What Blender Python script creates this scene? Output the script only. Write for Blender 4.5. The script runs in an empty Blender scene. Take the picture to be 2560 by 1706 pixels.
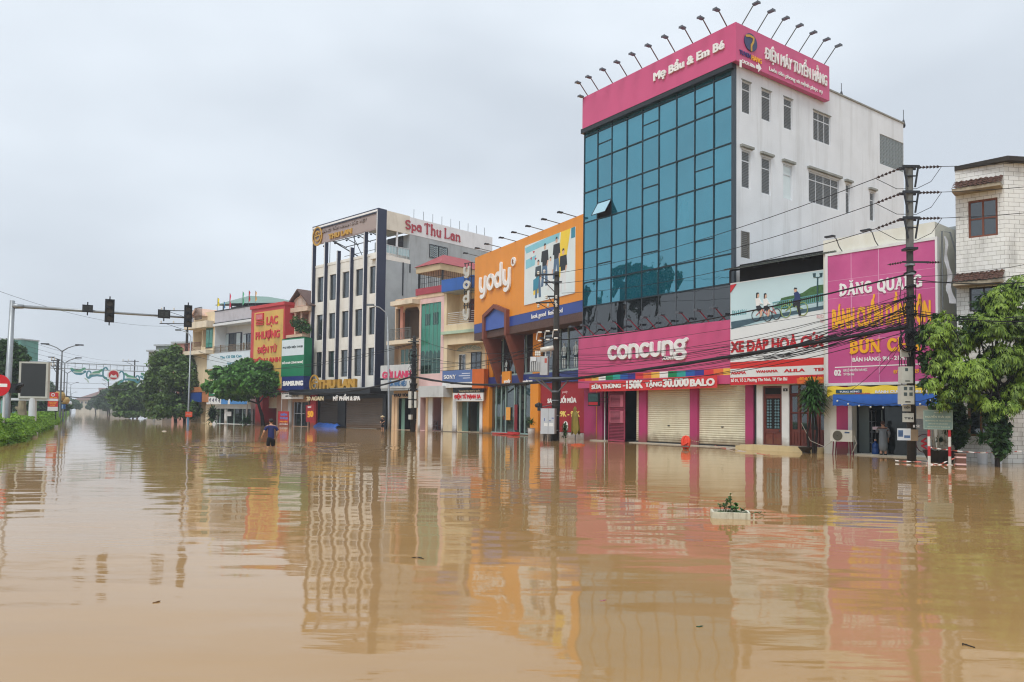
import bpy, math, random
import numpy as np
from mathutils import Vector, Matrix, noise as mnoise
random.seed(7); rnd = random.Random(11)
sc = bpy.context.scene
R_ = math.radians
H0 = 1.5                                              # camera height above the flood water (z = 0)
# ---------------------------------------------------------------- camera
FPX = 1920.0; PITCH = math.atan(78/1920); ROLL = 0.0125
cam = bpy.data.cameras.new("camera"); camo = bpy.data.objects.new("camera", cam)
sc.collection.objects.link(camo); sc.camera = camo
cam.sensor_width = 36.0; cam.lens = 36.0*FPX/2560; cam.shift_y = (960-853)/2560
cam.clip_start = .1; cam.clip_end = 6000
CAMROT = Matrix.Rotation(math.pi/2+PITCH, 3, 'X') @ Matrix.Rotation(ROLL, 3, 'Z')
camo.matrix_world = Matrix.Translation((0,0,H0)) @ CAMROT.to_4x4()
# ---------------------------------------------------------------- world: overcast deck over a Nishita sky
SUN_EL, SUN_AZ = R_(58), R_(205)                      # high, behind the camera and to its left
world = bpy.data.worlds.new("World"); sc.world = world; world.use_nodes = True
wn = world.node_tree; wn.nodes.clear()
wo = wn.nodes.new('ShaderNodeOutputWorld'); wb = wn.nodes.new('ShaderNodeBackground')
sky = wn.nodes.new('ShaderNodeTexSky'); sky.sky_type = 'NISHITA'; sky.sun_disc = False
sky.sun_elevation = SUN_EL; sky.sun_rotation = SUN_AZ; sky.air_density = 1.0; sky.dust_density = 4.0
tc = wn.nodes.new('ShaderNodeTexCoord'); mp = wn.nodes.new('ShaderNodeMapping')
mp.inputs['Scale'].default_value = (1.0, 1.0, 2.2); mp.inputs['Location'].default_value = (3.3, 1.2, .4)
nz = wn.nodes.new('ShaderNodeTexNoise'); nz.inputs['Scale'].default_value = 1.5; nz.inputs['Detail'].default_value = 4; nz.inputs['Roughness'].default_value = .45
cr = wn.nodes.new('ShaderNodeValToRGB')
cr.color_ramp.elements[0].position = .37; cr.color_ramp.elements[0].color = (.57, .625, .69, 1)
cr.color_ramp.elements[1].position = .63; cr.color_ramp.elements[1].color = (.80, .865, .93, 1)
sc10 = wn.nodes.new('ShaderNodeMixRGB'); sc10.blend_type = 'MULTIPLY'; sc10.inputs[0].default_value = 1; sc10.inputs[2].default_value = (10, 10, 10, 1)
mx = wn.nodes.new('ShaderNodeMixRGB'); mx.inputs[0].default_value = .93
L = wn.links.new
L(tc.outputs['Generated'], mp.inputs[0]); L(mp.outputs[0], nz.inputs['Vector']); L(nz.outputs['Fac'], cr.inputs[0])
L(cr.outputs[0], sc10.inputs[1]); L(sky.outputs[0], mx.inputs[1]); L(sc10.outputs[0], mx.inputs[2])
L(mx.outputs[0], wb.inputs['Color']); wb.inputs['Strength'].default_value = .1; L(wb.outputs[0], wo.inputs['Surface'])
sun = bpy.data.lights.new("sun", 'SUN'); sun.energy = 1.7; sun.angle = R_(24); sun.color = (1, .97, .92)
suno = bpy.data.objects.new("sun", sun); sc.collection.objects.link(suno)
sd = Vector((math.sin(SUN_AZ)*math.cos(SUN_EL), math.cos(SUN_AZ)*math.cos(SUN_EL), math.sin(SUN_EL)))
suno.rotation_euler = sd.to_track_quat('Z', 'Y').to_euler(); suno.location = (0, 0, 60)
vs = sc.view_settings; vs.view_transform = 'Standard'; vs.look = 'None'; vs.exposure = 0.3; vs.gamma = 1
sc.display_settings.display_device = 'sRGB'
sc.cycles.use_denoising = True; sc.cycles.filter_width = 1.15
sc.cycles.max_bounces = 6; sc.cycles.diffuse_bounces = 3; sc.cycles.glossy_bounces = 4; sc.cycles.transparent_max_bounces = 16
sc.cycles.volume_bounces = 0; sc.cycles.caustics_reflective = False; sc.cycles.caustics_refractive = False
# ---------------------------------------------------------------- measuring: photo pixel -> ray -> real plane
REG = dict(S=(0,0,1.08797), A=(0,720,.2550), B=(180,720,.12755), C=(100,840,.15306), D=(360,740,.22321), E=(500,880,.1594),
  F=(500,720,.12755), G=(760,500,.19133), H=(760,780,.20408), I=(960,600,.16578), J=(960,840,.1722), K=(1180,820,.19133),
  L=(1420,940,.136), M=(1720,940,.1445), N=(2040,920,.1658), O=(2300,980,.12758), T=(1420,0,.38249), U=(1420,500,.42105),
  V=(1800,560,.38277), W=(2160,380,.5102), Y=(1120,520,.37624), X=(1700,1200,.1275), P=(740,500,.38256), Q=(440,700,.24228))
def px(r, x, y):
    a = REG[r]; return (a[0]+x*a[2], a[1]+y*a[2])
def ray(p):
    d = CAMROT @ Vector(((p[0]-1280)/FPX, -(p[1]-960)/FPX, -1.0)); return d
def at(p, Y):
    "point on the pixel's ray at distance Y along the view"
    d = ray(p); t = Y/d.y; return Vector((d.x*t, Y, H0+d.z*t))
def ground(p, z=0.0):
    d = ray(p); t = (z-H0)/d.z; return Vector((d.x*t, d.y*t, z))
def along(P, vp, pc):
    "from plan point P towards vanishing column vp, where photo column pc is reached"
    dx, dy = (vp-1280)/FPX, 1.0; k = (pc-1280)/FPX
    s = (P[0]-k*P[1])/(k*dy-dx); return (P[0]+dx*s, P[1]+dy*s)
class Fr:
    "a facade: local x along it (left to right), local y into the building, local z up"
    def __init__(s, P0, P1, z=0.0):
        s.P0, s.P1 = Vector((P0[0], P0[1])), Vector((P1[0], P1[1])); d = s.P1-s.P0
        s.L = d.length; s.ang = math.atan2(d.y, d.x); s.t = d/s.L; s.n = Vector((-s.t.y, s.t.x)); s.loc = Vector((P0[0], P0[1], z)); s.z0 = z
    def uz(s, p, y=0.0):
        d = ray(p); o = s.P0+s.n*y
        # (d.xy*t - o).n = 0
        den = d.x*s.n.x+d.y*s.n.y; t = (o.x*s.n.x+o.y*s.n.y)/den
        q = Vector((d.x*t, d.y*t)); return ((q-s.P0).dot(s.t), H0+d.z*t-s.z0)
    def q(s, r, x, y, w=0.0): return s.uz(px(r, x, y), w)
    def box(s, r, x0, y0, x1, y1, w=0.0):
        "left-top corner and right-bottom corner in the photo -> x0,x1,z0,z1 on the facade"
        a = s.q(r, x0, y0, w); b = s.q(r, x1, y1, w); return (a[0], b[0], b[1], a[1])
    def world(s, x, y, z):
        p = s.P0+s.t*x+s.n*y; return Vector((p.x, p.y, z+s.z0))
    def local(s, v):
        d = Vector((v[0], v[1]))-s.P0; return Vector((d.dot(s.t), d.dot(s.n), v[2]-s.z0))
# ---------------------------------------------------------------- mesh building
class MB:
    def __init__(s): s.v = []; s.f = []; s.m = []; s.mi = 0
    def add(s, vs, fs):
        o = len(s.v); s.v += [tuple(v) for v in vs]
        for f in fs: s.f.append(tuple(i+o for i in f)); s.m.append(s.mi)
        return s
    def mat(s, i): s.mi = i; return s
    def box(s, x0, x1, y0, y1, z0, z1):
        if x0 > x1: x0, x1 = x1, x0
        if y0 > y1: y0, y1 = y1, y0
        if z0 > z1: z0, z1 = z1, z0
        return s.add([(x0,y0,z0),(x1,y0,z0),(x1,y1,z0),(x0,y1,z0),(x0,y0,z1),(x1,y0,z1),(x1,y1,z1),(x0,y1,z1)],
              [(3,2,1,0),(4,5,6,7),(0,1,5,4),(1,2,6,5),(2,3,7,6),(3,0,4,7)])
    def quad(s, a, b, c, d): return s.add([a,b,c,d], [(0,1,2,3)])
    def tri(s, a, b, c): return s.add([a,b,c], [(0,1,2)])
    def prism(s, poly, y0, y1):
        "polygon in the x-z plane pushed from y0 (front) to y1"
        n = len(poly); A = sum(poly[i][0]*poly[(i+1)%n][1]-poly[(i+1)%n][0]*poly[i][1] for i in range(n))
        if A < 0: poly = poly[::-1]
        vs = [(x,y0,z) for x,z in poly]+[(x,y1,z) for x,z in poly]
        fs = [tuple(range(n)), tuple(range(2*n-1, n-1, -1))]+[(i, n+i, n+(i+1)%n, (i+1)%n) for i in range(n)]
        return s.add(vs, fs)
    def slab(s, poly, z0, z1):
        "polygon in plan (x-y) between two heights"
        n = len(poly); A = sum(poly[i][0]*poly[(i+1)%n][1]-poly[(i+1)%n][0]*poly[i][1] for i in range(n))
        if A < 0: poly = poly[::-1]
        vs = [(x,y,z0) for x,y in poly]+[(x,y,z1) for x,y in poly]
        return s.add(vs, [tuple(range(n-1,-1,-1)), tuple(range(n,2*n))]+[(i,(i+1)%n,n+(i+1)%n,n+i) for i in range(n)])
    def tube(s, pts, r, n=6, cap=True):
        pts = [Vector(p) for p in pts]; k = len(pts); rs = list(r) if hasattr(r, '__len__') else [r]*k
        prev = None; vs = []; 
        for i, p in enumerate(pts):
            d = (pts[min(i+1,k-1)]-pts[max(i-1,0)]).normalized()
            if prev is None:
                a = d.orthogonal().normalized()
            else:
                a = (prev-d*prev.dot(d)); a = a.normalized() if a.length > 1e-6 else d.orthogonal().normalized()
            prev = a; b = d.cross(a)
            vs += [tuple(p+(a*math.cos(2*math.pi*j/n)+b*math.sin(2*math.pi*j/n))*rs[i]) for j in range(n)]
        fs = [(i*n+j, i*n+(j+1)%n, (i+1)*n+(j+1)%n, (i+1)*n+j) for i in range(k-1) for j in range(n)]
        if cap: fs += [tuple(range(n-1,-1,-1)), tuple(range((k-1)*n, k*n))]
        return s.add(vs, fs)
    def lathe(s, prof, c=(0,0,0), n=12, sx=1, sy=1):
        vs = [(c[0]+r*sx*math.cos(2*math.pi*j/n), c[1]+r*sy*math.sin(2*math.pi*j/n), c[2]+z) for r, z in prof for j in range(n)]
        k = len(prof); fs = [(i*n+j, i*n+(j+1)%n, (i+1)*n+(j+1)%n, (i+1)*n+j) for i in range(k-1) for j in range(n)]
        fs += [tuple(range(n-1,-1,-1)), tuple(range((k-1)*n, k*n))]
        return s.add(vs, fs)
    def ball(s, c, rx, ry=None, rz=None, n=10, k=6):
        ry = ry or rx; rz = rz or rx
        prof = [(math.sin(math.pi*i/k)+1e-4, -math.cos(math.pi*i/k)) for i in range(k+1)]
        vs = [(c[0]+r*rx*math.cos(2*math.pi*j/n), c[1]+r*ry*math.sin(2*math.pi*j/n), c[2]+z*rz) for r, z in prof for j in range(n)]
        return s.add(vs, [(i*n+j, i*n+(j+1)%n, (i+1)*n+(j+1)%n, (i+1)*n+j) for i in range(k) for j in range(n)])
    def disc(s, cx, cz, r, y0, y1, n=16, rz=None):
        rz = rz or r
        return s.prism([(cx+r*math.cos(2*math.pi*i/n), cz+rz*math.sin(2*math.pi*i/n)) for i in range(n)], y0, y1)
    def stroke(s, pts, w, y0, y1, n=10):
        "flat ribbon letter stroke with round ends and joins in the x-z plane"
        k = len(pts)
        for i in range(k):
            e = .0006*(i % 3)+.0003*rnd.random()
            s.disc(pts[i][0], pts[i][1], w/2, y0-e, y1, n)
            if i < k-1:
                a, b = Vector(pts[i]), Vector(pts[i+1]); d = b-a
                if d.length < 1e-6: continue
                m = Vector((-d.y, d.x)).normalized()*w/2; e += .0002
                s.prism([(a+m)[:], (a-m)[:], (b-m)[:], (b+m)[:]], y0-e-.0003, y1)
        return s
    def build(s, name, mats, parent=None, smooth=False):
        me = bpy.data.meshes.new(name); me.from_pydata(s.v, [], s.f); me.update()
        mats = mats if isinstance(mats, (list, tuple)) else [mats]
        for m in mats: me.materials.append(m)
        if len(mats) > 1: me.polygons.foreach_set('material_index', s.m)
        if smooth: me.polygons.foreach_set('use_smooth', [True]*len(me.polygons))
        o = bpy.data.objects.new(name, me); sc.collection.objects.link(o)
        if parent is not None: o.parent = parent
        return o
def npmesh(name, verts, faces, mats, parent=None, smooth=False, mi=None):
    "mesh from numpy arrays: verts (n,3), faces (m,k)"
    me = bpy.data.meshes.new(name); n, m, k = len(verts), len(faces), faces.shape[1]
    me.vertices.add(n); me.vertices.foreach_set('co', np.asarray(verts, np.float32).ravel())
    me.loops.add(m*k); me.loops.foreach_set('vertex_index', np.asarray(faces, np.int32).ravel())
    me.polygons.add(m); me.polygons.foreach_set('loop_start', np.arange(0, m*k, k, dtype=np.int32))
    for x in (mats if isinstance(mats, (list, tuple)) else [mats]): me.materials.append(x)
    if mi is not None: me.polygons.foreach_set('material_index', np.asarray(mi, np.int32))
    me.update(calc_edges=True)
    if smooth: me.polygons.foreach_set('use_smooth', [True]*m)
    o = bpy.data.objects.new(name, me); sc.collection.objects.link(o)
    if parent is not None: o.parent = parent
    return o
def tag(o, label=None, cat=None, group=None, kind=None):
    if label: o['label'] = label
    if cat: o['category'] = cat
    if group: o['group'] = group
    if kind: o['kind'] = kind
    return o
def thing(name, label, cat, loc=(0,0,0), rz=0.0, group=None):
    o = bpy.data.objects.new(name, None); sc.collection.objects.link(o)
    o.location = loc; o.rotation_euler = (0, 0, rz); o.empty_display_size = .3
    return tag(o, label, cat, group)
def fthing(name, label, cat, F, group=None): return thing(name, label, cat, F.loc, F.ang, group)
def copy_tree(o, parent=None):
    c = o.copy(); sc.collection.objects.link(c)
    if parent is not None: c.parent = parent
    for ch in [x for x in sc.collection.objects if x.parent == o]: copy_tree(ch, c)
    return c
ORD = "first second third fourth fifth sixth seventh eighth ninth tenth eleventh twelfth".split()
# ---------------------------------------------------------------- materials
def c255(r, g, b):
    f = lambda v: ((v/255+.055)/1.055)**2.4 if v > 10.3 else v/255/12.92
    return (f(r), f(g), f(b), 1)
_M = {}
def mat(name, col, rough=.6, var=.12, scale=1.5, stain=0.0, stain_col=None, bump=0.0, bscale=30, metal=0.0, spec=.4, emit=None, stretch=(1,1,.25), streak_scale=1.2, mud=0.0):
    "painted / plastered surface: mottled colour, optional run-down stains with their own outline"
    if name in _M: return _M[name]
    m = bpy.data.materials.new(name); m.use_nodes = True; nt = m.node_tree; b = nt.nodes['Principled BSDF']; K = nt.links.new
    if not isinstance(col, tuple) or len(col) == 3: col = c255(*col)
    b.inputs['Roughness'].default_value = rough; b.inputs['Metallic'].default_value = metal; b.inputs['Specular IOR Level'].default_value = spec
    t = nt.nodes.new('ShaderNodeTexCoord'); n = nt.nodes.new('ShaderNodeTexNoise'); n.inputs['Scale'].default_value = scale; n.inputs['Detail'].default_value = 5
    K(t.outputs['Object'], n.inputs['Vector'])
    r = nt.nodes.new('ShaderNodeMapRange'); r.inputs['From Min'].default_value = .3; r.inputs['From Max'].default_value = .7
    r.inputs['To Min'].default_value = 1-var; r.inputs['To Max'].default_value = 1+var*.5
    K(n.outputs['Fac'], r.inputs[0])
    mu = nt.nodes.new('ShaderNodeVectorMath'); mu.operation = 'SCALE'; mu.inputs[0].default_value = col[:3]; K(r.outputs[0], mu.inputs['Scale'])
    out = mu.outputs[0]
    if stain:
        mp = nt.nodes.new('ShaderNodeMapping'); mp.inputs['Scale'].default_value = stretch; K(t.outputs['Object'], mp.inputs[0])
        n2 = nt.nodes.new('ShaderNodeTexNoise'); n2.inputs['Scale'].default_value = streak_scale; n2.inputs['Detail'].default_value = 7; n2.inputs['Roughness'].default_value = .65
        K(mp.outputs[0], n2.inputs['Vector'])
        r2 = nt.nodes.new('ShaderNodeMapRange'); r2.inputs['From Min'].default_value = .5; r2.inputs['From Max'].default_value = .78; r2.inputs['To Max'].default_value = stain
        K(n2.outputs['Fac'], r2.inputs[0])
        x = nt.nodes.new('ShaderNodeMixRGB'); x.inputs[2].default_value = c255(*(stain_col or (70,66,58))); K(r2.outputs[0], x.inputs[0]); K(out, x.inputs[1]); out = x.outputs[0]
    if mud:
        sp = nt.nodes.new('ShaderNodeSeparateXYZ'); K(t.outputs['Object'], sp.inputs[0]); n4 = nt.nodes.new('ShaderNodeTexNoise'); n4.inputs['Scale'].default_value = 3; n4.inputs['Detail'].default_value = 6; K(t.outputs['Object'], n4.inputs['Vector'])
        a4 = nt.nodes.new('ShaderNodeMath'); a4.operation = 'MULTIPLY_ADD'; a4.inputs[1].default_value = -.7; K(n4.outputs['Fac'], a4.inputs[0]); K(sp.outputs[2], a4.inputs[2])
        r4 = nt.nodes.new('ShaderNodeMapRange'); r4.inputs['From Min'].default_value = .28; r4.inputs['From Max'].default_value = -.2; r4.inputs['To Max'].default_value = mud; K(a4.outputs[0], r4.inputs[0])
        x4 = nt.nodes.new('ShaderNodeMixRGB'); x4.inputs[2].default_value = c255(116,88,58); K(r4.outputs[0], x4.inputs[0]); K(out, x4.inputs[1]); out = x4.outputs[0]
    K(out, b.inputs['Base Color'])
    if bump:
        n3 = nt.nodes.new('ShaderNodeTexNoise'); n3.inputs['Scale'].default_value = bscale; n3.inputs['Detail'].default_value = 4; K(t.outputs['Object'], n3.inputs['Vector'])
        bp = nt.nodes.new('ShaderNodeBump'); bp.inputs['Strength'].default_value = bump; bp.inputs['Distance'].default_value = .02; K(n3.outputs['Fac'], bp.inputs['Height']); K(bp.outputs[0], b.inputs['Normal'])
    if emit: b.inputs['Emission Color'].default_value = c255(*emit[:3]); b.inputs['Emission Strength'].default_value = emit[3]
    _M[name] = m; return m
def leafmat(name, dark, light, trans=.25, rough=.45):
    if name in _M: return _M[name]
    m = bpy.data.materials.new(name); m.use_nodes = True; nt = m.node_tree; b = nt.nodes['Principled BSDF']; K = nt.links.new
    g = nt.nodes.new('ShaderNodeNewGeometry'); t = nt.nodes.new('ShaderNodeTexCoord'); n = nt.nodes.new('ShaderNodeTexNoise')
    n.inputs['Scale'].default_value = .9; K(t.outputs['Object'], n.inputs['Vector'])
    ad = nt.nodes.new('ShaderNodeMath'); ad.operation = 'MULTIPLY_ADD'; ad.inputs[1].default_value = .55
    K(g.outputs['Random Per Island'], ad.inputs[0])
    s2 = nt.nodes.new('ShaderNodeMath'); s2.operation = 'MULTIPLY_ADD'; s2.inputs[1].default_value = 1.6; s2.inputs[2].default_value = -.55; K(n.outputs['Fac'], s2.inputs[0]); K(s2.outputs[0], ad.inputs[2])
    cl = nt.nodes.new('ShaderNodeClamp'); K(ad.outputs[0], cl.inputs[0])
    x = nt.nodes.new('ShaderNodeMixRGB'); x.inputs[1].default_value = c255(*dark); x.inputs[2].default_value = c255(*light); K(cl.outputs[0], x.inputs[0]); K(x.outputs[0], b.inputs['Base Color'])
    b.inputs['Roughness'].default_value = rough; b.inputs['Specular IOR Level'].default_value = .35
    tr = nt.nodes.new('ShaderNodeBsdfTranslucent'); K(x.outputs[0], tr.inputs[0]); ms = nt.nodes.new('ShaderNodeMixShader'); ms.inputs[0].default_value = trans
    K(b.outputs[0], ms.inputs[1]); K(tr.outputs[0], ms.inputs[2]); K(ms.outputs[0], nt.nodes['Material Output'].inputs[0])
    _M[name] = m; return m
def glassmat(name, col, tint=(1,1,1), refl=.5, rough=.02, var=.15, wob=0.0, isl=0.0):
    "window glass seen from outside in daylight: dark body plus a tinted mirror coat"
    if name in _M: return _M[name]
    m = bpy.data.materials.new(name); m.use_nodes = True; nt = m.node_tree; nt.nodes.remove(nt.nodes['Principled BSDF']); K = nt.links.new
    d = nt.nodes.new('ShaderNodeBsdfDiffuse'); g = nt.nodes.new('ShaderNodeBsdfGlossy'); g.inputs['Roughness'].default_value = rough
    t = nt.nodes.new('ShaderNodeTexCoord'); n = nt.nodes.new('ShaderNodeTexNoise'); n.inputs['Scale'].default_value = .8; n.inputs['Detail'].default_value = 5; K(t.outputs['Object'], n.inputs['Vector'])
    mp = nt.nodes.new('ShaderNodeMapping'); mp.inputs['Scale'].default_value = (1,1,.35); K(t.outputs['Object'], mp.inputs[0]); K(mp.outputs[0], n.inputs['Vector'])
    r = nt.nodes.new('ShaderNodeMapRange'); r.inputs['From Min'].default_value = .3; r.inputs['From Max'].default_value = .7; r.inputs['To Min'].default_value = 1-var; r.inputs['To Max'].default_value = 1+var
    K(n.outputs['Fac'], r.inputs[0])
    mu = nt.nodes.new('ShaderNodeVectorMath'); mu.operation = 'SCALE'; mu.inputs[0].default_value = c255(*col)[:3]; K(r.outputs[0], mu.inputs['Scale']); K(mu.outputs[0], d.inputs[0])
    if isl:
        ge = nt.nodes.new('ShaderNodeNewGeometry'); m5 = nt.nodes.new('ShaderNodeMath'); m5.operation = 'MULTIPLY_ADD'; m5.inputs[1].default_value = isl; m5.inputs[2].default_value = -isl/2; K(ge.outputs['Random Per Island'], m5.inputs[0]); a5 = nt.nodes.new('ShaderNodeMath'); K(r.outputs[0], a5.inputs[0]); K(m5.outputs[0], a5.inputs[1]); K(a5.outputs[0], mu.inputs['Scale'])
    g.inputs[0].default_value = (*tint, 1)
    fr = nt.nodes.new('ShaderNodeFresnel'); fr.inputs[0].default_value = 1.5; ad = nt.nodes.new('ShaderNodeMath'); ad.use_clamp = True; ad.inputs[1].default_value = refl-.04; K(fr.outputs[0], ad.inputs[0])
    ms = nt.nodes.new('ShaderNodeMixShader'); K(ad.outputs[0], ms.inputs[0]); K(d.outputs[0], ms.inputs[1]); K(g.outputs[0], ms.inputs[2]); K(ms.outputs[0], nt.nodes['Material Output'].inputs[0])
    if wob:
        n2 = nt.nodes.new('ShaderNodeTexNoise'); n2.inputs['Scale'].default_value = .5; K(t.outputs['Object'], n2.inputs['Vector'])
        bp = nt.nodes.new('ShaderNodeBump'); bp.inputs['Strength'].default_value = 1; bp.inputs['Distance'].default_value = wob; K(n2.outputs['Fac'], bp.inputs['Height']); K(bp.outputs[0], g.inputs['Normal'])
    _M[name] = m; return m
# ---------------------------------------------------------------- lettering
_TW = {}
def _font_mesh(s):
    c = bpy.data.curves.new('lettering', 'FONT'); c.body = s; c.size = 1; c.resolution_u = 3; c.extrude = .5
    o = bpy.data.objects.new('lettering', c); me = bpy.data.meshes.new_from_object(o)
    v = np.zeros(len(me.vertices)*3, np.float32); me.vertices.foreach_get('co', v); v = v.reshape(-1, 3)
    f = [tuple(p.vertices) for p in me.polygons]
    bpy.data.objects.remove(o); bpy.data.curves.remove(c); bpy.data.meshes.remove(me)
    return v, f
def _xr(s):
    if s not in _TW: v, f = _font_mesh(s); _TW[s] = (v[:,0].min(), v[:,0].max()) if len(v) else (0, 0)
    return _TW[s]
HORN = {'ư':'u','ơ':'o','Ư':'U','Ơ':'O','ừ':'ù','ứ':'ú','ữ':'ũ','ử':'ủ','ự':'ụ','ờ':'ò','ớ':'ó','ỡ':'õ','ở':'ỏ','ợ':'ọ','Ừ':'Ù','Ứ':'Ú','Ữ':'Ũ','Ử':'Ủ','Ự':'Ụ','Ờ':'Ò','Ớ':'Ó','Ở':'Ỏ'}
def letters(s, x0, x1, z0, z1, y, depth, bold=.03, xcap=.682):
    "text as solid letters: baseline z0, capital top z1, fitted between x0 and x1, standing proud of y towards the street (-y)"
    p = ''.join('D' if ch == 'Đ' else 'd' if ch == 'đ' else HORN.get(ch, ch) for ch in s)
    v, f = _font_mesh(p)
    V = [v]; Fc = list(f)
    mb = MB()
    for i, ch in enumerate(s):
        if ch in 'Đđ' or ch in HORN:
            e = _xr(p[:i+1])[1]; w = _xr(p[i]); w = w[1]-w[0]
            if ch == 'Đ': mb.box(e-w-.09, e-w*.45, -.34+.68-.03+.03-.03, 0, -.5, .5); X = (e-w-.09, e-w*.42, .31, .37)
            elif ch == 'đ': X = (e-w*.6, e+.06, .58, .63)
            elif ch.isupper(): X = (e-.02, e+.09, .6, .73)
            else: X = (e-.02, e+.08, .42, .52)
            n = sum(len(a) for a in V); a = np.array([(X[0],X[2],-.5),(X[1],X[2],-.5),(X[1],X[3],-.5),(X[0],X[3],-.5),(X[0],X[2],.5),(X[1],X[2],.5),(X[1],X[3],.5),(X[0],X[3],.5)], np.float32)
            V.append(a); Fc += [tuple(k+n for k in t) for t in [(3,2,1,0),(4,5,6,7),(0,1,5,4),(1,2,6,5),(2,3,7,6),(3,0,4,7)]]
    v = np.concatenate(V)
    sh = [(0,0)] if not bold else [(0,0),(bold,0),(-bold,0),(0,bold*.7),(0,-bold*.7),(bold*.7,bold*.6),(-bold*.7,-bold*.6),(bold*.7,-bold*.6),(-bold*.7,bold*.6)]
    lo, hi = v[:,0].min()-bold, v[:,0].max()+bold; sx = (x1-x0)/(hi-lo); sz = (z1-z0)/(xcap+1.2*bold)
    out = MB()
    for k, (dx, dz) in enumerate(sh):
        w = np.empty_like(v); w[:,0] = x0+(v[:,0]-lo+dx)*sx; w[:,2] = z0+(v[:,1]+dz+bold*.6)*sz
        w[:,1] = np.where(v[:,2] > 0, y-depth-.0004*k, y-.0002)
        out.add(w.tolist(), Fc)
    return out
def tx(par, F, s, reg, xl, yt, yb, xr, w, m, depth=.03, bold=.03, xcap=.682, name='lettering', yr=None):
    "lettering measured in the photo: left column xl with cap top yt and baseline yb, right column xr, on facade offset w"
    a = F.q(reg, xl, yt, w); b = F.q(reg, xl, yb, w); e = F.q(reg, xr, (yt+yb)/2, w)
    return letters(s, a[0], e[0], b[1], a[1], w, depth, bold, xcap).build(name, m, par)
# ---------------------------------------------------------------- building shells
def shell(x0, x1, z0, z1, D, holes=(), d=.18, y=0.0, back=True):
    "box building with a pierced front: holes = (x0,x1,z0,z1[,depth]) with reveals"
    b = MB(); xs = sorted({x0, x1, *[min(max(h[i],x0),x1) for h in holes for i in (0,1)]}); zs = sorted({z0, z1, *[min(max(h[i],z0),z1) for h in holes for i in (2,3)]})
    for i in range(len(xs)-1):
        for j in range(len(zs)-1):
            cx, cz = (xs[i]+xs[i+1])/2, (zs[j]+zs[j+1])/2
            if any(h[0] < cx < h[1] and h[2] < cz < h[3] for h in holes): continue
            b.quad((xs[i],y,zs[j]),(xs[i+1],y,zs[j]),(xs[i+1],y,zs[j+1]),(xs[i],y,zs[j+1]))
    for h in holes:
        dd = h[4] if len(h) > 4 else d; a0, a1, c0, c1 = max(h[0],x0), min(h[1],x1), max(h[2],z0), min(h[3],z1)
        b.quad((a0,y,c0),(a0,y,c1),(a0,y+dd,c1),(a0,y+dd,c0)); b.quad((a1,y,c0),(a1,y+dd,c0),(a1,y+dd,c1),(a1,y,c1))
        b.quad((a0,y,c0),(a0,y+dd,c0),(a1,y+dd,c0),(a1,y,c0)); b.quad((a0,y,c1),(a1,y,c1),(a1,y+dd,c1),(a0,y+dd,c1))
        if len(h) > 4: b.quad((a0,y+dd,c0),(a0,y+dd,c1),(a1,y+dd,c1),(a1,y+dd,c0))
    if back:
        e = y+D
        b.quad((x0,y,z0),(x0,y,z1),(x0,e,z1),(x0,e,z0)); b.quad((x1,y,z0),(x1,e,z0),(x1,e,z1),(x1,y,z1))
        b.quad((x0,e,z0),(x0,e,z1),(x1,e,z1),(x1,e,z0)); b.quad((x0,y,z1),(x1,y,z1),(x1,e,z1),(x0,e,z1))
    return b
def window(par, h, glass, frame, y=.16, cols=2, rows=1, fw=.05, trans=None, sill=None, sillm=None, name='window', proud=.03):
    "glass pane with its frame (and a sill or hood) as sub-parts"
    x0, x1, z0, z1 = h[:4]
    g = MB().box(x0, x1, y, y+.03, z0, z1).build(name, glass, par)
    f = MB(); ya, yb = y-proud, y+.02
    f.box(x0, x0+fw, ya, yb, z0, z1); f.box(x1-fw, x1, ya, yb, z0, z1); f.box(x0+fw, x1-fw, ya, yb, z0, z0+fw); f.box(x0+fw, x1-fw, ya, yb, z1-fw, z1)
    t = z1-fw if trans is None else z0+(z1-z0)*trans
    for i in range(1, cols): xm = x0+(x1-x0)*i/cols; f.box(xm-fw*.45, xm+fw*.45, ya+.004, yb, z0+fw, z1-fw)
    for i in range(1, rows): zm = z0+(z1-z0)*i/rows; f.box(x0+fw, x1-fw, ya+.007, yb, zm-fw*.4, zm+fw*.4)
    if trans is not None: f.box(x0+fw, x1-fw, ya+.002, yb, t-fw*.45, t+fw*.45)
    f.build('frame', frame, g)
    if sill:
        s = MB()
        for (a, b_, c, d) in sill: s.box(x0-a, x1+a, -b_, .01, c if c < 50 else z1+(c-100), d if d < 50 else z1+(d-100))
        s.build('sill', sillm or frame, g)
    return g
def shutter(par, x0, x1, z0, z1, y, m, pitch=.11, name='roller_shutter'):
    b = MB(); n = max(4, int((z1-z0)/pitch)); p = (z1-z0)/n
    for i in range(n):
        a = z0+i*p; vs = []
        prof = [(0,0),(-.022,.25),(-.026,.6),(-.008,.88),(0,1)]
        for (dy, dz) in prof: vs += [(x0,y+dy,a+dz*p),(x1,y+dy,a+dz*p)]
        b.add(vs, [(2*k,2*k+1,2*k+3,2*k+2) for k in range(4)])
    return b.build(name, m, par)
def rail(par, x0, x1, z0, z1, y, m, n, r=.015, name='railing', bars='v', ends=True):
    b = MB(); b.tube([(x0,y,z1),(x1,y,z1)], r*1.5); b.tube([(x0,y,z0),(x1,y,z0)], r*1.2)
    for i in range(n+1):
        if bars == 'v': x = x0+(x1-x0)*i/n; b.tube([(x,y,z0),(x,y,z1)], r, 4, False)
        else: z = z0+(z1-z0)*i/n; b.tube([(x0,y,z),(x1,y,z)], r, 4, False)
    return b.build(name, m, par)
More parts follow.
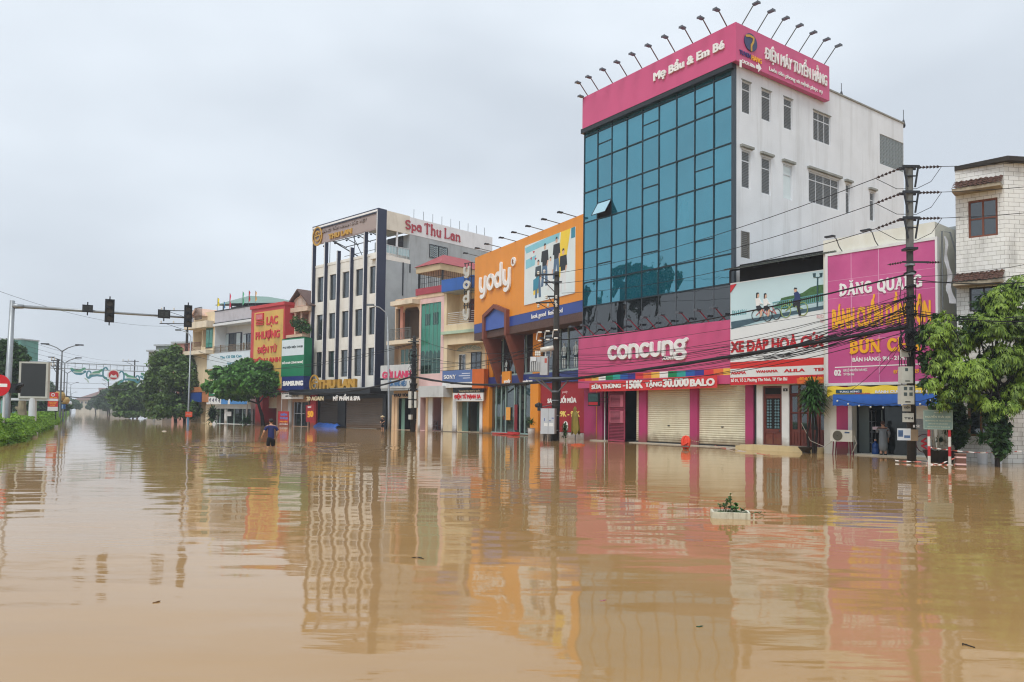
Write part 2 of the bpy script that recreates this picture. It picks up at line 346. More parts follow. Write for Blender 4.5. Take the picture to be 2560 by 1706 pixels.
# ================================================================ flood water
def water_mat():
    m = bpy.data.materials.new('flood_water'); m.use_nodes = True; nt = m.node_tree; b = nt.nodes['Principled BSDF']; K = nt.links.new
    t = nt.nodes.new('ShaderNodeTexCoord')
    def noise(sc_, loc, size, detail, rough=.5):
        mp = nt.nodes.new('ShaderNodeMapping'); mp.inputs['Scale'].default_value = sc_; mp.inputs['Location'].default_value = loc; mp.inputs['Rotation'].default_value = (0,0,R_(14)); K(t.outputs['Object'], mp.inputs[0])
        n = nt.nodes.new('ShaderNodeTexNoise'); n.inputs['Scale'].default_value = size; n.inputs['Detail'].default_value = detail; n.inputs['Roughness'].default_value = rough; K(mp.outputs[0], n.inputs['Vector']); return n.outputs['Fac']
    def mul(a, k):
        q = nt.nodes.new('ShaderNodeMath'); q.operation = 'MULTIPLY'; K(a, q.inputs[0])
        if isinstance(k, float): q.inputs[1].default_value = k
        else: K(k, q.inputs[1])
        return q.outputs[0]
    def add(a, c):
        q = nt.nodes.new('ShaderNodeMath'); K(a, q.inputs[0]); K(c, q.inputs[1]); return q.outputs[0]
    swell = mul(noise((1,1,1),(3,7,0), .55, 1.0), .021)
    wob = mul(noise((.55,1.25,1),(1,2,0), 2.0, 0.5), .0072)
    patch = noise((.35,1,1),(9,4,0), .10, 3)
    pr = nt.nodes.new('ShaderNodeMapRange'); pr.inputs['From Min'].default_value = .36; pr.inputs['From Max'].default_value = .62; K(patch, pr.inputs[0])
    rip = mul(mul(noise((.35,1.6,1),(5,1,0), 5.5, 2), .0017), pr.outputs[0])
    sx_ = nt.nodes.new('ShaderNodeSeparateXYZ'); K(t.outputs['Object'], sx_.inputs[0]); at_ = nt.nodes.new('ShaderNodeMapRange'); at_.inputs['From Min'].default_value = 6; at_.inputs['From Max'].default_value = 34; at_.inputs['To Min'].default_value = 1; at_.inputs['To Max'].default_value = .38; K(sx_.outputs[1], at_.inputs[0]); swell = mul(swell, at_.outputs[0]); wob = mul(wob, at_.outputs[0])
    vd = nt.nodes.new('ShaderNodeVectorMath'); vd.operation = 'DISTANCE'; vd.inputs[1].default_value = ground((677,1118)); K(t.outputs['Object'], vd.inputs[0])
    sn_ = nt.nodes.new('ShaderNodeMath'); sn_.operation = 'SINE'; K(mul(vd.outputs['Value'], 7.0), sn_.inputs[0])
    fo = nt.nodes.new('ShaderNodeMapRange'); fo.inputs['From Min'].default_value = 0; fo.inputs['From Max'].default_value = 7; fo.inputs['To Min'].default_value = .018; fo.inputs['To Max'].default_value = 0; K(vd.outputs['Value'], fo.inputs[0])
    h = add(add(add(swell, wob), rip), mul(sn_.outputs[0], fo.outputs[0]))
    bp = nt.nodes.new('ShaderNodeBump'); bp.inputs['Strength'].default_value = 1.0; bp.inputs['Distance'].default_value = 1.0; K(h, bp.inputs['Height']); K(bp.outputs[0], b.inputs['Normal'])
    mud = noise((.25,1,1),(0,0,0), .35, 6, .6)
    mr = nt.nodes.new('ShaderNodeMixRGB'); mr.inputs[1].default_value = c255(150,115,68); mr.inputs[2].default_value = c255(178,144,98); K(mud, mr.inputs[0]); K(mr.outputs[0], b.inputs['Base Color'])
    b.inputs['Roughness'].default_value = .045; b.inputs['IOR'].default_value = 1.34; b.inputs['Specular IOR Level'].default_value = .5
    return m
WATER = water_mat()
wm = MB(); wm.quad((-2500,-400,0),(2500,-400,0),(2500,4000,0),(-2500,4000,0))
tag(wm.build('water', WATER), 'brown muddy flood water covering the whole street', 'water', None, 'structure')
# ================================================================ palette
WHITE = mat('white_plaster', (226,230,234), .7, .08, .6, stain=.42, stain_col=(152,152,146), stretch=(1,1,.07), streak_scale=1.5)
WHITE2 = mat('white_paint', (226,228,228), .5, .06, 2, stain=.22, stain_col=(140,134,120), mud=.7)
CREAM = mat('cream_plaster', (226,212,176), .7, .1, 1, stain=.35, stain_col=(140,120,92))
GREYC = mat('grey_concrete', (172,180,184), .85, .14, .7, stain=.6, stain_col=(98,104,104), stretch=(1,1,.12), streak_scale=.9)
PINK = mat('pink_sign_sheet', (206,84,130), .42, .07, .5, stain=.15, stain_col=(160,50,96))
PINKD = mat('magenta_paint', (182,60,112), .5, .08, .8, stain=.2, stain_col=(120,36,66), mud=.7)
BLACKT = mat('black_trim', (30,33,38), .35, .2, 2)
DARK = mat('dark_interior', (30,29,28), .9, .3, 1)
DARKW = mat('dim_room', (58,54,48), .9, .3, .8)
ALU = mat('white_aluminium', (214,218,222), .4, .06, 3)
GREYM = mat('grey_metal', (120,126,130), .45, .12, 3, metal=.5)
DKMETAL = mat('dark_metal', (52,54,58), .5, .2, 4, metal=.3)
STEEL = mat('galvanised_steel', (158,164,168), .45, .12, 5, metal=.55, stain=.25, stain_col=(110,98,84))
ORANGE = mat('orange_cladding', (232,148,40), .45, .07, .5, stain=.22, stain_col=(170,102,36), mud=.7)
NAVY = mat('blue_band', (46,72,148), .4, .08, 1, stain=.15, stain_col=(30,44,90))
BROWN = mat('brown_cladding', (128,72,56), .55, .1, 1.2, stain=.3, stain_col=(82,44,36))
LOUVR = mat('brown_louvre', (104,80,72), .6, .25, 9, stretch=(8,8,.2), stain=.5, stain_col=(68,48,42), streak_scale=2)
LET = mat('white_letters', (240,240,238), .4, .03, 3)
REDL = mat('red_letters', (206,40,52), .4, .06, 3)
GOLD = mat('gold_letters', (206,158,62), .32, .12, 4, metal=.45)
YEL = mat('yellow_letters', (248,182,40), .4, .05, 3)
RED = mat('red_sheet', (190,40,48), .5, .08, 1.2, stain=.2, stain_col=(120,26,34), mud=.7)
SHUT = mat('cream_shutter', (222,216,190), .5, .06, 1.2, stain=.28, stain_col=(160,140,100), mud=.7)
SHUTD = mat('grey_shutter', (112,102,94), .55, .1, 1, stain=.25, stain_col=(92,82,72), mud=.7)
WOOD = mat('brown_wood', (122,62,50), .5, .25, 5, stretch=(6,6,.3), stain=.5, stain_col=(70,32,26), streak_scale=3, mud=.7)
GTEAL = glassmat('teal_glass', (26,100,120), (.22,.47,.57), .50, .015, .22, .03, .5)
GGREY = glassmat('grey_glass', (26,30,34), (.75,.78,.8), .13, .02, .3, .03, .6)
GDARK = glassmat('dark_glass', (38,44,48), (.9,.95,1), .12, .03, .25)
GGREEN = glassmat('green_glass', (40,118,98), (.6,.9,.8), .12, .03, .2)
GBLIND = mat('window_louvres', (150,154,156), .5, .1, 2)
# ================================================================ facade lines
TW = Fr((4.42,48.2), (11.2,38.76)); SW = Fr(TW.P1, TW.P1-TW.n*-16.9)
YD = Fr((-3.15,62.4), (4.42,48.2))
LINE = ((-21.6,81.7), (-3.25,64.3))
XD = Fr((10.9,38.3), (14.08,34.3)); DQ = Fr((13.8,33.6), (16.73,30.15))
def sub(P, vp, a, b): return Fr(along(P, vp, a), along(P, vp, b))
lamp_arm_m = mat('rusty_arm', (112,84,78), .6, .3, 6, metal=.3); lamp_arm_p = mat('red_arm', (150,46,66), .5, .2, 6); lamp_head_m = mat('lamp_housing', (96,100,106), .4, .15, 5, metal=.4)
def floodlight(F, u, z, y, o, up, label, group, armm=None, headm=None, flip=False, base=None):
    t = thing('floodlight', label, 'floodlight', F.world(u, y, z), F.ang, group)
    MB().tube([(0,0,0),(0,-o*.85,up*.93),(0,-o,up)], .032, 5).build('arm', armm or lamp_arm_m, t)
    h = MB(); h.box(-.11,.11,-o-.24,-o+.08,up-.03,up+.05); h.box(-.13,.13,-o-.26,-o-.22,up-.05,up+.06); h.build('lamp_head', headm or lamp_head_m, t)
    return t
# ================================================================ glass tower
tw = fthing('glass_tower', 'tall white building with teal glass front and pink ground floor', 'building', TW)
zt = SW.q('T', 2200, 815)[1]; D = 16.9; WT = TW.L
uL = .12
rows = [TW.q('T',1085,480)[1], TW.q('T',1085,690)[1], TW.q('T',1085,930)[1], TW.q('T',1085,1170)[1], TW.q('U',978,93)[1], TW.q('U',978,318)[1], TW.q('U',978,495)[1]]
cols = [0]+[TW.q('T',x,y)[0] for x,y in ((197,850),(290,810),(388,770),(490,720),(597,675),(712,625),(831,575),(955,520))]+[WT-.06]
zs0, zs1 = TW.q('U', 62, 1120, -.45)[1], TW.q('U', 62, 815, -.45)[1]     # shop sign
ztop_sign = TW.q('T', 1090, 147, -.3)[1]; zbot_sign = TW.q('T', 1090, 397, -.3)[1]; zband = TW.q('T', 1085, 440, -.15)[1]
# side wall with its windows (x along depth on SW)
sw_h = {}
S1 = [(1137,522,1195,755,1,.74),(1265,578,1328,803,1,.78),(1410,632,1468,858,1,.76),(1603,718,1717,955,3,.72)]
S2 = [(1135,975,1193,1240,1,.72),(1265,1022,1326,1280,1,.7),(1407,1070,1467,1313,1,.72),(1573,1115,1773,1378,4,.74),(1815,1200,1845,1402,1,.72),(1972,1252,2004,1450,1,.72)]
holes = [SW.box('T',*w[:4]) for w in S1+S2]
grill = SW.box('T',2037,873,2198,1130); lou = SW.box('V',140,45,188,228)
body = shell(0, D, 3.3, zt, .3, [h+() for h in holes]+[(*grill, 2.2), lou], .14, back=False)
body.box(0.02, D-.02, .16, .3, -.6, zt-.05) if False else None
wl = body.build('wall', WHITE, tw); wl.location = (WT,0,0); wl.rotation_euler[2] = math.pi/2
core = MB(); core.box(0.0, WT-.16, 3.05, D, -.6, TW.q('U',62,1000,-.45)[1]); core.box(0.0, WT-.16, .35, D, TW.q('U',62,1000,-.45)[1], zt-.7); core.quad((0,.2,-.6),(0,.2,zt),(0,D,zt),(0,D,-.6)); core.box(0,WT-.14,.2,.34,zt-.7,zt-.02); core.box(0,WT-.14,D-.2,D,zt-.7,zt-.02)
core.build('core', WHITE, tw)
def side(o): o.location = (WT,0,0); o.rotation_euler[2] = math.pi/2; return o
for i, (w, h) in enumerate(zip(S1+S2, holes)):
    lint = [( .14, .16, 100.10, 100.22)] if i >= 4 else [(.05,.03,100.0,100.05)]
    m_ = GBLIND if i != 6 else mat('boarded_pane', (214,226,228), .5, .04, 2)
    g = side(window(tw, h, m_, ALU, .1, w[4], 1, .06, w[5], lint, mat('stained_hood', (150,152,146), .8, .2, 2, stain=.6, stain_col=(80,80,74))))
    if i != 6:
        s = MB(); n = int((h[3]-h[2])/.085)
        for k in range(n): z = h[2]+.06+k*(h[3]-h[2]-.12)/n; s.box(h[0]+.06, h[1]-.06, .075, .098, z, z+.035)
        s.build('blind', mat('blind_slats', (96,102,106), .5, .15, 3), g)
s = MB(); n = 22
for k in range(n): z = grill[2]+k*(grill[3]-grill[2])/n; s.box(grill[0], grill[1], .03, .05, z, z+.05)
for k in range(8): x = grill[0]+(k+.5)*(grill[1]-grill[0])/8; s.box(x-.02, x+.02, .051, .07, grill[2], grill[3])
side(s.build('grille', mat('grille_bars', (140,150,152), .5, .1, 3), tw))
s = MB(); n = 14
for k in range(n): z = lou[2]+k*(lou[3]-lou[2])/n; s.quad((lou[0],.02,z),(lou[1],.02,z),(lou[1],.1,z+.11),(lou[0],.1,z+.11))
s.box(lou[0]-.05,lou[0],-.02,.1,lou[2],lou[3]); s.box(lou[1],lou[1]+.05,-.02,.1,lou[2],lou[3])
side(s.build('vent_louvre', mat('louvre_grey', (140,138,132), .6, .15, 3), tw))
cp = MB(); cp.box(-.02, D+.05, -.06, .32, zt, zt+.09); side(cp.build('parapet_cap', mat('stained_cap', (150,150,144), .85, .2, 2, stain=.7, stain_col=(74,74,70), stretch=(2,2,2)), tw))
# lightning rods, pipe
for (x,y0,y1) in ((1787,545,630),(2193,720,815)):
    a = SW.q('T',x,y1,.3); b = SW.q('T',x,y0,.3)
    r = MB(); r.tube([(a[0],.3,zt),(a[0],.3,b[1])], .02, 5); r.lathe([(.1,0),(.13,.15),(.05,.5)], (a[0],.3,zt), 8); side(r.build('lightning_rod', DKMETAL, tw))
# curtain wall
g = MB()
vent = {(r,c) for r in (0,2,4) for c in (1,4,7)}
for r in range(6):
    for c in range(9):
        x0, x1, z1, z0 = cols[c], cols[c+1], rows[r], rows[r+1]
        if c == 0: x0 = 0
        parts = [(z0, z1)] if (r,c) not in vent else [(z0, z0+(z1-z0)*.52), (z0+(z1-z0)*.52, z1)]
        for k, (a, b) in enumerate(parts):
            if (r,c) == (2,1) and k == 0: continue
            e = [rnd.uniform(-.011,.011) for _ in range(4)]
            g.quad((x0,e[0],a),(x1,e[1],a),(x1,e[2],b),(x0,e[3],b))
# top row runs up behind the sign
for c in range(9): g.quad((cols[c],0,rows[0]),(cols[c+1],0,rows[0]),(cols[c+1],0,zband+.25),(cols[c],0,zband+.25))
g.build('curtain_wall', GTEAL, tw)
x0, x1, z1, z0 = cols[1], cols[2], rows[2], rows[3]; zm = z0+(z1-z0)*.52
v = MB(); h_ = zm-z0; a_ = R_(32); v.quad((x0+.03,-math.sin(a_)*h_,zm-math.cos(a_)*h_),(x1-.03,-math.sin(a_)*h_,zm-math.cos(a_)*h_),(x1-.03,-.01,zm),(x0+.03,-.01,zm))
v.mat(1); v.tube([(x0+.03,-math.sin(a_)*h_,zm-math.cos(a_)*h_),(x1-.03,-math.sin(a_)*h_,zm-math.cos(a_)*h_)], .025, 4); v.tube([(x0+.03,-.01,zm),(x0+.03,-math.sin(a_)*h_,zm-math.cos(a_)*h_)], .025, 4); v.tube([(x1-.03,-.01,zm),(x1-.03,-math.sin(a_)*h_,zm-math.cos(a_)*h_)], .025, 4)
tag(v.build('open_vent', [glassmat('vent_glass', (120,180,196), (.8,.95,1), .5), BLACKT], tw), 'top hung vent pane tilted open')
v = MB(); v.box(x0+.03,x1-.03,.06,.3,z0+.03,zm-.03); v.build('vent_opening', DARK, tw)
m = MB()
for c in range(10): x = cols[c] if c else .03; m.box(x-.03, x+.03, -.045, .05, rows[-1], zband+.2)
for r in range(7): m.box(0, WT-.06, -.05, .04, rows[r]-.032, rows[r]+.032)
for (r,c) in vent: zz = rows[r+1]+(rows[r]-rows[r+1])*.52; m.box(cols[c]+.03, cols[c+1]-.03, -.038, .03, zz-.028, zz+.028)
m.build('mullion', mat('mullion_dark', (24,46,56), .4, .1, 3), tw)
MB().box(WT-.1, WT+.06, -.08, .12, 3.2, zbot_sign).build('corner_post', mat('slate_post', (58,70,80), .5, .1, 2), tw)
b_ = MB(); b_.box(-.05, WT+.08, -.28, 0.1, zband-.03, zbot_sign+.02); 
for k in range(1,9): b_.box(WT*k/9-.012, WT*k/9+.012, -.284, -.27, zband, zbot_sign)
b_.build('black_band', BLACKT, tw)
# lower dark glass
zg = TW.q('U', 965, 705, -.2)[1]
g = MB()
for c in range(9):
    e = [rnd.uniform(-.012,.012) for _ in range(4)]; a, b = cols[c], cols[c+1]
    g.quad((a,e[0],zs0),(b,e[1],zs0),(b,e[2],rows[-1]),(a,e[3],rows[-1]))
g.build('dark_glazing', GGREY, tw)
m = MB()
for c in range(10): m.box(cols[c]-.012, cols[c]+.012, -.02, .03, zs1-.6, rows[-1]-.03)
m.build('glazing_bar', mat('bar_grey', (92,98,104), .4, .1, 3), tw)
# ground floor
zf = zs0+.35
P_ = lambda r, x: TW.q(r, x, 900)[0]
gl = {}
pil = [(P_('L',555),P_('L',640)), (P_('L',1315),P_('L',1445)), (P_('L',2255),P_('M',178)), (P_('M',1008),P_('M',1150))]
for k, (a, b) in enumerate(pil): MB().box(a, b, -.08, .3, -.6, zf).build('pillar', PINKD, tw)
door = (P_('L',640), P_('L',1240))
sh = [(P_('L',1240),P_('L',1315)), (P_('L',1445),P_('L',2255)), (P_('M',178),P_('M',1008))]
for a, b in sh:
    s = shutter(tw, a, b, .1, zf, .1, SHUT, .115); 
    q = MB(); q.box(a, b, .05, .12, .03, .1); q.build('bottom_rail', DKMETAL, s)
    if b-a > 1: MB().box((a+b)/2-.07, (a+b)/2+.07, .04, .07, 1.0, 1.05).build('handle', BLACKT, s)
w = MB(); w.box(0, pil[0][0], .15, .3, -.6, zf); w.build('side_panel', PINKD, tw)
r_ = MB(); a, b = door; r_.quad((a,.3,-.6),(a,.3,zf),(a,3,zf),(a,3,-.6)); r_.quad((b,.3,-.6),(b,3,-.6),(b,3,zf),(b,.3,zf)); r_.quad((a,3,-.6),(a,3,zf),(b,3,zf),(b,3,-.6)); r_.quad((a,.1,zf-.01),(b,.1,zf-.01),(b,3,zf-.01),(a,3,zf-.01)); r_.box(a,b,.2,3,-.6,.04)
for k in range(6): r_.box(P_('L',1090),b-.02,.8+.3*k,1.1+.3*k,.04,.2+.18*k)
r_.build('stair_hall', DARKW, tw)
MB().tube([(P_('L',680),-.02,0),(P_('L',680),-.02,zf)], .03, 6).build('drain_pipe', ALU, tw)
# pink gate leaf with two boxed grilles
a, b = P_('L',772), P_('L',1078); gt = MB()
for (xa, xb, za, zb) in ((a,a+.05,0,3.05),(b-.06,b,0,3.05),(a,b,3.0,3.05),(a,b,.02,.1),(a,b,1.02,1.08),(a,b,1.9,1.98)): gt.box(xa,xb,-.16,-.11,za,zb)
for k in range(34): z = .1+k*.086; gt.box(a+.05,b-.06,-.15,-.135,z,z+.035)
gate = gt.build('gate_leaf', mat('gate_pink', (170,72,96), .5, .15, 3), tw)
bg = MB(); bg.box(a+.05,b-.06,-.115,-.11,.1,3.0); bg.build('gate_backing', mat('gate_dark', (106,34,54), .6, .2, 3), gate)
for (za, zb) in ((1.12,1.82),(2.05,2.75)):
    q = MB(); q.box(a+.2,b-.08,-.24,-.16,za,za+.03); q.box(a+.2,b-.08,-.24,-.16,zb-.03,zb); q.box(a+.2,a+.23,-.24,-.16,za,zb); q.box(b-.3,b-.08,-.24,-.16,za+.03,zb-.03)
    for k in range(9): z = za+.06+k*.068; q.box(a+.23,b-.3,-.22,-.2,z,z+.03)
    q.build('gate_cage', mat('cage_pink', (196,110,128), .5, .1, 3), gate)
pl = MB(); pl.box(P_('L',1225), P_('M',1150), -.45, .3, -.6, .04); pl.box(P_('L',470), P_('L',770), -.3, .3, -.6, .06); pl.build('plinth', mat('pale_kerb', (196,188,170), .7, .1, 2, stain=.4), tw)
# --- roof sign (own thing): pink box round the corner
rs = fthing('rooftop_sign', 'long pink rooftop sign wrapping the corner of the glass tower', 'sign', TW)
sl = TW.q('T', 95, 700, -.3)[0]; se = SW.q('T', 1703, 500, -.3)[0]
b_ = MB(); b_.box(sl, WT+.35, -.3, .15, zbot_sign, ztop_sign); b_.box(WT+.05, WT+.35, .15, se, zbot_sign, ztop_sign); b_.build('sign_box', PINK, rs)
tx(rs, TW, 'Mẹ Bầu & Em Bé', 'T', 563, 483, 535, 1025, -.31, LET, .08, .045)
def stx(s, reg, xl, yt, yb, xr, m, depth=.06, bold=.03, xcap=.682, w=-.36, dw=0):
    o = tx(rs, SW, s, reg, xl, yt, yb, xr, w, m, depth, bold, xcap); o.location = (WT,0,0); o.rotation_euler[2] = math.pi/2; return o
stx('ĐIỆN MÁY TUYỂN HẰNG', 'T', 1283, 312, 385, 1686, LET, .08, .022)
stx('Luôn tiên phong sứ mệnh phục vụ', 'T', 1313, 436, 462, 1660, LET, .03, .01)
stx('TUYEN', 'T', 1120, 325, 353, 1194, mat('indigo_letters', (70,50,120), .4, .05), .03, .04)
stx('HANG', 'T', 1198, 360, 392, 1264, YEL, .03, .02)
stx('CACH 500m', 'T', 1134, 388, 410, 1222, LET, .02, .04)
e = MB(); A_ = SW.q('T',1228,436,-.36); B_ = SW.q('T',1262,440,-.36); hh = .16
e.box(A_[0],B_[0]-.25,-.39,-.36,A_[1]-.1,A_[1]+.1); e.prism([(B_[0]-.25,A_[1]-.24),(B_[0],A_[1]),(B_[0]-.25,A_[1]+.24)],-.39,-.36)
A2 = SW.q('T',1121,392,-.36); e.box(A2[0],A2[0]+.14,-.39,-.36,A2[1]-.38,A2[1]); side(e.build('arrow', LET, rs))
cc = SW.q('T',1192,280,-.36); e = MB(); ex_ = (SW.q('T',1235,280,-.36)[0]-SW.q('T',1152,280,-.36)[0])/2; e.disc(cc[0],cc[1],ex_,-.4,-.36,28,.46)
side(e.build('emblem', mat('emblem_blue', (52,62,104), .4, .1), rs))
e = MB(); e.stroke([(cc[0]+ex_*a_,cc[1]+.46*b2) for a_,b2 in ((-.75,.5),(-.2,.68),(.4,.62),(.35,.15),(.05,-.35),(.05,-.9))],.12,-.42,-.4); side(e.build('emblem_figure', GOLD, rs))
# floodlights along the roof sign
xs = (135,205,298,392,491,597,706,822,941,1045); ys = (620,585,542,490,440,388,335,278,219,165)
for i, (x, y) in enumerate(zip(xs, ys)):
    floodlight(TW, TW.q('T',x,y,-.1)[0], ztop_sign, -.1, .8, .68, ORD[i]+' floodlight from the left along the top of the pink sign above the glass front', 'floodlights on the rooftop sign, glass side')
for i, (x, y) in enumerate(((1130,158),(1228,207),(1322,252),(1413,297),(1503,340),(1590,380),(1668,415))):
    u = SW.q('T',x,y,-.2)[0]; floodlight(SW, u, ztop_sign, -.2, .85, .8, ORD[i]+' floodlight from the corner over the electronics lettering on the pink rooftop sign', 'floodlights on the rooftop sign, wall side', GREYM)
t = floodlight(TW, sl+.1, ztop_sign-.1, -.1, .35, .1, 'small lone floodlight low at the far left end of the pink rooftop sign', None)
# --- shop sign above the shutters
cs = fthing('shop_sign', 'wide pink shop sign with white rounded lettering above cream roller shutters', 'sign', TW)
s0, s1 = TW.q('U',62,900,-.45)[0], TW.q('U',965,900,-.45)[0]
zc1, zc0 = TW.q('U',62,1046,-.45)[1], TW.q('U',62,1078,-.45)[1]
MB().box(s0, s1, -.45, .05, zs0, zs1).build('sign_box', PINK, cs)
pal = [(222,58,70),(236,116,62),(244,192,84),(240,240,238),(20,138,84),(48,168,158),(44,96,176),(58,60,150),(214,44,66),(236,116,62),(244,192,84),(240,240,238)]
st = MB(); mats_ = [mat('strip_%d' % i, p, .45, .05) for i, p in enumerate(pal[:8])]; wd = (TW.q('L',555,50,-.46)[0]-TW.q('L',305,50,-.46)[0])/2; x = TW.q('L',190,50,-.46)[0]; i = 0
while x < s1-.05: st.mat(i % 8); st.box(x, min(x+wd, s1), -.455, -.45, zc0, zc1); x += wd; i += 1
st.build('colour_strip', mats_, cs)
def arc(cx, cz, rx, rz, a0, a1, n=12): return [(cx+rx*math.cos(R_(a0+(a1-a0)*i/n)), cz+rz*math.sin(R_(a0+(a1-a0)*i/n))) for i in range(n+1)]
GL = {'c': (.82, [arc(.45,.5,.4,.5,48,312)]), 'o': (.95, [arc(.47,.5,.43,.5,0,360,18)]),
 'n': (.9, [[(.05,0),(.08,1)], arc(.43,.58,.36,.42,170,0)+[(.8,.0)]]), 'u': (.92, [[(.05,1),(.05,.45)]+arc(.42,.42,.37,.42,180,360)+[(.8,1)]]),
 'g': (.95, [arc(.42,.66,.36,.36,0,360,16), [(.75,.95),(.98,1.08)], [(.7,.45),(.62,.22),(.3,.2)]+arc(.42,-.12,.42,.33,120,-60)+arc(.42,-.12,.42,.3,-60,-200,8)]),
 'y': (.98, [[(.06,1),(.06,.5)]+arc(.43,.45,.37,.45,180,360), [(.8,1),(.8,.0)]+arc(.42,-.05,.38,.42,0,-120)]),
 'd': (.98, [arc(.43,.48,.38,.48,0,360,16), [(.81,1.62),(.81,.05)]])}
def word(par, F, s, reg, xl, yt, yb, xr, w, m, wt=.24, depth=.1, y=None):
    a = F.q(reg, xl, yt, w); b = F.q(reg, xl, yb, w); e = F.q(reg, xr, (yt+yb)/2, w); H = a[1]-b[1]; tot = sum(GL[c][0]+.18 for c in s)-.18+wt
    sx = (e[0]-a[0])/tot; mb = MB(); x = wt/2
    for c in s:
        for pl_ in GL[c][1]: mb.stroke([(a[0]+(x+p[0])*sx, b[1]+H*(wt*.3+p[1]*(1-.6*wt))) for p in pl_], wt*min(H, sx*1.15), w-depth, w)
        x += GL[c][0]+.18
    return mb.build('lettering', m, par)
word(cs, TW, 'concung', 'U', 240, 872, 950, 716, -.455, LET, .27, .12)
tx(cs, TW, '.com', 'U', 563, 922, 952, 640, -.455, LET, .08, .05)
for i, (x, y) in enumerate(((92,800),(160,795),(245,785),(335,775),(425,765),(522,750),(625,740),(732,725),(840,715),(938,703))):
    floodlight(TW, TW.q('U',x,y,-.3)[0], zs1, -.3, .85, .55, ORD[i]+' floodlight from the left on a red arm above the wide pink shop sign', 'floodlights above the shop sign', lamp_arm_p)
# --- cloth banner hung below
bn = fthing('cloth_banner', 'red cloth sale banner with white lettering hung below the pink shop sign', 'banner', TW)
c4 = [TW.q('L',392,130,-.62), TW.q('L',395,292,-.62), TW.q('U',888,1115,-.62), TW.q('U',888,1035,-.62)]
b_ = MB(); n = 24
for i in range(n+1):
    f = i/n; sag = -.05*math.sin(math.pi*f)
    for (p, q) in ((c4[0],c4[3]),(c4[1],c4[2])): b_.v.append((p[0]+(q[0]-p[0])*f, -.62+.02*math.sin(f*37)+.012*math.sin(f*81), p[1]+(q[1]-p[1])*f+sag*.4))
for i in range(n): b_.f.append((2*i,2*i+1,2*i+3,2*i+2)); b_.m.append(0)
bo = b_.build('cloth', mat('banner_red', (216,62,66), .6, .08, 1.5), bn, True)
def shear(o, x0, k):
    for v in o.data.vertices: v.co.z += (v.co.x-x0)*k
    return o
k_ = (c4[3][1]-c4[0][1])/(c4[3][0]-c4[0][0])
for (s, xl, yt, yb, xr) in (('SỮA THÙNG','L:435',172,246,975),('=','L:1010',165,205,1058),('150K','L:1072',92,240,1380),('TẶNG','L:1420',120,208,1730),('30.000','L:1745',62,212,2225)):
    xl = float(xl[2:]); o = tx(bn, TW, s, 'L', xl, yt, yb, xr, -.645, LET, .02, .06); shear(o, TW.q('L',xl,yb,-.645)[0], k_*.6)
o = tx(bn, TW, 'BALO', 'M', 35, 62, 185, 465, -.645, LET, .02, .06); shear(o, TW.q('M',35,90,-.645)[0], k_*.5)
# small hanging square sign by the yellow column (its drawing left plain)
hs = fthing('hanging_sign', 'small dark square sign on brackets beside the yellow column', 'sign', TW)
a = TW.q('L',372,320,-.7); b = TW.q('L',562,555,-.7)
MB().box(a[0],b[0],-.72,-.6,b[1],a[1]).build('sign_box', BLACKT, hs)
q_ = MB(); q_.box(a[0]+.06,b[0]-.06,-.724,-.72,b[1]+.28,a[1]-.08); q_.build('sign_face', mat('teal_face', (48,84,82), .5, .4, 4), hs)
q_ = MB(); q_.box(a[0]+.06,b[0]-.06,-.726,-.72,b[1]+.06,b[1]+.24); q_.build('red_panel', RED, hs)
q_ = MB(); q_.tube([(b[0]-.1,-.66,a[1]-.25),(b[0]+.5,-.1,a[1]-.25)],.02,4); q_.tube([(b[0]-.1,-.66,b[1]+.25),(b[0]+.5,-.1,b[1]+.25)],.02,4); q_.build('bracket', BLACKT, hs)
# ================================================================ orange clothes shop
yd = fthing('clothes_shop', 'orange clad clothes shop with blue band, brown fins and glass storeys', 'building', YD)
OV = 1.3; ztY = YD.q('Y',170,337)[1]; LY = YD.L
zb1 = YD.q('Y',163,779)[1]; zb0 = YD.q('Y',163,838)[1]; zl0 = YD.q('Y',163,884)[1]
b_ = MB(); b_.box(0, LY, 0, 14, zb1, ztY); 
for k in (.33,.66): b_.box(0,LY,-.004,0,zb1+(ztY-zb1)*k-.012,zb1+(ztY-zb1)*k+.012)
for u in (.2,.4,.62): b_.box(LY*u-.012,LY*u+.012,-.005,0,zb1,zb1+(ztY-zb1)*.66)
b_.build('upper_wall', ORANGE, yd)
b_ = MB(); b_.box(0.004, LY-.004, .01, OV+.4, zb0, zb1-.002); b_.build('blue_band', NAVY, yd)
b_ = MB(); n = 130
for k in range(n): x = LY*k/n; b_.box(x, x+LY/n*.7, .02, .12, zl0, zb0-.002)
b_.box(.01, LY-.01, .12, OV+.4, zl0, zb0-.004); b_.build('louvre_strip', LOUVR, yd)
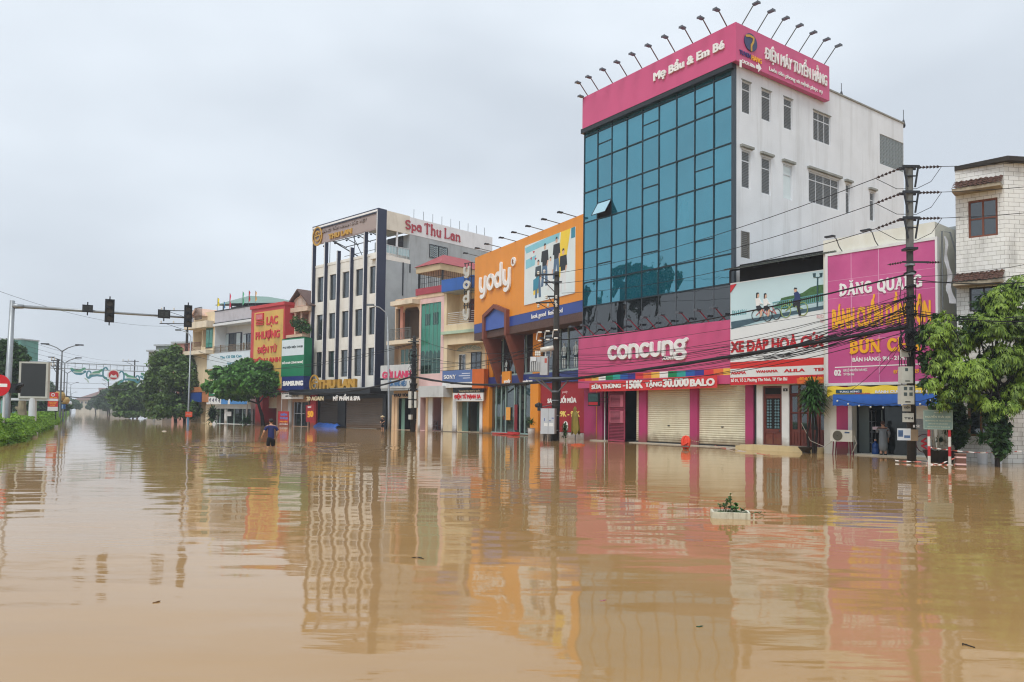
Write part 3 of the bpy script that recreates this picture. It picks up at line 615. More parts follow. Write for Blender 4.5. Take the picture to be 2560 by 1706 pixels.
# house shaped frame and fins
Q = lambda x, y, w=-.25: YD.q('Y',x,y,w)
gx0, gx1 = Q(230,720)[0], Q(385,700)[0]; gxm = Q(305,640)[0]; ga = Q(305,640)[1]; gs = Q(230,714)[1]; gi = .3
out = [(gx0,zl0-.1),(gx0,gs),(gxm,ga),(gx1+.1,gs),(gx1+.1,zl0-.1)]
b_ = MB()
for (p, q, tck) in ((out[0],out[1],gi),(out[1],out[2],gi),(out[2],out[3],gi),(out[3],out[4],gi)):
    d = Vector(q)-Vector(p); nrm = Vector((d.y,-d.x)).normalized()*gi
    b_.prism([p, q, (q[0]+nrm.x,q[1]+nrm.y), (p[0]+nrm.x,p[1]+nrm.y)], -.3-.003*rnd.random(), .02)
b_.build('gable_frame', BROWN, yd)
b_ = MB(); b_.prism([(gx0+.1,zb0),(gx0+.1,gs-.1),(gxm,ga-.15),(gx1,gs-.1),(gx1,zb0)], -.12, .005); b_.build('gable_panel', mat('gable_blue', (62,94,176), .4, .08, 1, stain=.2, stain_col=(50,70,130)), yd)
zfin = YD.q('K',320,770,OV)[1]
for x in (gx0, gx1-.2):
    b_ = MB(); pts = [(-.3,zl0+.02),(OV,zl0+.02),(OV,zfin),(OV-.12,zfin)]
    vs = [(x,y,z) for y,z in pts]+[(x+.3,y,z) for y,z in pts]
    b_.add(vs, [(0,1,2,3),(7,6,5,4),(0,4,5,1),(1,5,6,2),(2,6,7,3),(3,7,4,0)]); b_.build('fin', BROWN, yd)
# storeys behind
zk1, zk0 = YD.q('K',160,655,OV)[1], YD.q('K',160,772,OV)[1]
U_ = lambda x, y=900: YD.q('K',x,y,OV)[0]
lo = MB(); lo.box(.1, LY, OV+1.6, 14, -.6, zl0+.1); lo.quad((.1,OV,-.6),(.1,OV,zl0+.1),(.1,14,zl0+.1),(.1,14,-.6)); lo.build('rear_wall', mat('shop_inner', (70,66,62), .9, .2, 1), yd)
b_ = MB(); b_.box(U_(160), LY+.2, OV-.06, OV+.3, zk0, zk1); b_.build('lower_band', mat('lower_blue', (40,56,124), .4, .1, 1), yd)
b_ = MB(); b_.box(U_(380), LY, OV+.1, OV+.13, zk1+.12, zl0-.02); b_.build('upper_glazing', GDARK, yd)
b_ = MB()
for x in (388,540,690,1135,1240): b_.box(U_(x)-.05,U_(x)+.05,OV+.04,OV+.12,zk1+.12,zl0)
b_.box(U_(375),LY,OV-.02,OV+.12,zk1,zk1+.14); b_.build('upper_frame', mat('pale_frame', (156,178,176), .4, .1, 3), yd)
a = YD.q('L',390,700,.3)[0]; b = YD.q('L',530,700,.3)[0]
for (xa,xb,ya,yb,za,zb) in ((U_(150),U_(240),OV-.12,OV+.3,-.6,zk0-.01),(U_(150)+.1,U_(240)+.25,OV+.05,OV+.28,zk1,zl0),(U_(780),U_(885),OV-.12,OV+.3,-.6,zk0-.012),(U_(795),U_(900),OV-.05,OV+.2,zk1+.01,zl0-.01),(a,b,.3,OV+.28,-.6,zk0-.014)): MB().box(xa,xb,ya,yb,za,zb).build('column', ORANGE, yd)
b_ = MB(); b_.box(U_(245),U_(780),OV+.15,OV+.18,-.3,zk0); b_.build('shop_front', glassmat('shop_glass', (44,50,50), (.85,.95,.95), .12, .02, .5), yd)
b_ = MB()
for x in (300,368,425,540,612,675,765): b_.box(U_(x)-.03,U_(x)+.03,OV+.08,OV+.16,.1,zk0)
b_.box(U_(245),U_(780),OV+.07,OV+.16,.02,.14); b_.build('door_frame', mat('pale_green_frame', (164,190,182), .4, .1, 3), yd)
b_ = MB(); b_.box(U_(440),U_(495),OV+.04,OV+.07,1.1,2.1); b_.build('door_poster', mat('orange_notice', (238,170,80), .6, .15, 4), yd)
b_ = MB(); b_.box(U_(545),U_(585),OV+.06,OV+.075,.35,2.3); b_.build('sale_strip', mat('sale_red', (130,30,40), .6, .15, 4), yd)
b_ = MB(); b_.box(U_(415),U_(525),OV-.2,OV-.07,zk0+.02,zk1+.35); bs = b_.build('square_sign', ORANGE, yd)
b_ = MB(); b_.box(U_(230),U_(775),OV-.5,OV+.1,-.6,.06); b_.build('step', mat('wet_step', (110,100,88), .7, .2, 3), yd)
b_ = MB(); b_.box(U_(885),a,OV+.05,OV+.3,-.6,.36); b_.build('base_wall', WHITE2, yd)
# lettering on the building
lt = tx(yd, YD, 'look good  feel good', 'Y', 556, 718, 738, 762, 0.0, LET, .03, .015, .47)
o = word(yd, YD, 'yody', 'Y', 213, 470, 568, 428, -.02, LET, .26, .14)
e = MB(); c_ = YD.q('Y',438,358,-.02); e.disc(c_[0],c_[1],.34,-.1,0); e.build('registered_mark', LET, yd); o = letters('R', c_[0]-.13,c_[0]+.13,c_[1]-.17,c_[1]+.17,-.1,.03,.02).build('mark_letter', mat('mark_brown',(150,96,50),.5,.1), yd)  # white disc with a brown letter on it
tx(yd, YD, 'yody.vn', 'K', 656, 692, 716, 790, OV-.07, LET, .04, .05, .47)
o = tx(yd, YD, 'yody', 'K', 420, 690, 722, 508, OV-.205, LET, .04, .06, .47)
for i, (x, y) in enumerate(((850,52),(740,100),(632,140),(535,180),(450,207),(350,258),(285,282),(205,307))):
    floodlight(YD, Q(x,y,0)[0], ztY, .1, 1.2, .12, ORD[i]+' floodlight from the glass tower along the orange parapet', 'floodlights on the orange parapet', GREYM, DKMETAL)
# advertising board with a group of people
ad = fthing('advertising_board', 'large pale advertising board with printed group of young people on orange wall', 'billboard', YD)
a = Q(510,254,-.05); b = Q(841,570,-.05); c = Q(508,648,-.05)
X0, X1, Z0, Z1 = a[0], b[0], c[1], a[1]
MB().box(X0,X1,-.05,0,Z0,Z1).build('board', mat('ad_pale', (222,234,236), .4, .06, .5), ad)
pr = MB(); w_, h_ = X1-X0, Z1-Z0; U = lambda f: X0+w_*f; Vv = lambda f: Z0+h_*f
def pp(mi, pts): pr.mat(mi); pr.prism([(U(x),Vv(z)) for x,z in pts], -.053-.0006*pp.k, -.05); pp.k += 1
pp.k = 0
pp(0, [(.74,1),(.92,1),(.8,.3),(.68,.3)]); pp(1, [(.93,1),(1,1),(1,.84),(.93,.84)]); pp(2, [(.0,.96),(.5,1),(.72,1),(.7,.9),(.3,.88),(.04,.86)]); pp(0, [(.2,.3),(.34,.32),(.33,.15),(.2,.13)]); pp(2,[(.03,.75),(.25,.78),(.22,.62),(.03,.6)])
def person(x, z, s, sit=False, top=4):
    pp(3, [(x-.018*s,z),(x+.018*s,z),(x+.022*s,z+.05*s),(x+.012*s,z+.085*s),(x-.012*s,z+.085*s),(x-.022*s,z+.05*s)])
    pp(4, [(x-.024*s,z+.06*s),(x-.015*s,z+.1*s),(x+.015*s,z+.1*s),(x+.026*s,z+.05*s),(x+.02*s,z+.07*s)])
    pp(top, [(x-.065*s,z-.02*s),(x+.065*s,z-.02*s),(x+.08*s,z-.2*s),(x+.05*s,z-.2*s),(x+.05*s,z-.28*s),(x-.05*s,z-.28*s),(x-.05*s,z-.2*s),(x-.08*s,z-.2*s)])
    pp(3, [(x+.055*s,z-.2*s),(x+.08*s,z-.2*s),(x+.05*s,z-.33*s),(x+.03*s,z-.32*s)])
    pp(5 if sit else 6, [(x-.05*s,z-.28*s),(x+.05*s,z-.28*s),(x+.07*s,z-.62*s),(x+.02*s,z-.62*s),(x,z-.36*s),(x-.03*s,z-.62*s),(x-.075*s,z-.62*s)])
person(.66,.86,.9); person(.43,.82,.95); person(.79,.64,.9,True); person(.545,.6,.72,True,5); person(.3,.6,.85,False,8); 
pp(1,[(.2,.38),(.32,.42),(.3,.22),(.2,.2)]); pp(7,[(.15,.72),(.13,.76),(.16,.77)]); pp(7,[(.2,.82),(.18,.86),(.22,.85)]); pp(7,[(.24,.7),(.22,.74),(.26,.73)])
pr.build('print', [mat('ad_yellow',(244,212,60),.5,.06), mat('ad_teal',(52,140,168),.5,.1), mat('ad_cyan',(140,206,222),.5,.1), mat('ad_skin',(222,184,160),.5,.05), mat('ad_black',(38,40,46),.5,.1), mat('ad_white',(226,230,232),.5,.05), mat('ad_denim',(84,112,142),.5,.1), REDL, mat('ad_slate',(70,84,92),.5,.1)], ad)
# red poster wall
po = fthing('red_poster', 'dark red end of season sale poster with white and yellow lettering', 'poster', YD)
a = YD.q('K',900,790,OV+.04); z0 = YD.q('K',1300,1365,OV+.04)[1]; x1 = YD.q('L',390,700,OV)[0]
MB().box(a[0],x1,OV+.02,OV+.1,z0,zk0).build('board', mat('poster_red', (158,32,42), .5, .08, 1), po)
tx(po, YD, 'yody', 'K', 1180, 832, 852, 1250, OV+.02, mat('pale_pink_letters',(226,190,190),.5,.05), .01, .02, .47)
tx(po, YD, 'SALE CUỐI MÙA', 'K', 990, 925, 985, 1366, OV+.02, LET, .03, .05)
tx(po, YD, '129K - 99K', 'K', 1100, 1088, 1158, 1410, OV+.02, mat('pale_yellow_letters',(240,214,110),.5,.05), .01, .05)
c_ = YD.q('K',1225,1288,OV+.02); e = MB(); e.disc(c_[0],c_[1],.3,OV-.0,OV+.02,18,.36); e.mat(1); e.stroke([(c_[0],c_[1]+.16),(c_[0]+.02,c_[1])],.1,OV-.01,OV); e.stroke([(c_[0],c_[1]),(c_[0]-.06,c_[1]-.25)],.07,OV-.012,OV); e.stroke([(c_[0]+.03,c_[1]),(c_[0]+.07,c_[1]-.25)],.07,OV-.011,OV)
e.build('round_picture', [LET, NAVY], po)
# ================================================================ bicycle shop
xd = fthing('bicycle_shop', 'low white shop with brown wooden doors below a bicycle billboard', 'building', XD)
zr = XD.q('V',700,165,-.2)[1]; X_ = lambda r,x,y=1000,w=0: XD.q(r,x,y,w)[0]
zbt = XD.q('V',690,297,-.3)[1]; zbb = XD.q('V',65,1055,-.3)[1]
dh = XD.box('M',1290,178,1622,1203); fh = (X_('M',1745), XD.L+.0, dh[2], XD.q('M',1745,150)[1])
x0 = X_('M',1185)
shell(x0, XD.L, -.6, zbb+.3, 9, [(*dh,), (*fh,)], .16, back=False).build('wall', WHITE2, xd)
b_ = MB(); b_.box(x0-.3, XD.L+.6, .4, 9, -.6, zbb+.3); b_.box(x0-.3, XD.L+.7, .5, 9, zbb+.3, zbt+.2); b_.box(x0-.98, XD.L+.3, .04, .1, zbb+.3, zr+.02); b_.build('core', DARK, xd)  # thin dark sheet stands in for the shaded loft under the tin roof
b_ = MB(); b_.box(X_('M',1150), x0, .02, .3, -.6, zbb+.2); b_.build('gap_strip', mat('gap_grey', (44,52,48), .6, .2, 3), xd)  # dark grey strip closes the gap beside the tower
# panelled door
def panel_door(par, h, y, glassed=True, leaves=2):
    x0,x1,z0,z1 = h[:4]; w = x1-x0; H = z1-z0
    d = MB().box(x0,x1,y,y+.05,z0,z1).build('door', WOOD, par)
    b = MB(); fw = .09
    for (a,b1,c,e) in ((x0,x0+fw,z0,z1),(x1-fw,x1,z0,z1),(x0,x1,z1-fw,z1),(x0,x1,z0,z0+.05),(x0,x1,z0+H*.2,z0+H*.2+.12),(x0,x1,z0+H*.83,z0+H*.83+.08)): b.box(a,b1,y-.03-rnd.random()*.004,y,c,e)
    b.box((x0+x1)/2-.03,(x0+x1)/2+.03,y-.028,y,z0+.05,z0+H*.2)
    b.build('frame', mat('door_frame_wood', (104,50,42), .5, .2, 5), d)
    g = MB(); g.box(x0+fw,x1-fw,y-.012,y-.002,z0+H*.86,z1-fw); g.build('fanlight', DARK, d)
    g = MB(); xm = (x0+x1)/2
    for a,b1 in ((x0+.16,xm-.06),(xm+.06,x1-.16)):
        for i in range(5):
            za = z0+H*.28+i*(H*.5)/5; zb = za+H*.5/5-.02
            for k in range(4):
                cx, cz = a+(b1-a)*(.25 if k%2 else .75), za+(zb-za)*(.25 if k < 2 else .75); g.disc(cx,cz,.055,y-.02,y-.004,8)
        g.box(a,b1,y-.012,y-.004,z0+H*.28,z0+H*.28+.01)
    g.build('ironwork', mat('blue_ironwork', (96,128,136), .5, .2, 8), d)
    g = MB(); g.box(x0+.14,x1-.14,y-.006,y-.003,z0+H*.27,z0+H*.79); g.build('dark_panel', DARK, d)
    MB().ball((x1-.14,y-.06,z0+H*.24),.035).build('knob', BLACKT, d)
    return d
panel_door(xd, dh, .1)
b_ = MB(); b_.box(fh[0],fh[1],.14,.2,fh[2],fh[3]); sf = b_.build('shop_front', mat('shop_front_wood', (112,56,46), .5, .25, 5, stretch=(6,6,.3), stain=.5, stain_col=(64,30,26)), xd)
b_ = MB(); W_ = fh[1]-fh[0]; H_ = fh[3]-fh[2]; nb = 4
for i in range(nb):
    a = fh[0]+W_*i/nb+.06; e = fh[0]+W_*(i+1)/nb-.06
    b_.box(a+.05,e-.05,.125,.139,fh[2]+H_*.27,fh[2]+H_*.52); b_.box(a+.05,e-.05,.125,.139,fh[2]+H_*.55,fh[2]+H_*.8); b_.box(a,e,.125,.139,fh[2]+H_*.86,fh[3]-.05)
b_.build('pane', GDARK, sf)
b_ = MB()
for i in range(nb+1): x = fh[0]+W_*i/nb; b_.box(x-.04,x+.04,.08,.14,fh[2],fh[3])
b_.box(fh[0],fh[1],.075,.14,fh[2]+H_*.82,fh[2]+H_*.85); b_.box(fh[0],fh[1],.09,.14,fh[2]+H_*.53,fh[2]+H_*.545)
for i in range(nb):
    a = fh[0]+W_*i/nb+.12; e = fh[0]+W_*(i+1)/nb-.12
    for (p,q) in ((a,(a+e)/2-.03),((a+e)/2+.03,e)): b_.box(p,q,.11,.14,fh[2]+.08,fh[2]+H_*.22)
b_.build('frame', mat('door_frame_wood', (104,50,42)), sf)
b_ = MB(); a = X_('M',1650,240); b_.box(a,a+.22,-.02,.01,XD.q('M',1650,268)[1],XD.q('M',1650,218)[1]); b_.build('house_number', BLACKT, xd)
o = tx(xd, XD, '4', 'M', 1672, 232, 256, 1694, -.02, LET, .005, .03)
st = MB(); sz = dh[2]+.0; stp = XD.q('M',905,1205,-1.0); st.box(X_('M',905,1205,-1.0), XD.L+.15, -1.0, .15, -.6, sz-.01)
st.slab([(X_('M',905,1205,-1.0),-1.0),(X_('M',820,1280,-1.0),-1.0),(X_('M',1000),.0),(X_('M',1040),.0)], -.6, sz-.06)
st.build('entrance_step', mat('cream_step', (222,202,154), .6, .08, 1.5, stain=.35, stain_col=(150,120,72)), xd)
# open loft with tin roof over the billboard
rf = MB(); e0 = XD.q('V',38,305,-.7); e1 = XD.q('V',715,178,-.7); n = 60; xa, xb = e0[0]-.1, e1[0]+.3; zr0 = (e0[1]+e1[1])/2
vs = []
for i in range(n*2+1):
    f = i/(n*2); x = xa+(xb-xa)*f; dz = .03 if i % 2 else 0
    vs += [(x,-.75,zr0+dz),(x,5,zr0+1.1+dz)]
rf.add(vs, [(2*i,2*i+2,2*i+3,2*i+1) for i in range(n*2)]); rf.box(xa,xb,-.74,-.7,zr0-.05,zr0-.02)
rf.build('tin_roof', mat('tin_roof', (92,100,96), .6, .2, 2, stain=.5, stain_col=(64,52,44)), xd)
b_ = MB()
for i in range(5): x = xa+.3+(xb-xa-.6)*i/4; b_.tube([(x,-.6,zr0-.06),(x,4,zr0+.85)],.05,5); 
b_.tube([(xa,-.2,zbt),(xa,-.2,zr0)],.06,5); b_.build('roof_beam', DKMETAL, xd)
# billboard
bb = fthing('bicycle_billboard', 'wide billboard of cyclists by a railing above a red bicycle shop name', 'billboard', XD)
bx0, bx1 = XD.q('V',68,700,-.35)[0], XD.q('V',692,700,-.35)[0]+.25; zw = XD.q('V',68,890,-.35)[1]; zl1 = XD.q('V',68,948,-.35)[1]; zl0_ = XD.q('V',68,1005,-.35)[1]
MB().box(bx0,bx1,-.35,-.1,zbb,zbt).build('board', mat('board_white', (226,230,230), .4, .05, .6), bb)
pr = MB(); BW, BZ = bx1-bx0, zbt-zw; kk = [0]
cb = [XD.q('V',x,y,-.36) for x,y in ((70,395),(690,298),(690,890),(70,890))]
def bq(x,y):
    "billboard picture coordinates from the V crop -> board"
    return XD.q('V',x,y,-.36)
def pp(mi, pts): pr.mat(mi); pr.prism([bq(*p) for p in pts], -.3535-.0005*kk[0], -.35); kk[0] += 1
def ln(mi, pts, w): pr.mat(mi); pr.stroke([bq(*p) for p in pts], w, -.3535-.0005*kk[0], -.35, 6); kk[0] += 1
def ring(mi, x, y, rx, ry, w): ln(mi, [(x+rx*math.cos(2*math.pi*i/16), y+ry*math.sin(2*math.pi*i/16)) for i in range(17)], w)
pp(0, [(70,395),(690,300),(690,520),(70,640)])                       # pale sky
pp(1, [(70,640),(690,510),(690,552),(300,640),(75,690)])             # promenade
pp(2, [(72,640),(250,612),(690,530),(690,556),(500,590),(240,640),(74,690)])
pp(3, [(390,510),(400,485),(440,475),(490,465),(540,450),(590,415),(640,400),(690,395),(690,500),(540,530),(420,560),(340,545)])
for x in range(80,165,12): pp(4, [(x,612-x*.12),(x,575-x*.1+(x%5)*3),(x+8,572-x*.1),(x+8,610-x*.12)])
for i in range(28):
    x = 345+i*12.6; yb = 560-(i*2.2); pp(4, [(x,yb),(x,yb-46),(x+4,yb-47),(x+4,yb-1)])
ln(4, [(345,515),(690,452)], .035); ln(4, [(345,560),(690,500)], .03)
ln(5, [(636,545),(638,350)], .06); ln(5, [(612,345),(640,352),(664,342)], .035)
for x,y in ((616,338),(660,336)): pp(5, [(x-10,y-14),(x+10,y-16),(x+7,y+12),(x-6,y+12)])
for (x,y,r) in ((236,598,28),(310,597,30),(368,588,28),(430,570,32),(540,555,34)): ring(6 if x < 400 else 7, x, y, r, r*1.28, .03)
for pts in (((236,598),(275,560),(310,597)),((275,560),(300,545)),((300,545),(310,597)),((300,550),(368,588)),((340,540),(368,588))): ln(8, list(pts), .03)
for pts in (((430,570),(470,530),(540,555)),((470,530),(525,520)),((455,500),(470,530))): ln(7, list(pts), .035)
def cyc(x, y, top, bot, hair, s=1.0):
    pp(9, [(x-7*s,y),(x+7*s,y-1),(x+8*s,y+18*s),(x,y+26*s),(x-7*s,y+18*s)]); pp(hair, [(x-10*s,y+20*s),(x-9*s,y-6*s),(x+3*s,y-10*s),(x+8*s,y-3*s),(x-1*s,y+4*s),(x-3*s,y+28*s),(x-9*s,y+30*s)])
    pp(top, [(x-14*s,y+30*s),(x+10*s,y+26*s),(x+22*s,y+52*s),(x+34*s,y+66*s),(x+14*s,y+64*s),(x+12*s,y+78*s),(x-10*s,y+82*s)])
    pp(bot, [(x-10*s,y+80*s),(x+14*s,y+74*s),(x+32*s,y+98*s),(x+18*s,y+112*s),(x-6*s,y+104*s)])
    pp(9, [(x+20*s,y+106*s),(x+30*s,y+100*s),(x+28*s,y+138*s),(x+20*s,y+152*s),(x+14*s,y+150*s)])
cyc(247,458,10,11,11); cyc(297,462,10,11,11,.95)
pp(9, [(486,424),(500,421),(503,440),(494,450),(486,441)]); pp(11, [(483,430),(488,416),(502,418),(503,426),(492,428)])
pp(12, [(484,452),(508,442),(524,465),(526,510),(508,520),(494,505),(478,520),(476,512),(490,480)]); pp(11, [(494,508),(526,508),(522,560),(530,598),(516,600),(508,560),(500,530),(486,545),(476,530)])
pp(13, [(70,400),(108,392),(70,450)])
pr.build('picture', [mat('pic_sky',(196,222,228),.45,.06,.5), mat('pic_walk',(176,204,210),.45,.08), mat('pic_kerb',(70,96,108),.45,.15,4), mat('pic_green',(72,112,66),.5,.35,8), mat('pic_teal',(104,164,170),.45,.1), mat('pic_lamp',(52,84,92),.45,.1), mat('pic_wheel',(56,60,64),.45,.1), mat('pic_lime',(150,170,96),.45,.1), mat('pic_rose',(196,110,104),.45,.1), mat('pic_skin',(218,176,150),.45,.06), mat('pic_shirt',(232,232,230),.45,.04), mat('pic_black',(40,40,44),.45,.1), mat('pic_blue',(44,62,110),.45,.1), REDL], bb)
tx(bb, XD, 'XE ĐẠP HOÀ CÚC', 'V', 70, 770, 842, 700, -.355, mat('sign_red', (200,40,48), .4, .05), .015, .05)
pr = MB(); zrb = XD.q('V',68,905,-.36)[1]
pr.box(bx0,bx1,-.354,-.35,zl1,zrb); pr.mat(1); pr.box(bx0,bx1,-.3536,-.35,zbb+.001,zl0_); pr.mat(2); pr.prism([bq(500,1010),bq(690,1000),bq(690,1040),bq(505,1045)],-.355,-.35)
pr.build('red_band', [mat('band_red',(214,52,48),.45,.06), mat('band_red2',(206,44,52),.45,.06), mat('band_orange',(224,110,52),.45,.06)], bb)
for (s,xl,yt,yb,xr) in (('ASAMA',72,966,984,170),('WAHAMA',235,958,974,378),('ALILA',418,950,970,555),('TEK',612,942,962,695)):
    tx(bb, XD, s, 'V', xl, yt, yb, xr, -.352, mat('sign_red', (200,40,48)), .01, .05)
tx(bb, XD, 'Số 01, Tổ 2, Phường Yên Ninh, TP Yên Bái', 'V', 72, 1014, 1034, 440, -.354, LET, .01, .03)
tx(bb, XD, 'ĐT: 0995 125 316', 'V', 520, 1003, 1021, 672, -.357, YEL, .01, .03)
tx(bb, XD, 'RIDE', 'V', 632, 596, 618, 694, -.352, mat('pale_red_letters',(226,190,190),.5,.04), .01, .03)
tx(bb, XD, 'US', 'V', 655, 622, 645, 692, -.352, mat('pale_red_letters',(226,190,190)), .01, .05)
# ================================================================ noodle shop
dq = fthing('noodle_shop', 'white noodle shop behind a giant pink signboard and blue awning', 'building', DQ)
zdt = DQ.q('W',345,345,.1)[1]; zsb = DQ.q('V',690,1060,-.25)[1]; zst = DQ.q('V',690,198,-.25)[1]
DX = lambda r,x,y=1000,w=0: DQ.q(r,x,y,w)[0]
oh = (DX('N',560,1000), DX('N',1515,1000), .06, zsb+.25, 3.2)
shell(-.15, DQ.L-.05, -.6, zdt, 9, [oh], .3).build('wall', mat('noodle_wall', (224,224,214), .7, .08, .6, stain=.3, stain_col=(170,162,120)), dq)
b_ = MB(); x0_,x1_,z0_,z1_,d_ = oh; e_ = .02
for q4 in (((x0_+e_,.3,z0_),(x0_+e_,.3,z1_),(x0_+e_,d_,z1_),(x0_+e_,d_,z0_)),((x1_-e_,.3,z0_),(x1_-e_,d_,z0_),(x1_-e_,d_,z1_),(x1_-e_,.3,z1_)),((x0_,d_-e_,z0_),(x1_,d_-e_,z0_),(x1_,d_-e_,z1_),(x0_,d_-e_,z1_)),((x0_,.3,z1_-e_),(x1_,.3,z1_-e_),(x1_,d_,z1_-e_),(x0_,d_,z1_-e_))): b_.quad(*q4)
b_.build('shade_liner', DARK, dq); b_ = MB(); b_.box(DX('N',330), DX('N',500), -.12, 0, -.6, zsb+.2); b_.build('pilaster', PINKD, dq)  # dark liner puts the room's shade into colour over the pale shell
b_ = MB(); b_.box(DX('N',500), DX('N',558), -.1, 0.02, -.6, zsb+.2); b_.build('door_post', WHITE2, dq)
b_ = MB(); b_.box(oh[0]-.1, DQ.L+.2, -.35, .2, -.6, .05); b_.build('doorstep', mat('pale_kerb', (196,188,170)), dq)
b_ = MB(); b_.box(DX('N',1005),DX('N',1500),.22,.25,.08,zsb+.2); b_.build('sliding_glass', glassmat('dark_shop_glass',(28,32,32),(.8,.85,.85),.045,.03,.3), dq)  # dark glass with low reflection
b_ = MB(); b_.box(DX('N',560),DX('N',720),.5,.55,.08,2.6); b_.box(DX('N',960)-.02,DX('N',960)+.02,.2,.24,.5,1.9); b_.build('inner_panel', mat('grey_green_panel',(92,104,104),.6,.12), dq)
b_ = MB(); b_.box(DX('N',1515),DX('N',1770),.0,.12,.1,1.55); ppn = b_.build('side_panel', mat('pale_grey_panel',(176,182,190),.5,.08), dq)
b_ = MB(); c_ = DQ.q('N',1635,1140,0); b_.stroke([(c_[0]+.32*math.cos(i*math.pi/8),c_[1]+.36*math.sin(i*math.pi/8)) for i in range(17)],.03,-.012,0); b_.mat(1); b_.stroke([(c_[0]+.05,c_[1]+.2),(c_[0]-.1,c_[1]+.08),(c_[0]+.1,c_[1]),(c_[0]-.1,c_[1]-.1),(c_[0]+.06,c_[1]-.2)],.07,-.01,0)
b_.build('emblem', [mat('emblem_maroon',(96,40,60),.5,.05), REDL], ppn)
# inside: rack, kettle shapes kept simple but real
ra = fthing('steel_rack', 'dark steel rack of pots just inside the noodle shop', 'rack', DQ)
b_ = MB(); a, b = DX('N',700,1000,.8), DX('N',860,1000,.8)
for x in (a,b):
    for y in (.7,1.05): b_.tube([(x,y,.06),(x,y,1.9)],.02,4)
for z in (.5,.95,1.4,1.85): b_.box(a-.03,b+.03,.68,1.07,z,z+.03)
b_.build('frame', STEEL, ra)
b_ = MB(); b_.lathe([(.14,0),(.15,.2),(.13,.24)],(a+.2,.85,.98),10); b_.lathe([(.12,0),(.13,.3),(.1,.32)],(b-.15,.88,.98),10); b_.lathe([(.16,0),(.17,.16),(.02,.2)],(a+.25,.85,.53),10); b_.build('pot', mat('pot_metal',(70,74,76),.4,.2,4,metal=.6), ra)
tag(MB().box(DX('N',745,870,.6),DX('N',790,870,.6),.58,.66,DQ.q('N',760,930,.6)[1],DQ.q('N',760,825,.6)[1]).build('towel', mat('towel_white',(210,214,214),.8,.1,4)), 'white towel hung on the steel rack in the noodle shop', 'towel').matrix_world = Matrix.Translation(DQ.loc) @ Matrix.Rotation(DQ.ang,4,'Z')
wb_ = fthing('water_bottle', 'big blue water bottle standing at the noodle shop door', 'bottle', DQ)
a = DQ.q('N',898,1330,.15); b_ = MB(); b_.lathe([(.13,0),(.14,.05),(.14,.22),(.125,.25),(.14,.28),(.14,.42),(.04,.5),(.04,.56)],(a[0],.15,.05),12); b_.build('bottle', mat('blue_bottle',(28,72,140),.2,.15,4), wb_, True); MB().lathe([(.05,0),(.05,.08)],(a[0],.15,.6),8).build('cap', mat('cap_tan',(190,150,130),.6,.1), wb_)
sn = fthing('door_notice', 'pink lettered white notice taped on the noodle shop glass door', 'notice', DQ)
a = DQ.box('N',855,888,990,935,.15); MB().box(a[0],a[1],.13,.15,a[2],a[3]).build('card', mat('notice_white',(222,206,214),.6,.06), sn); letters('KHÔNG BÁN', a[0]+.05,a[1]-.05,a[2]+.08,a[3]-.06,.13,.004,.03).build('lettering', PINKD, sn)
# giant signboard
gs_ = fthing('noodle_signboard', 'giant pink signboard with white and yellow noodle dishes in a white frame', 'billboard', DQ)
sx0, sx1 = DQ.q('V',690,600,-.25)[0], DQ.q('V',1425,600,-.25)[0]; fx0, fx1 = DQ.q('V',706,600,-.25)[0], DQ.q('V',1410,600,-.25)[0]; fz1 = DQ.q('V',706,212,-.25)[1]; fz0 = DQ.q('V',706,1042,-.25)[1]
MB().box(fx0-.01,fx1+.01,-.25,-.1,fz0-.01,fz1+.01).build('panel', mat('noodle_pink', (200,86,144), .35, .06, .35, stain=.55, stain_col=(222,120,166), stretch=(1,1,1), streak_scale=.35), gs_)
b_ = MB(); b_.box(sx0,fx0,-.28,-.05,zsb,zst); b_.box(fx1,sx1,-.28,-.05,zsb,zst); b_.box(fx0,fx1,-.28,-.05,zsb,fz0); b_.box(fx0,fx1,-.28,-.05,fz1,zst); b_.build('frame', WHITE2, gs_)
b_ = MB()
for x in (858,1038): u = DQ.q('V',x,600,-.25)[0]; b_.box(u-.012,u+.012,-.253,-.25,fz0,fz1)
for y in (.66,.8,.33): z = fz0+(fz1-fz0)*y; b_.box(fx0,fx1,-.2525,-.25,z-.006,z+.006)
b_.build('seam', mat('seam_pale',(226,170,200),.5,.05), gs_)
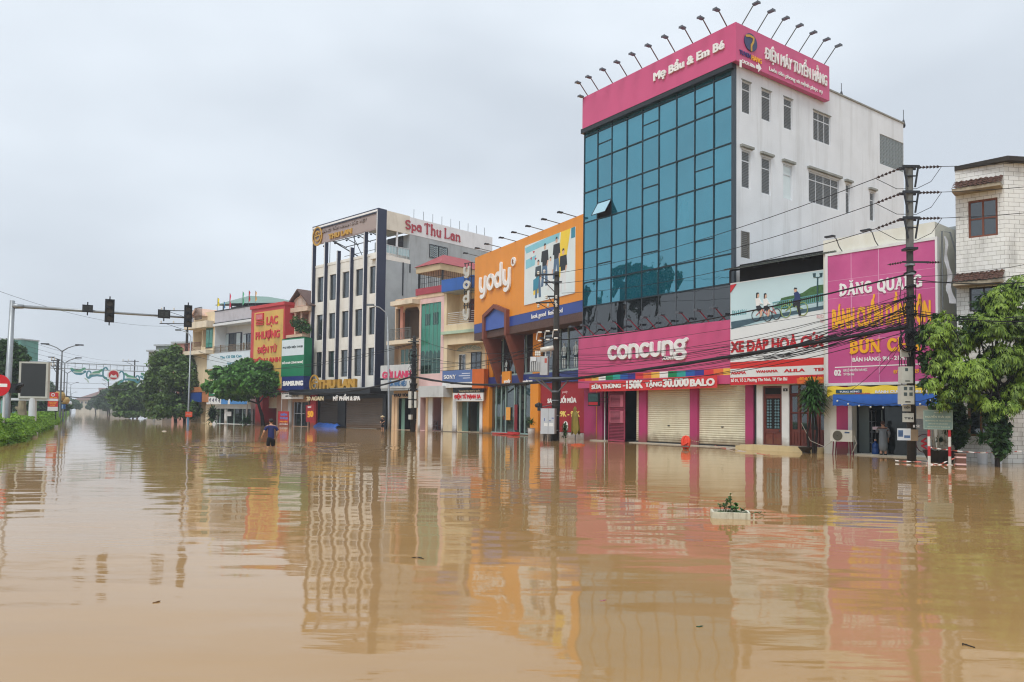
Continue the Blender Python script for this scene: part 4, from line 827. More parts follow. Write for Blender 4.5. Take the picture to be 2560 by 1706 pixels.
# slab serif capitals, drawn stroke by stroke (thick / thin), in a unit cap-height box
def serif(F, s, reg, xl, yt, yb, xr, w, m, par, depth=.03, wt=.2, sl=.16):
    K = .55
    G = {'S':(.62,[('k',arc(.31,.74,.24,.22,30,250)+arc(.31,.27,.25,.23,70,-150))]), 'O':(.78,[('k',arc(.39,.5,.3,.44,0,360,20))]), 'N':(.82,[('t',[(.14,0),(.14,1)],1),('k',[(.14,.95),(.68,.05)]),('t',[(.68,0),(.68,1)],1)]),
     'Y':(.78,[('k',[(.1,1),(.39,.48)],1),('t',[(.68,1),(.39,.48)],1),('k',[(.39,.48),(.39,0)],1)]), 'A':(.78,[('t',[(.1,0),(.39,.97)],1),('k',[(.39,.97),(.68,0)],1),('t',[(.2,.33),(.58,.33)])]),
     'G':(.78,[('k',arc(.4,.5,.3,.44,45,320)),('k',[(.66,.42),(.66,.1)]),('t',[(.48,.42),(.74,.42)])]), 'Q':(.8,[('k',arc(.39,.5,.3,.44,0,360,20)),('k',[(.42,.2),(.72,-.14)])]),
     'U':(.8,[('k',[(.14,1),(.14,.35)]+arc(.4,.33,.26,.28,180,360)+[(.66,1)],2)]), 'D':(.78,[('k',[(.14,0),(.14,1)],1),('k',[(.14,.94)]+arc(.3,.5,.36,.44,90,-90)+[(.14,.06)])]),
     'B':(.7,[('k',[(.14,0),(.14,1)],1),('k',[(.14,.94)]+arc(.3,.73,.22,.21,90,-90)+[(.14,.52)]),('k',[(.3,.52)]+arc(.32,.29,.26,.23,90,-90)+[(.14,.06)])]),
     'C':(.74,[('k',arc(.4,.5,.3,.44,45,315))]), 'H':(.82,[('k',[(.14,0),(.14,1)],1),('k',[(.68,0),(.68,1)],1),('t',[(.14,.5),(.68,.5)])]), 'T':(.74,[('k',[(.37,0),(.37,1)],3),('t',[(.06,.95),(.68,.95)]),('t',[(.06,.95),(.06,.8)]),('t',[(.68,.95),(.68,.8)])]),
     'L':(.66,[('k',[(.14,0),(.14,1)],1),('t',[(.14,.05),(.6,.05),(.6,.2)])]), 'p':(.62,[('k',[(.12,-.26),(.12,.62)],1),('k',arc(.33,.3,.2,.27,0,360,16))]), 'a':(.56,[('k',arc(.26,.24,.18,.22,0,360,14)),('k',[(.46,.0),(.46,.45)]+arc(.28,.45,.18,.16,0,150,6))]),
     'h':(.64,[('k',[(.12,0),(.12,1)],1),('k',[(.12,.45)]+arc(.32,.42,.18,.18,160,0,8)+[(.5,0)],3)]), 'u':(.64,[('k',[(.12,.6),(.12,.2)]+arc(.31,.2,.19,.18,180,360,8)+[(.5,.6)],2),('k',[(.5,.2),(.5,0)])]), 'n':(.64,[('k',[(.12,0),(.12,.6)],1),('k',[(.12,.42)]+arc(.32,.4,.18,.2,160,0,8)+[(.5,0)],3)]), ' ':(.42,[])}
    DI = {'Đ':('D','bar'),'Ă':('A','breve'),'Ú':('U','acute'),'Ả':('A','hook')}
    a = F.q(reg,xl,yt,w); b = F.q(reg,xl,yb,w); e = F.q(reg,xr,(yt+yb)/2,w); Hh = a[1]-b[1]
    tot = sum(G[DI.get(c,(c,))[0]][0]+.06 for c in s)-.06; sx = (e[0]-a[0])/tot; x = 0; mb = MB()
    P = lambda q: (a[0]+(x+q[0])*sx, b[1]+q[1]*Hh)
    for c in s:
        base, dia = DI.get(c,(c,None)) if c in DI else (c,None)
        for stt in G[base][1]:
            ww = (wt if stt[0]=='k' else wt*K)*min(Hh,sx); pts = [P(q) for q in stt[1]]; mb.stroke(pts, ww, w-depth, w, 8)
            if len(stt) > 2:
                ends = {1:(0,-1),2:(0,-1),3:(0 if base=='T' else -1,)}[stt[2]]
                for en in ends:
                    q = stt[1][en]; zz = q[1]; dz = .07 if zz < .5 else -.07
                    p0, p1 = P((q[0]-sl,zz)), P((q[0]+sl,zz+dz)); mb.box(p0[0],p1[0],w-depth-.0025-.001*rnd.random(),w,p0[1],p1[1])
        gw = G[base][0]
        if dia == 'bar': p0, p1 = P((-.06,.47)), P((.3,.56)); mb.box(p0[0],p1[0],w-depth-.004,w,p0[1],p1[1])
        if dia == 'breve': mb.stroke([P(q) for q in arc(gw/2,1.3,.17,.16,200,340,6)], wt*.45*min(Hh,sx), w-depth, w, 6)
        if dia == 'acute': mb.stroke([P((gw/2-.02,1.1)),P((gw/2+.14,1.3))], wt*.6*min(Hh,sx), w-depth, w, 6)
        if dia == 'hook': mb.stroke([P(q) for q in arc(gw/2,1.28,.09,.09,160,-60,6)]+[P((gw/2,1.1))], wt*.4*min(Hh,sx), w-depth, w, 6)
        x += gw+.06
    return mb.build('lettering', m, par)
serif(DQ, 'ĐĂNG QUANG', 'V', 782, 398, 470, 1322, -.255, LET, gs_, .03, .24, .17)
tx(gs_, DQ, 'BÁNH CUỐN DẦM ĐỘN', 'V', 732, 562, 690, 1378, -.255, YEL, .02, .055)
serif(DQ, 'BÚN CHẢ', 'V', 850, 768, 845, 1310, -.255, YEL, gs_, .03, .24, .17)
tx(gs_, DQ, 'BÁN HÀNG: 9H - 21H25', 'V', 866, 876, 902, 1238, -.255, LET, .01, .04)
tx(gs_, DQ, '02', 'V', 745, 955, 993, 792, -.255, LET, .01, .06)
tx(gs_, DQ, 'ĐẠI LỘ NGUYỄN THÁI HỌC', 'V', 806, 951, 966, 962, -.255, LET, .005, .03)
tx(gs_, DQ, 'TP YÊN BÁI', 'V', 806, 978, 992, 876, -.255, LET, .005, .03)
tx(gs_, DQ, 'ĐT: 0984 29 525', 'V', 1132, 955, 978, 1362, -.255, YEL, .01, .04)
b_ = MB(); z = DQ.q('V',750,938,-.255)[1]; b_.box(DQ.q('V',750,938,-.255)[0], fx1-.3, -.256, -.25, z-.02, z+.02); b_.build('rule', LET, gs_)
for i,(x,y) in enumerate(((800,170),(1035,130))):
    t = thing('floodlight', ['left of two','right of two'][i]+' curved floodlights on top of the giant pink signboard', 'floodlight', DQ.world(DQ.q('V',x,y,-.2)[0],-.2,zst), DQ.ang, 'floodlights on the giant signboard')
    MB().tube([(0,0,0),(-.02,-.25,.18),(-.05,-.45,.5),(-.08,-.75,.62),(-.1,-.9,.56)],.022,5).build('arm', GREYM, t); MB().box(-.3,.1,-1.0,-.8,.5,.56).build('lamp_head', DKMETAL, t)
# yellow banner and blue awning
yb_ = fthing('yellow_banner', 'yellow banner with dark green patch hung between the pink signboard and blue awning', 'banner', DQ)
zy1, zy0 = DQ.q('N',300,285,-.45)[1], DQ.q('N',300,412,-.45)[1]; ya, ybx = DQ.q('N',165,340,-.45)[0], DQ.q('N',1900,340,-.45)[0]
b_ = MB(); n = 30; b_.v = []; 
for i in range(n+1):
    x = ya+(ybx-ya)*i/n; wv = .03*math.sin(i*1.3)
    b_.v += [(x,-.4+wv*.3,zy1+.03*math.sin(i*.9)),(x,-.48+wv,zy0-.02*math.cos(i*.8)-(.1 if i == 0 else 0))]
b_.f = [(2*i,2*i+1,2*i+3,2*i+2) for i in range(n)]; b_.m = [0]*n
b_.build('cloth', mat('banner_yellow',(238,206,62),.6,.08,1), yb_, True)
a = DQ.box('N',300,330,690,395,-.53); MB().box(a[0],a[1],-.535,-.52,a[2]+.05,a[3]).build('patch', mat('patch_teal',(44,84,104),.6,.1), yb_)
tx(yb_, DQ, 'TƯNG BỪNG', 'N', 352, 350, 375, 655, -.537, LET, .004, .04); 
tx(yb_, DQ, 'BÁNH CUỐN BÚNH CHẢ', 'N', 890, 343, 382, 1782, -.537, LET, .006, .06)
tx(yb_, DQ, 'khai trương', 'N', 590, 380, 397, 820, -.537, REDL, .004, .05, .47)
aw = fthing('blue_awning', 'blue cloth awning over the noodle shop entrance', 'awning', DQ)
za1, za0 = DQ.q('N',255,405,-1.1)[1], DQ.q('N',255,572,-1.1)[1]; xa, xb = DQ.q('N',255,500,-1.1)[0], DQ.q('N',1880,500,-1.1)[0]
b_ = MB(); n = 40
for i in range(n+1):
    x = xa+(xb-xa)*i/n; b_.v += [(x,-.62,za1+.03),(x,-1.1,za1),(x,-1.12+.02*math.sin(i*1.7),za0+.015*math.sin(i*2.1))]
for i in range(n):
    b_.f += [(3*i,3*i+1,3*i+4,3*i+3),(3*i+1,3*i+2,3*i+5,3*i+4)]; b_.m += [0,0]
b_.build('cloth', mat('awning_blue',(36,92,176),.55,.1,1.5, stain=.2, stain_col=(24,58,120)), aw, True)
b_ = MB(); b_.tube([(xa,-1.08,za1),(xb,-1.08,za1)],.025,6)
for x in (xa,xb): b_.tube([(x,-1.08,za1),(x,-.2,za1+.03)],.02,5)
b_.build('frame', GREYM, aw)
ls = fthing('string_lights', 'string of white globe bulbs along the blue awning edge', 'lights', DQ)
pts = []; bl = MB(); cbm = MB()
for (x,y) in ((322,500),(485,545),(650,572),(823,592),(1012,600),(1300,560),(1570,548),(1735,495)):
    q = DQ.q('N',x,y,-1.2); pts.append((q[0],-1.2,q[1]+.1)); MB().ball((q[0],-1.2,q[1]),.04).build('bulb', mat('bulb_white',(236,238,232),.3,.03), ls)
cbm.tube(pts,.012,4); cbm.build('cord', BLACKT, ls)
# ================================================================ tiled corner house
TH = Fr((16.55,28.5), (17.75,27.5)); TR = Fr((17.75,27.5), (24.5,28.4))
th = thing('tiled_house', 'old white tiled corner house with small red tiled window hoods', 'house', TH.loc, 0)
brick = mat('white_tiles', (234,236,234), .45, .08, 1.2, stain=.6, stain_col=(84,78,72), stretch=(1.2,1.2,.35), streak_scale=1.1)
def add_tiles(m, sx=.36, sz=.16):
    nt = m.node_tree; b = nt.nodes['Principled BSDF']; K = nt.links.new
    src = b.inputs['Base Color'].links[0].from_socket
    t = nt.nodes.new('ShaderNodeTexCoord'); s = nt.nodes.new('ShaderNodeSeparateXYZ'); K(t.outputs['Object'], s.inputs[0])
    ad = nt.nodes.new('ShaderNodeMath'); ad.operation = 'SUBTRACT'; K(s.outputs[0], ad.inputs[0]); K(s.outputs[1], ad.inputs[1])
    cb_ = nt.nodes.new('ShaderNodeCombineXYZ'); K(ad.outputs[0], cb_.inputs[0]); K(s.outputs[2], cb_.inputs[1])
    br = nt.nodes.new('ShaderNodeTexBrick'); br.inputs['Scale'].default_value = 1; br.inputs['Brick Width'].default_value = sx; br.inputs['Row Height'].default_value = sz; br.inputs['Mortar Size'].default_value = .006; br.inputs['Mortar Smooth'].default_value = .1
    br.inputs['Color1'].default_value = (1,1,1,1); br.inputs['Color2'].default_value = (.92,.92,.9,1); br.inputs['Mortar'].default_value = (.3,.27,.25,1); K(cb_.outputs[0], br.inputs['Vector'])
    x = nt.nodes.new('ShaderNodeMixRGB'); x.blend_type = 'MULTIPLY'; x.inputs[0].default_value = 1; K(src, x.inputs[1]); K(br.outputs['Color'], x.inputs[2]); K(x.outputs[0], b.inputs['Base Color'])
add_tiles(brick)
Lh = TH.local
zt_h = TH.q('W',690,52)[1]
A0 = TH.P0; A1 = TH.P1; A2 = TR.P1; back = [A2+Vector((-2,8)), A0+Vector((5.6,8))]
def rel(v): return (v[0]-TH.P0.x, v[1]-TH.P0.y)
win = [TH.box('W',510,243,645,408), TH.box('W',508,700,640,775), TH.box('O',930,100,1460,880)]
win[2] = (win[2][0], min(win[2][1],TH.L-.15), win[2][2], win[2][3]); win[0] = (max(win[0][0],.12), TH.L-.22, win[0][2], win[0][3]); win[1] = (win[0][0],win[0][1],win[1][2],win[1][3]+.25)
sh_ = shell(0, TH.L, -.6, zt_h, 3, win, .14, back=False)
# put the front into plan orientation, then the other walls
c_, s_ = math.cos(TH.ang), math.sin(TH.ang); sh_.v = [(x*c_-y*s_, x*s_+y*c_, z) for x,y,z in sh_.v]
pl_ = [rel(A1), rel(A2), rel(back[0]), rel(back[1]), (0,0)]
for i in range(4): a, b = pl_[i], pl_[i+1]; sh_.quad((a[0],a[1],-.6),(b[0],b[1],-.6),(b[0],b[1],zt_h),(a[0],a[1],zt_h))
sh_.build('wall', brick, th)
roof = MB(); o_ = .22; roof.slab([(-.04,-.02),(rel(A1)[0]-.05,rel(A1)[1]-o_*1.3),(rel(A2)[0]+.3,rel(A2)[1]-o_),(rel(back[0])[0],rel(back[0])[1]),(rel(back[1])[0]-.2,rel(back[1])[1])], zt_h, zt_h+.16)
roof.build('roof_slab', mat('mossy_slab', (62,58,54), .9, .35, 3, stain=.6, stain_col=(34,34,30)), th)
wfm = mat('red_brown_frame', (122,70,50), .55, .2, 5); 
def tht(o): o.rotation_euler[2] = TH.ang; return o
tht(window(th, win[0], GDARK, wfm, .08, 2, 2, .07)); tht(window(th, win[1], GDARK, mat('dark_frame',(64,60,58),.6,.2), .08, 2, 1, .06)); tht(window(th, win[2], GDARK, mat('old_frame',(120,84,54),.6,.2,4), .08, 2, 1, .08, .8))
def hood(z, seed):
    r = random.Random(seed); b = MB()
    for row in range(4):
        for i in range(10):
            x = -.04+(TH.L+.0)*i/10; y = -.62+row*.16; zz = z+.02+row*.1+r.uniform(-.015,.015)
            b.add([(x,y,zz),(x+.085,y,zz+.045),(x+.17,y,zz),(x,y+.2,zz+.1),(x+.085,y+.2,zz+.145),(x+.17,y+.2,zz+.1)], [(0,1,4,3),(1,2,5,4)])
    h = tht(b.build('hood_tiles', mat('mossy_tiles', (92,62,52), .85, .4, 6, stain=.7, stain_col=(46,52,34), stretch=(3,3,3), streak_scale=2), th))
    q = MB(); q.box(-.02,TH.L-.05,-.58,0,z-.1,z+.02); q.build('hood_slab', mat('stained_slab', (170,160,140), .8, .2, 3, stain=.8, stain_col=(60,54,48)), h)
hood(TH.q('W',460,195,-.55)[1]+.1, 3); hood(TH.q('W',460,655,-.55)[1]+.1, 5)
gap = Fr((16.9,30.4), (18.2,29.2))
gb = thing('narrow_grey_house', 'narrow grey house with dark open balconies between signboard and tiled house', 'house', (17.3,32.6,0), DQ.ang)
zg_ = DQ.q('W',430,380,2.5)[1]
shell(-.6, 1.9, -.6, zg_, 6, [(-.3,1.6,3.6,5.9,1.2),(-.3,1.6,.5,2.9,1.0)], .2).build('wall', mat('grey_house', (150,156,160), .8, .15, 1, stain=.5), gb)
MB().box(-.3,1.7,-.05,0,3.3,3.6).build('balcony_edge', mat('brick_red_edge',(120,56,50),.7,.2), gb); rail(gb,-.3,1.6,3.62,4.4,.05,DKMETAL,12)
tb = thing('torn_banner', 'torn white banner strip hanging from a bent frame beside the pink signboard', 'banner', DQ.world(DQ.L+.35,-.1,0), DQ.ang)
zz1, zz0 = DQ.q('W',405,410,-.1)[1], DQ.q('W',440,740,-.1)[1]; b_ = MB(); n = 16
for i in range(n+1):
    f = i/n; z = zz1+(zz0-zz1)*f; w_ = .07+.16*f*(1-.25*math.sin(i*1.9)); xc = .0+.22*f+.05*math.sin(i*.9); b_.v += [(xc-w_/2,-.03*math.sin(i),z),(xc+w_/2,.05*math.sin(i*1.4),z-.04)]
b_.f = [(2*i,2*i+1,2*i+3,2*i+2) for i in range(n)]; b_.m = [0]*n
b_.build('cloth', mat('dirty_white_cloth',(206,210,216),.8,.12,3,stain=.3), tb, True)
b_ = MB(); b_.tube([(-.1,0,zz0-.2),(-.1,0,zz1+.2),(.2,0,zz1+.1),(.5,0,zz1-1.2)],.03,5); b_.build('bent_frame', GREYM, tb)
# ================================================================ row of houses between the shops
HL = Fr(*LINE); PB = LINE[1]
TL = sub(PB, -740, 772, 937)
BEIGE = mat('beige_plaster', (228,210,176), .7, .1, .8, stain=.35, stain_col=(150,128,92)); PALEP = mat('pale_pink_plaster', (226,192,188), .7, .1, .8, stain=.35, stain_col=(140,110,104))
PEACH = mat('peach_plaster', (218,192,164), .7, .1, .8, stain=.4, stain_col=(140,110,84)); ROOFR = mat('red_tin_roof', (160,74,78), .6, .15, 2, stain=.3, stain_col=(110,54,58), stretch=(6,.4,.4), streak_scale=2)
# ---- beige house with electronics signs
h3 = sub(PB, -740, 1107, 1215); a3 = fthing('beige_house', 'cream three storey house with arched window above a blue and orange electronics sign', 'house', h3)
q3 = h3.q; L3 = h3.L
z_a = q3('I',880,1395)[1]; z_b = q3('I',880,800)[1]; zp1 = q3('I',900,1290)[1]
hA = (.35, L3, zp1, z_b-.1, 1.5); z_c1 = q3('J',870,95)[1]; z_c0 = q3('J',860,520)[1]
hB = (.5, L3-.1, z_c0-.5, z_c1-.25, .9); hC = (q3('J',1075,1000)[0], q3('J',1400,1000)[0], .05, q3('J',1000,955)[1], 2.5)
shell(.02, L3, -.6, q3('I',880,690)[1], 9, [hA,hB,hC], .15).build('wall', BEIGE, a3)
b_ = MB(); b_.box(-.05, L3+.1, -.3, .02, z_a-.25, z_a); b_.build('balcony_trim', mat('mint_trim',(178,200,176),.6,.1), a3)
rail(a3, .45, L3-.5, zp1+.02, zp1+1.0, .08, ALU, 6, .018, 'railing', 'h')
b_ = MB(); x = q3('I',1100,930)[0]; b_.box(x, x+.95, 1.4, 1.46, zp1, zp1+2.3); b_.build('balcony_door', mat('dark_red_door',(92,50,46),.5,.2,5), a3)
# arched first floor window wall
xl, xr_, zt_ = q3('J',1060,200,.9)[0], q3('J',1425,200,.9)[0], q3('J',1240,128,.9)[1]; zs_ = q3('J',1060,222,.9)[1]
b_ = MB(); n = 14; pts = [((xl+xr_)/2+(xr_-xl)/2*math.cos(math.pi*i/n), zs_+(zt_-zs_)*math.sin(math.pi*i/n)) for i in range(n+1)]
b_.prism(pts, .84, .895); fan = b_.build('fanlight', mat('fan_glass',(150,164,150),.4,.25,5), a3)
b_ = MB()
for i in range(1,n,2): b_.tube([((xl+xr_)/2,.83,zs_+.02),(pts[i][0],.83,pts[i][1])],.018,4)
for i in range(n): b_.tube([(pts[i][0],.83,pts[i][1]),(pts[i+1][0],.83,pts[i+1][1])],.04,4)
b_.build('fan_rib', BEIGE, fan)
for (xa,xb,ya,yb_) in ((1095,1187,272,485),(1272,1415,240,478)):
    h = h3.box('J',xa,ya,xb,yb_,.9); window(a3, (h[0],h[1],h[2]-.4,h[3]), GDARK, WHITE2 if xa < 1200 else mat('dark_wood',(62,48,40),.6,.2), .85, 2, 1, .05)
for xa,xb in ((1010,1065),(1402,1440)): MB().box(q3('J',xa,1000)[0],q3('J',xb,1000)[0],-.12,.05,-.6,hC[3]+.05).build('white_pillar', WHITE2, a3)
b_ = MB(); b_.box(hC[0],hC[0]+.75,.5,.54,.05,2.6); b_.box(hC[0]+1.05,hC[1],.9,.94,.05,2.5); b_.build('glass_door', glassmat('pale_door_glass',(92,120,116),(.8,.95,.9),.1,.03,.15), a3)
b_ = MB(); b_.box(-.1,L3+.5,-.9,.1,-.6,.03); b_.build('doorstep', mat('wet_step',(110,100,88)), a3)
bb_ = MB(); h = h3.box('I',868,610,1345,640,-.6); zt2, zb2 = q3('I',868,608,-.6)[1], q3('I',868,790,-.6)[1]
# signs
def board(F, r, xl, yt, yb, xr, w, m, name, label, cat='sign', th=.12, group=None):
    t = fthing(name, label, cat, F, group); a = F.q(r,xl,yt,w); b = F.q(r,xl,yb,w); e = F.q(r,xr,(yt+yb)/2,w)
    MB().box(a[0],e[0],w,w+th,b[1],a[1]).build('board', m, t); return t, (a[0],e[0],b[1],a[1])
t, r_ = board(h3,'I',868,608,790,1350,-.5,mat('plain_blue',(48,98,176),.45,.12,1,stain=.3,stain_col=(28,60,110)),'blue_hoarding','plain blue hoarding board on top of the cream house beside the orange shop','hoarding')
b_ = MB(); b_.box(r_[0],r_[1],-.42,1.2,r_[2]-.06,r_[2]-.001); b_.build('soffit', GREYC, t)
t, r_ = board(h3,'J',848,508,680,1280,-.75,mat('sony_blue',(92,118,170),.4,.06),'electronics_sign','blue and orange electronics sign above the cream house entrance','sign',.5)
e = h3.q('J',1452,600,-.75)[0]; MB().box(r_[1]+.003,e,-.755,-.25,r_[2]-.55,r_[3]+.02).build('orange_panel', mat('orange_panel',(206,104,40),.45,.08), t)
MB().box(r_[0],r_[1],-.74,-.3,r_[2]-.45,r_[2]-.003).build('lower_strip', WHITE2, t)
serif(h3,'SONY','J',872,575,625,1045,-.755,LET,t,.04,.24,.14)
b_ = MB()
for i,(y,xa) in enumerate(((548,1130),(582,1085),(614,1145))): a = h3.q('J',xa,y,-.755); c = h3.q('J',1250,y,-.755); b_.box(a[0],c[0],-.757,-.75,a[1]-.035,a[1]+.035)
b_.build('small_print', mat('print_pale',(208,214,226),.5,.05), t)
t, r_ = board(h3,'J',1000,738,826,1442,-.5,BLACKT,'warranty_sign','black strip sign about authorised warranty above the white electronics sign'); tx(t,h3,'Trung tâm bảo hành ủy quyền','J',1085,790,812,1395,-.505,mat('cream_letters',(220,206,170),.5,.05),.01,.02)
t, r_ = board(h3,'J',1000,832,950,1440,-.55,WHITE2,'electronics_shop_sign','white shop sign with red electronics lettering over the white pillared door'); tx(t,h3,'ĐIỆN TỬ MẠNH SA','J',1022,856,912,1405,-.555,REDL,.03,.06)
b_ = MB(); b_.box(r_[0]+.1,r_[0]+1.1,-.553,-.55,r_[2]+.08,r_[2]+.13); b_.box(r_[1]-.9,r_[1]-.1,-.553,-.55,r_[2]+.08,r_[2]+.13); b_.build('small_print', DKMETAL, t)
# vertical letter sign hung by the orange shop
vs_ = fthing('vertical_letter_sign', 'grey vertical hanging sign with stacked shop name letters at orange corner', 'sign', h3)
w = -1.0; u0, u1 = h3.q('I',1205,700,w)[0], h3.q('I',1325,700,w)[0]; zt_, zb_ = h3.q('I',1205,362,w)[1], h3.q('I',1205,1205,w)[1]
b_ = MB()
for x in (u0+.1,(u0+u1)/2,u1-.1): b_.box(x-.025,x+.025,w-.02,w+.04,zb_,zt_)
for k in range(5): z = zb_+(zt_-zb_)*k/4; b_.box(u0,u1,w-.025,w+.03,z-.03,z+.03); b_.tube([(u1,w,z),(u1+.35,w+.25,z)],.03,4)
b_.build('frame', DKMETAL, vs_)
W_ = u1-u0; hl = (zt_-zb_)/4; b_ = MB(); GM = mat('aluminium_letters',(196,196,188),.45,.12,3)
for k,c in enumerate('yody'):
    zc = zt_-hl*(k+.78); s = W_*.86
    for pl_ in GL[c][1]: b_.stroke([(u0+.12+p[0]*s*.85, zc+(p[1]*.62)*s) for p in pl_], .22, w-.16, w-.02)
b_.build('lettering', GM, vs_)
b_ = MB(); b_.box(u0,u1,w+.05,w+.07,zb_,zt_); b_.build('back_mesh', mat('back_mesh_grey',(150,150,142),.6,.2,5), vs_) if False else None
# ---- pink house with tall green glass
h2 = sub(PB, -740, 1047, 1107); a2 = fthing('pink_house', 'narrow pale pink house with tall green glass front and red roof pavilion', 'house', h2)
q2 = h2.q; L2 = h2.L; ztp = q2('I',530,855)[1]
hg = (q2('I',562,1000)[0], q2('I',862,1000)[0], q2('J',530,555)[1], q2('I',565,972)[1]); hgar = (.3, L2-.1, .02, q2('J',715,895)[1], 4)
shell(0,L2,-.6,ztp,9,[hg,hgar],.12).build('wall', PALEP, a2)
b_ = MB(); zm_ = q2('J',530,255)[1]; b_.box(hg[0],hg[1],.06,.1,hg[2],hg[3]); gg = b_.build('green_glass', GGREEN, a2)
b_ = MB()
for i in range(6): x = hg[0]+(hg[1]-hg[0])*i/5; b_.box(x-.02,x+.02,.04,.06,hg[2],hg[3])
for z in (hg[2]+1.3,): b_.box(hg[0],hg[1],.035,.06,z-.02,z+.02)
b_.build('mullion', mat('dull_mullion',(120,142,134),.5,.1), gg)
b_ = MB()
for i in range(5): x0_ = hg[0]+(hg[1]-hg[0])*i/5+.03; x1_ = x0_+(hg[1]-hg[0])/5-.06; b_.prism([(x0_,hg[2]+.05),(x1_,hg[2]+.05),(x1_,zm_+rnd.uniform(-.25,.1)),((x0_+x1_)/2,zm_+.25),(x0_,zm_+rnd.uniform(-.25,.1))],.052,.058)
for (xa,xb,ya,yb_) in ((625,695,1125,1285),(742,818,1100,1270)): h = h2.box('I',xa,ya,xb,yb_,.05); b_.box(h[0],h[1],.03,.058,h[2],h[3])
b_.build('dark_pane', glassmat('deep_green_glass',(16,40,36),(.6,.9,.8),.1), gg)
b_ = MB()
for (xa,xb,ya,yb_) in ((625,695,1125,1285),(742,818,1100,1270)):
    h = h2.box('I',xa,ya,xb,yb_,.05)
    for f in (.33,.66): x = h[0]+(h[1]-h[0])*f; b_.box(x-.02,x+.02,.02,.03,h[2],h[3])
b_.build('window_bar', mat('dull_mullion',(120,142,134)), gg)
b_ = MB(); zr1, zr0 = q2('I',480,745,-.1)[1], q2('I',480,842,-.1)[1]; b_.box(-.55,L2-.1,-.12,2,zr0,zr1); b_.build('red_parapet', mat('dull_red',(164,66,78),.55,.12), a2)
b_ = MB(); b_.box(-.3,L2+.05,-.04,.6,zr0-.35,zr0-.003); b_.build('cornice', PEACH, a2)
aw_ = MB(); h = h2.box('J',500,732,860,880,-1.0); aw_.box(h[0],h[1],-1.0,.02,h[2]-.05,h[3]); aw_.build('box_canopy', mat('white_panel_dirty',(206,210,210),.5,.08,1,stain=.3), a2)
b_ = MB(); b_.box(hgar[0],hgar[1],3.7,3.75,.1,.55); b_.build('inner_wainscot', mat('wainscot',(96,58,48),.6,.2), a2); b_ = MB(); b_.box(hgar[0]+1.6,hgar[0]+3.0,3.6,3.68,1.4,2.6); b_.build('inner_panel', DARK, a2)
for xa,xb in ((0,.28),(L2-.1,L2+.12),(q2('J',650,1000)[0],q2('J',710,1000)[0])): MB().box(xa,xb,-.06,.05,-.6,hgar[3]+.1).build('pilaster', WHITE2, a2)
# roof pavilion
ze = q2('I',482,512,-.3)[1]; ze1 = q2('I',482,422,-.3)[1]; PX0, PX1 = q2('I',482,460,-.3)[0], q2('I',850,400,-.3)[0]; PD = 6.0
pv = MB(); pv.box(PX0,PX1,-.3,PD,ze,ze1); pv.build('pavilion_fascia', mat('tan_fascia',(196,178,146),.6,.1,1,stain=.3), a2)
zrg = q2('I',920,225,1.6)[1]; xm = (PX0+PX1)/2
pv = MB(); v0 = [(PX0-.12,-.42,ze1+.01),(PX1+.12,-.42,ze1+.01),(PX1+.12,PD+.1,ze1+.01),(PX0-.12,PD+.1,ze1+.01),(xm,1.5,zrg),(xm,PD-1.5,zrg)]
pv.add(v0,[(0,1,4),(1,2,5,4),(2,3,5),(3,0,4,5)]); pv.build('pavilion_roof', ROOFR, a2)
pv = MB()
for i in range(15): x = PX0+.05+(PX1-PX0-.1)*i/14; pv.tube([(x,-.05,zr1),(x,-.05,ze)],.016,4,False)
for i in range(25): y = -.05+(PD-.2)*i/24; pv.tube([(PX1-.05,y,zr1),(PX1-.05,y,ze)],.016,4,False); pv.tube([(PX0+.05,y,zr1),(PX0+.05,y,ze)],.016,4,False)
for z in (.3,.65): pv.tube([(PX0,-.05,zr1+(ze-zr1)*z),(PX1,-.05,zr1+(ze-zr1)*z)],.02,4); pv.tube([(PX1-.05,0,zr1+(ze-zr1)*z),(PX1-.05,PD,zr1+(ze-zr1)*z)],.02,4)
for x in (PX0+.1,PX1-.1):
    for y in (0,PD-.3): pv.box(x-.07,x+.07,y-.02,y+.12,zr1-.5,ze)
pv.build('pavilion_grille', DKMETAL, a2)
# ---- house with pierced balcony
h1 = sub(PB, -740, 984, 1047); a1 = fthing('balcony_house', 'peach house with arched top balcony and white motorcycle parts sign', 'house', h1)
q1 = h1.q; L1 = h1.L
za = q1('I',95,1000,-.9)[1]; zt1 = q1('I',300,885)[1]; hA = (q1('I',180,1200)[0], L1-.1, q1('I',290,1500)[1], q1('I',290,1045)[1]+.1, 1.6)
hB = (q1('J',145,300)[0]-.3, L1-.05, q1('J',250,640)[1], q1('J',145,150)[1]+.2, .5); hC = (q1('J',195,1000)[0], L1-.25, .02, q1('J',195,905)[1], 4.5)
shell(.02,L1,-.6,zt1,9,[hA,hB,hC],.15).build('wall', PEACH, a1)
b_ = MB(); zq = q1('I',95,935,-.9); b_.box(q1('I',95,935,-.9)[0],L1-.05,-.9,.05,za,zq[1]); b_.build('roof_slab', mat('cream_slab',(228,214,190),.6,.1,1,stain=.4,stain_col=(120,104,84)), a1)
zs1_, zs0_ = q1('J',35,78,-1.0)[1], q1('J',35,135,-1.0)[1]; b_ = MB(); b_.box(q1('J',35,100,-1.0)[0],L1-.05,-1.0,.05,zs0_,zs1_); b_.build('balcony_slab', mat('cream_slab',(228,214,190)), a1)
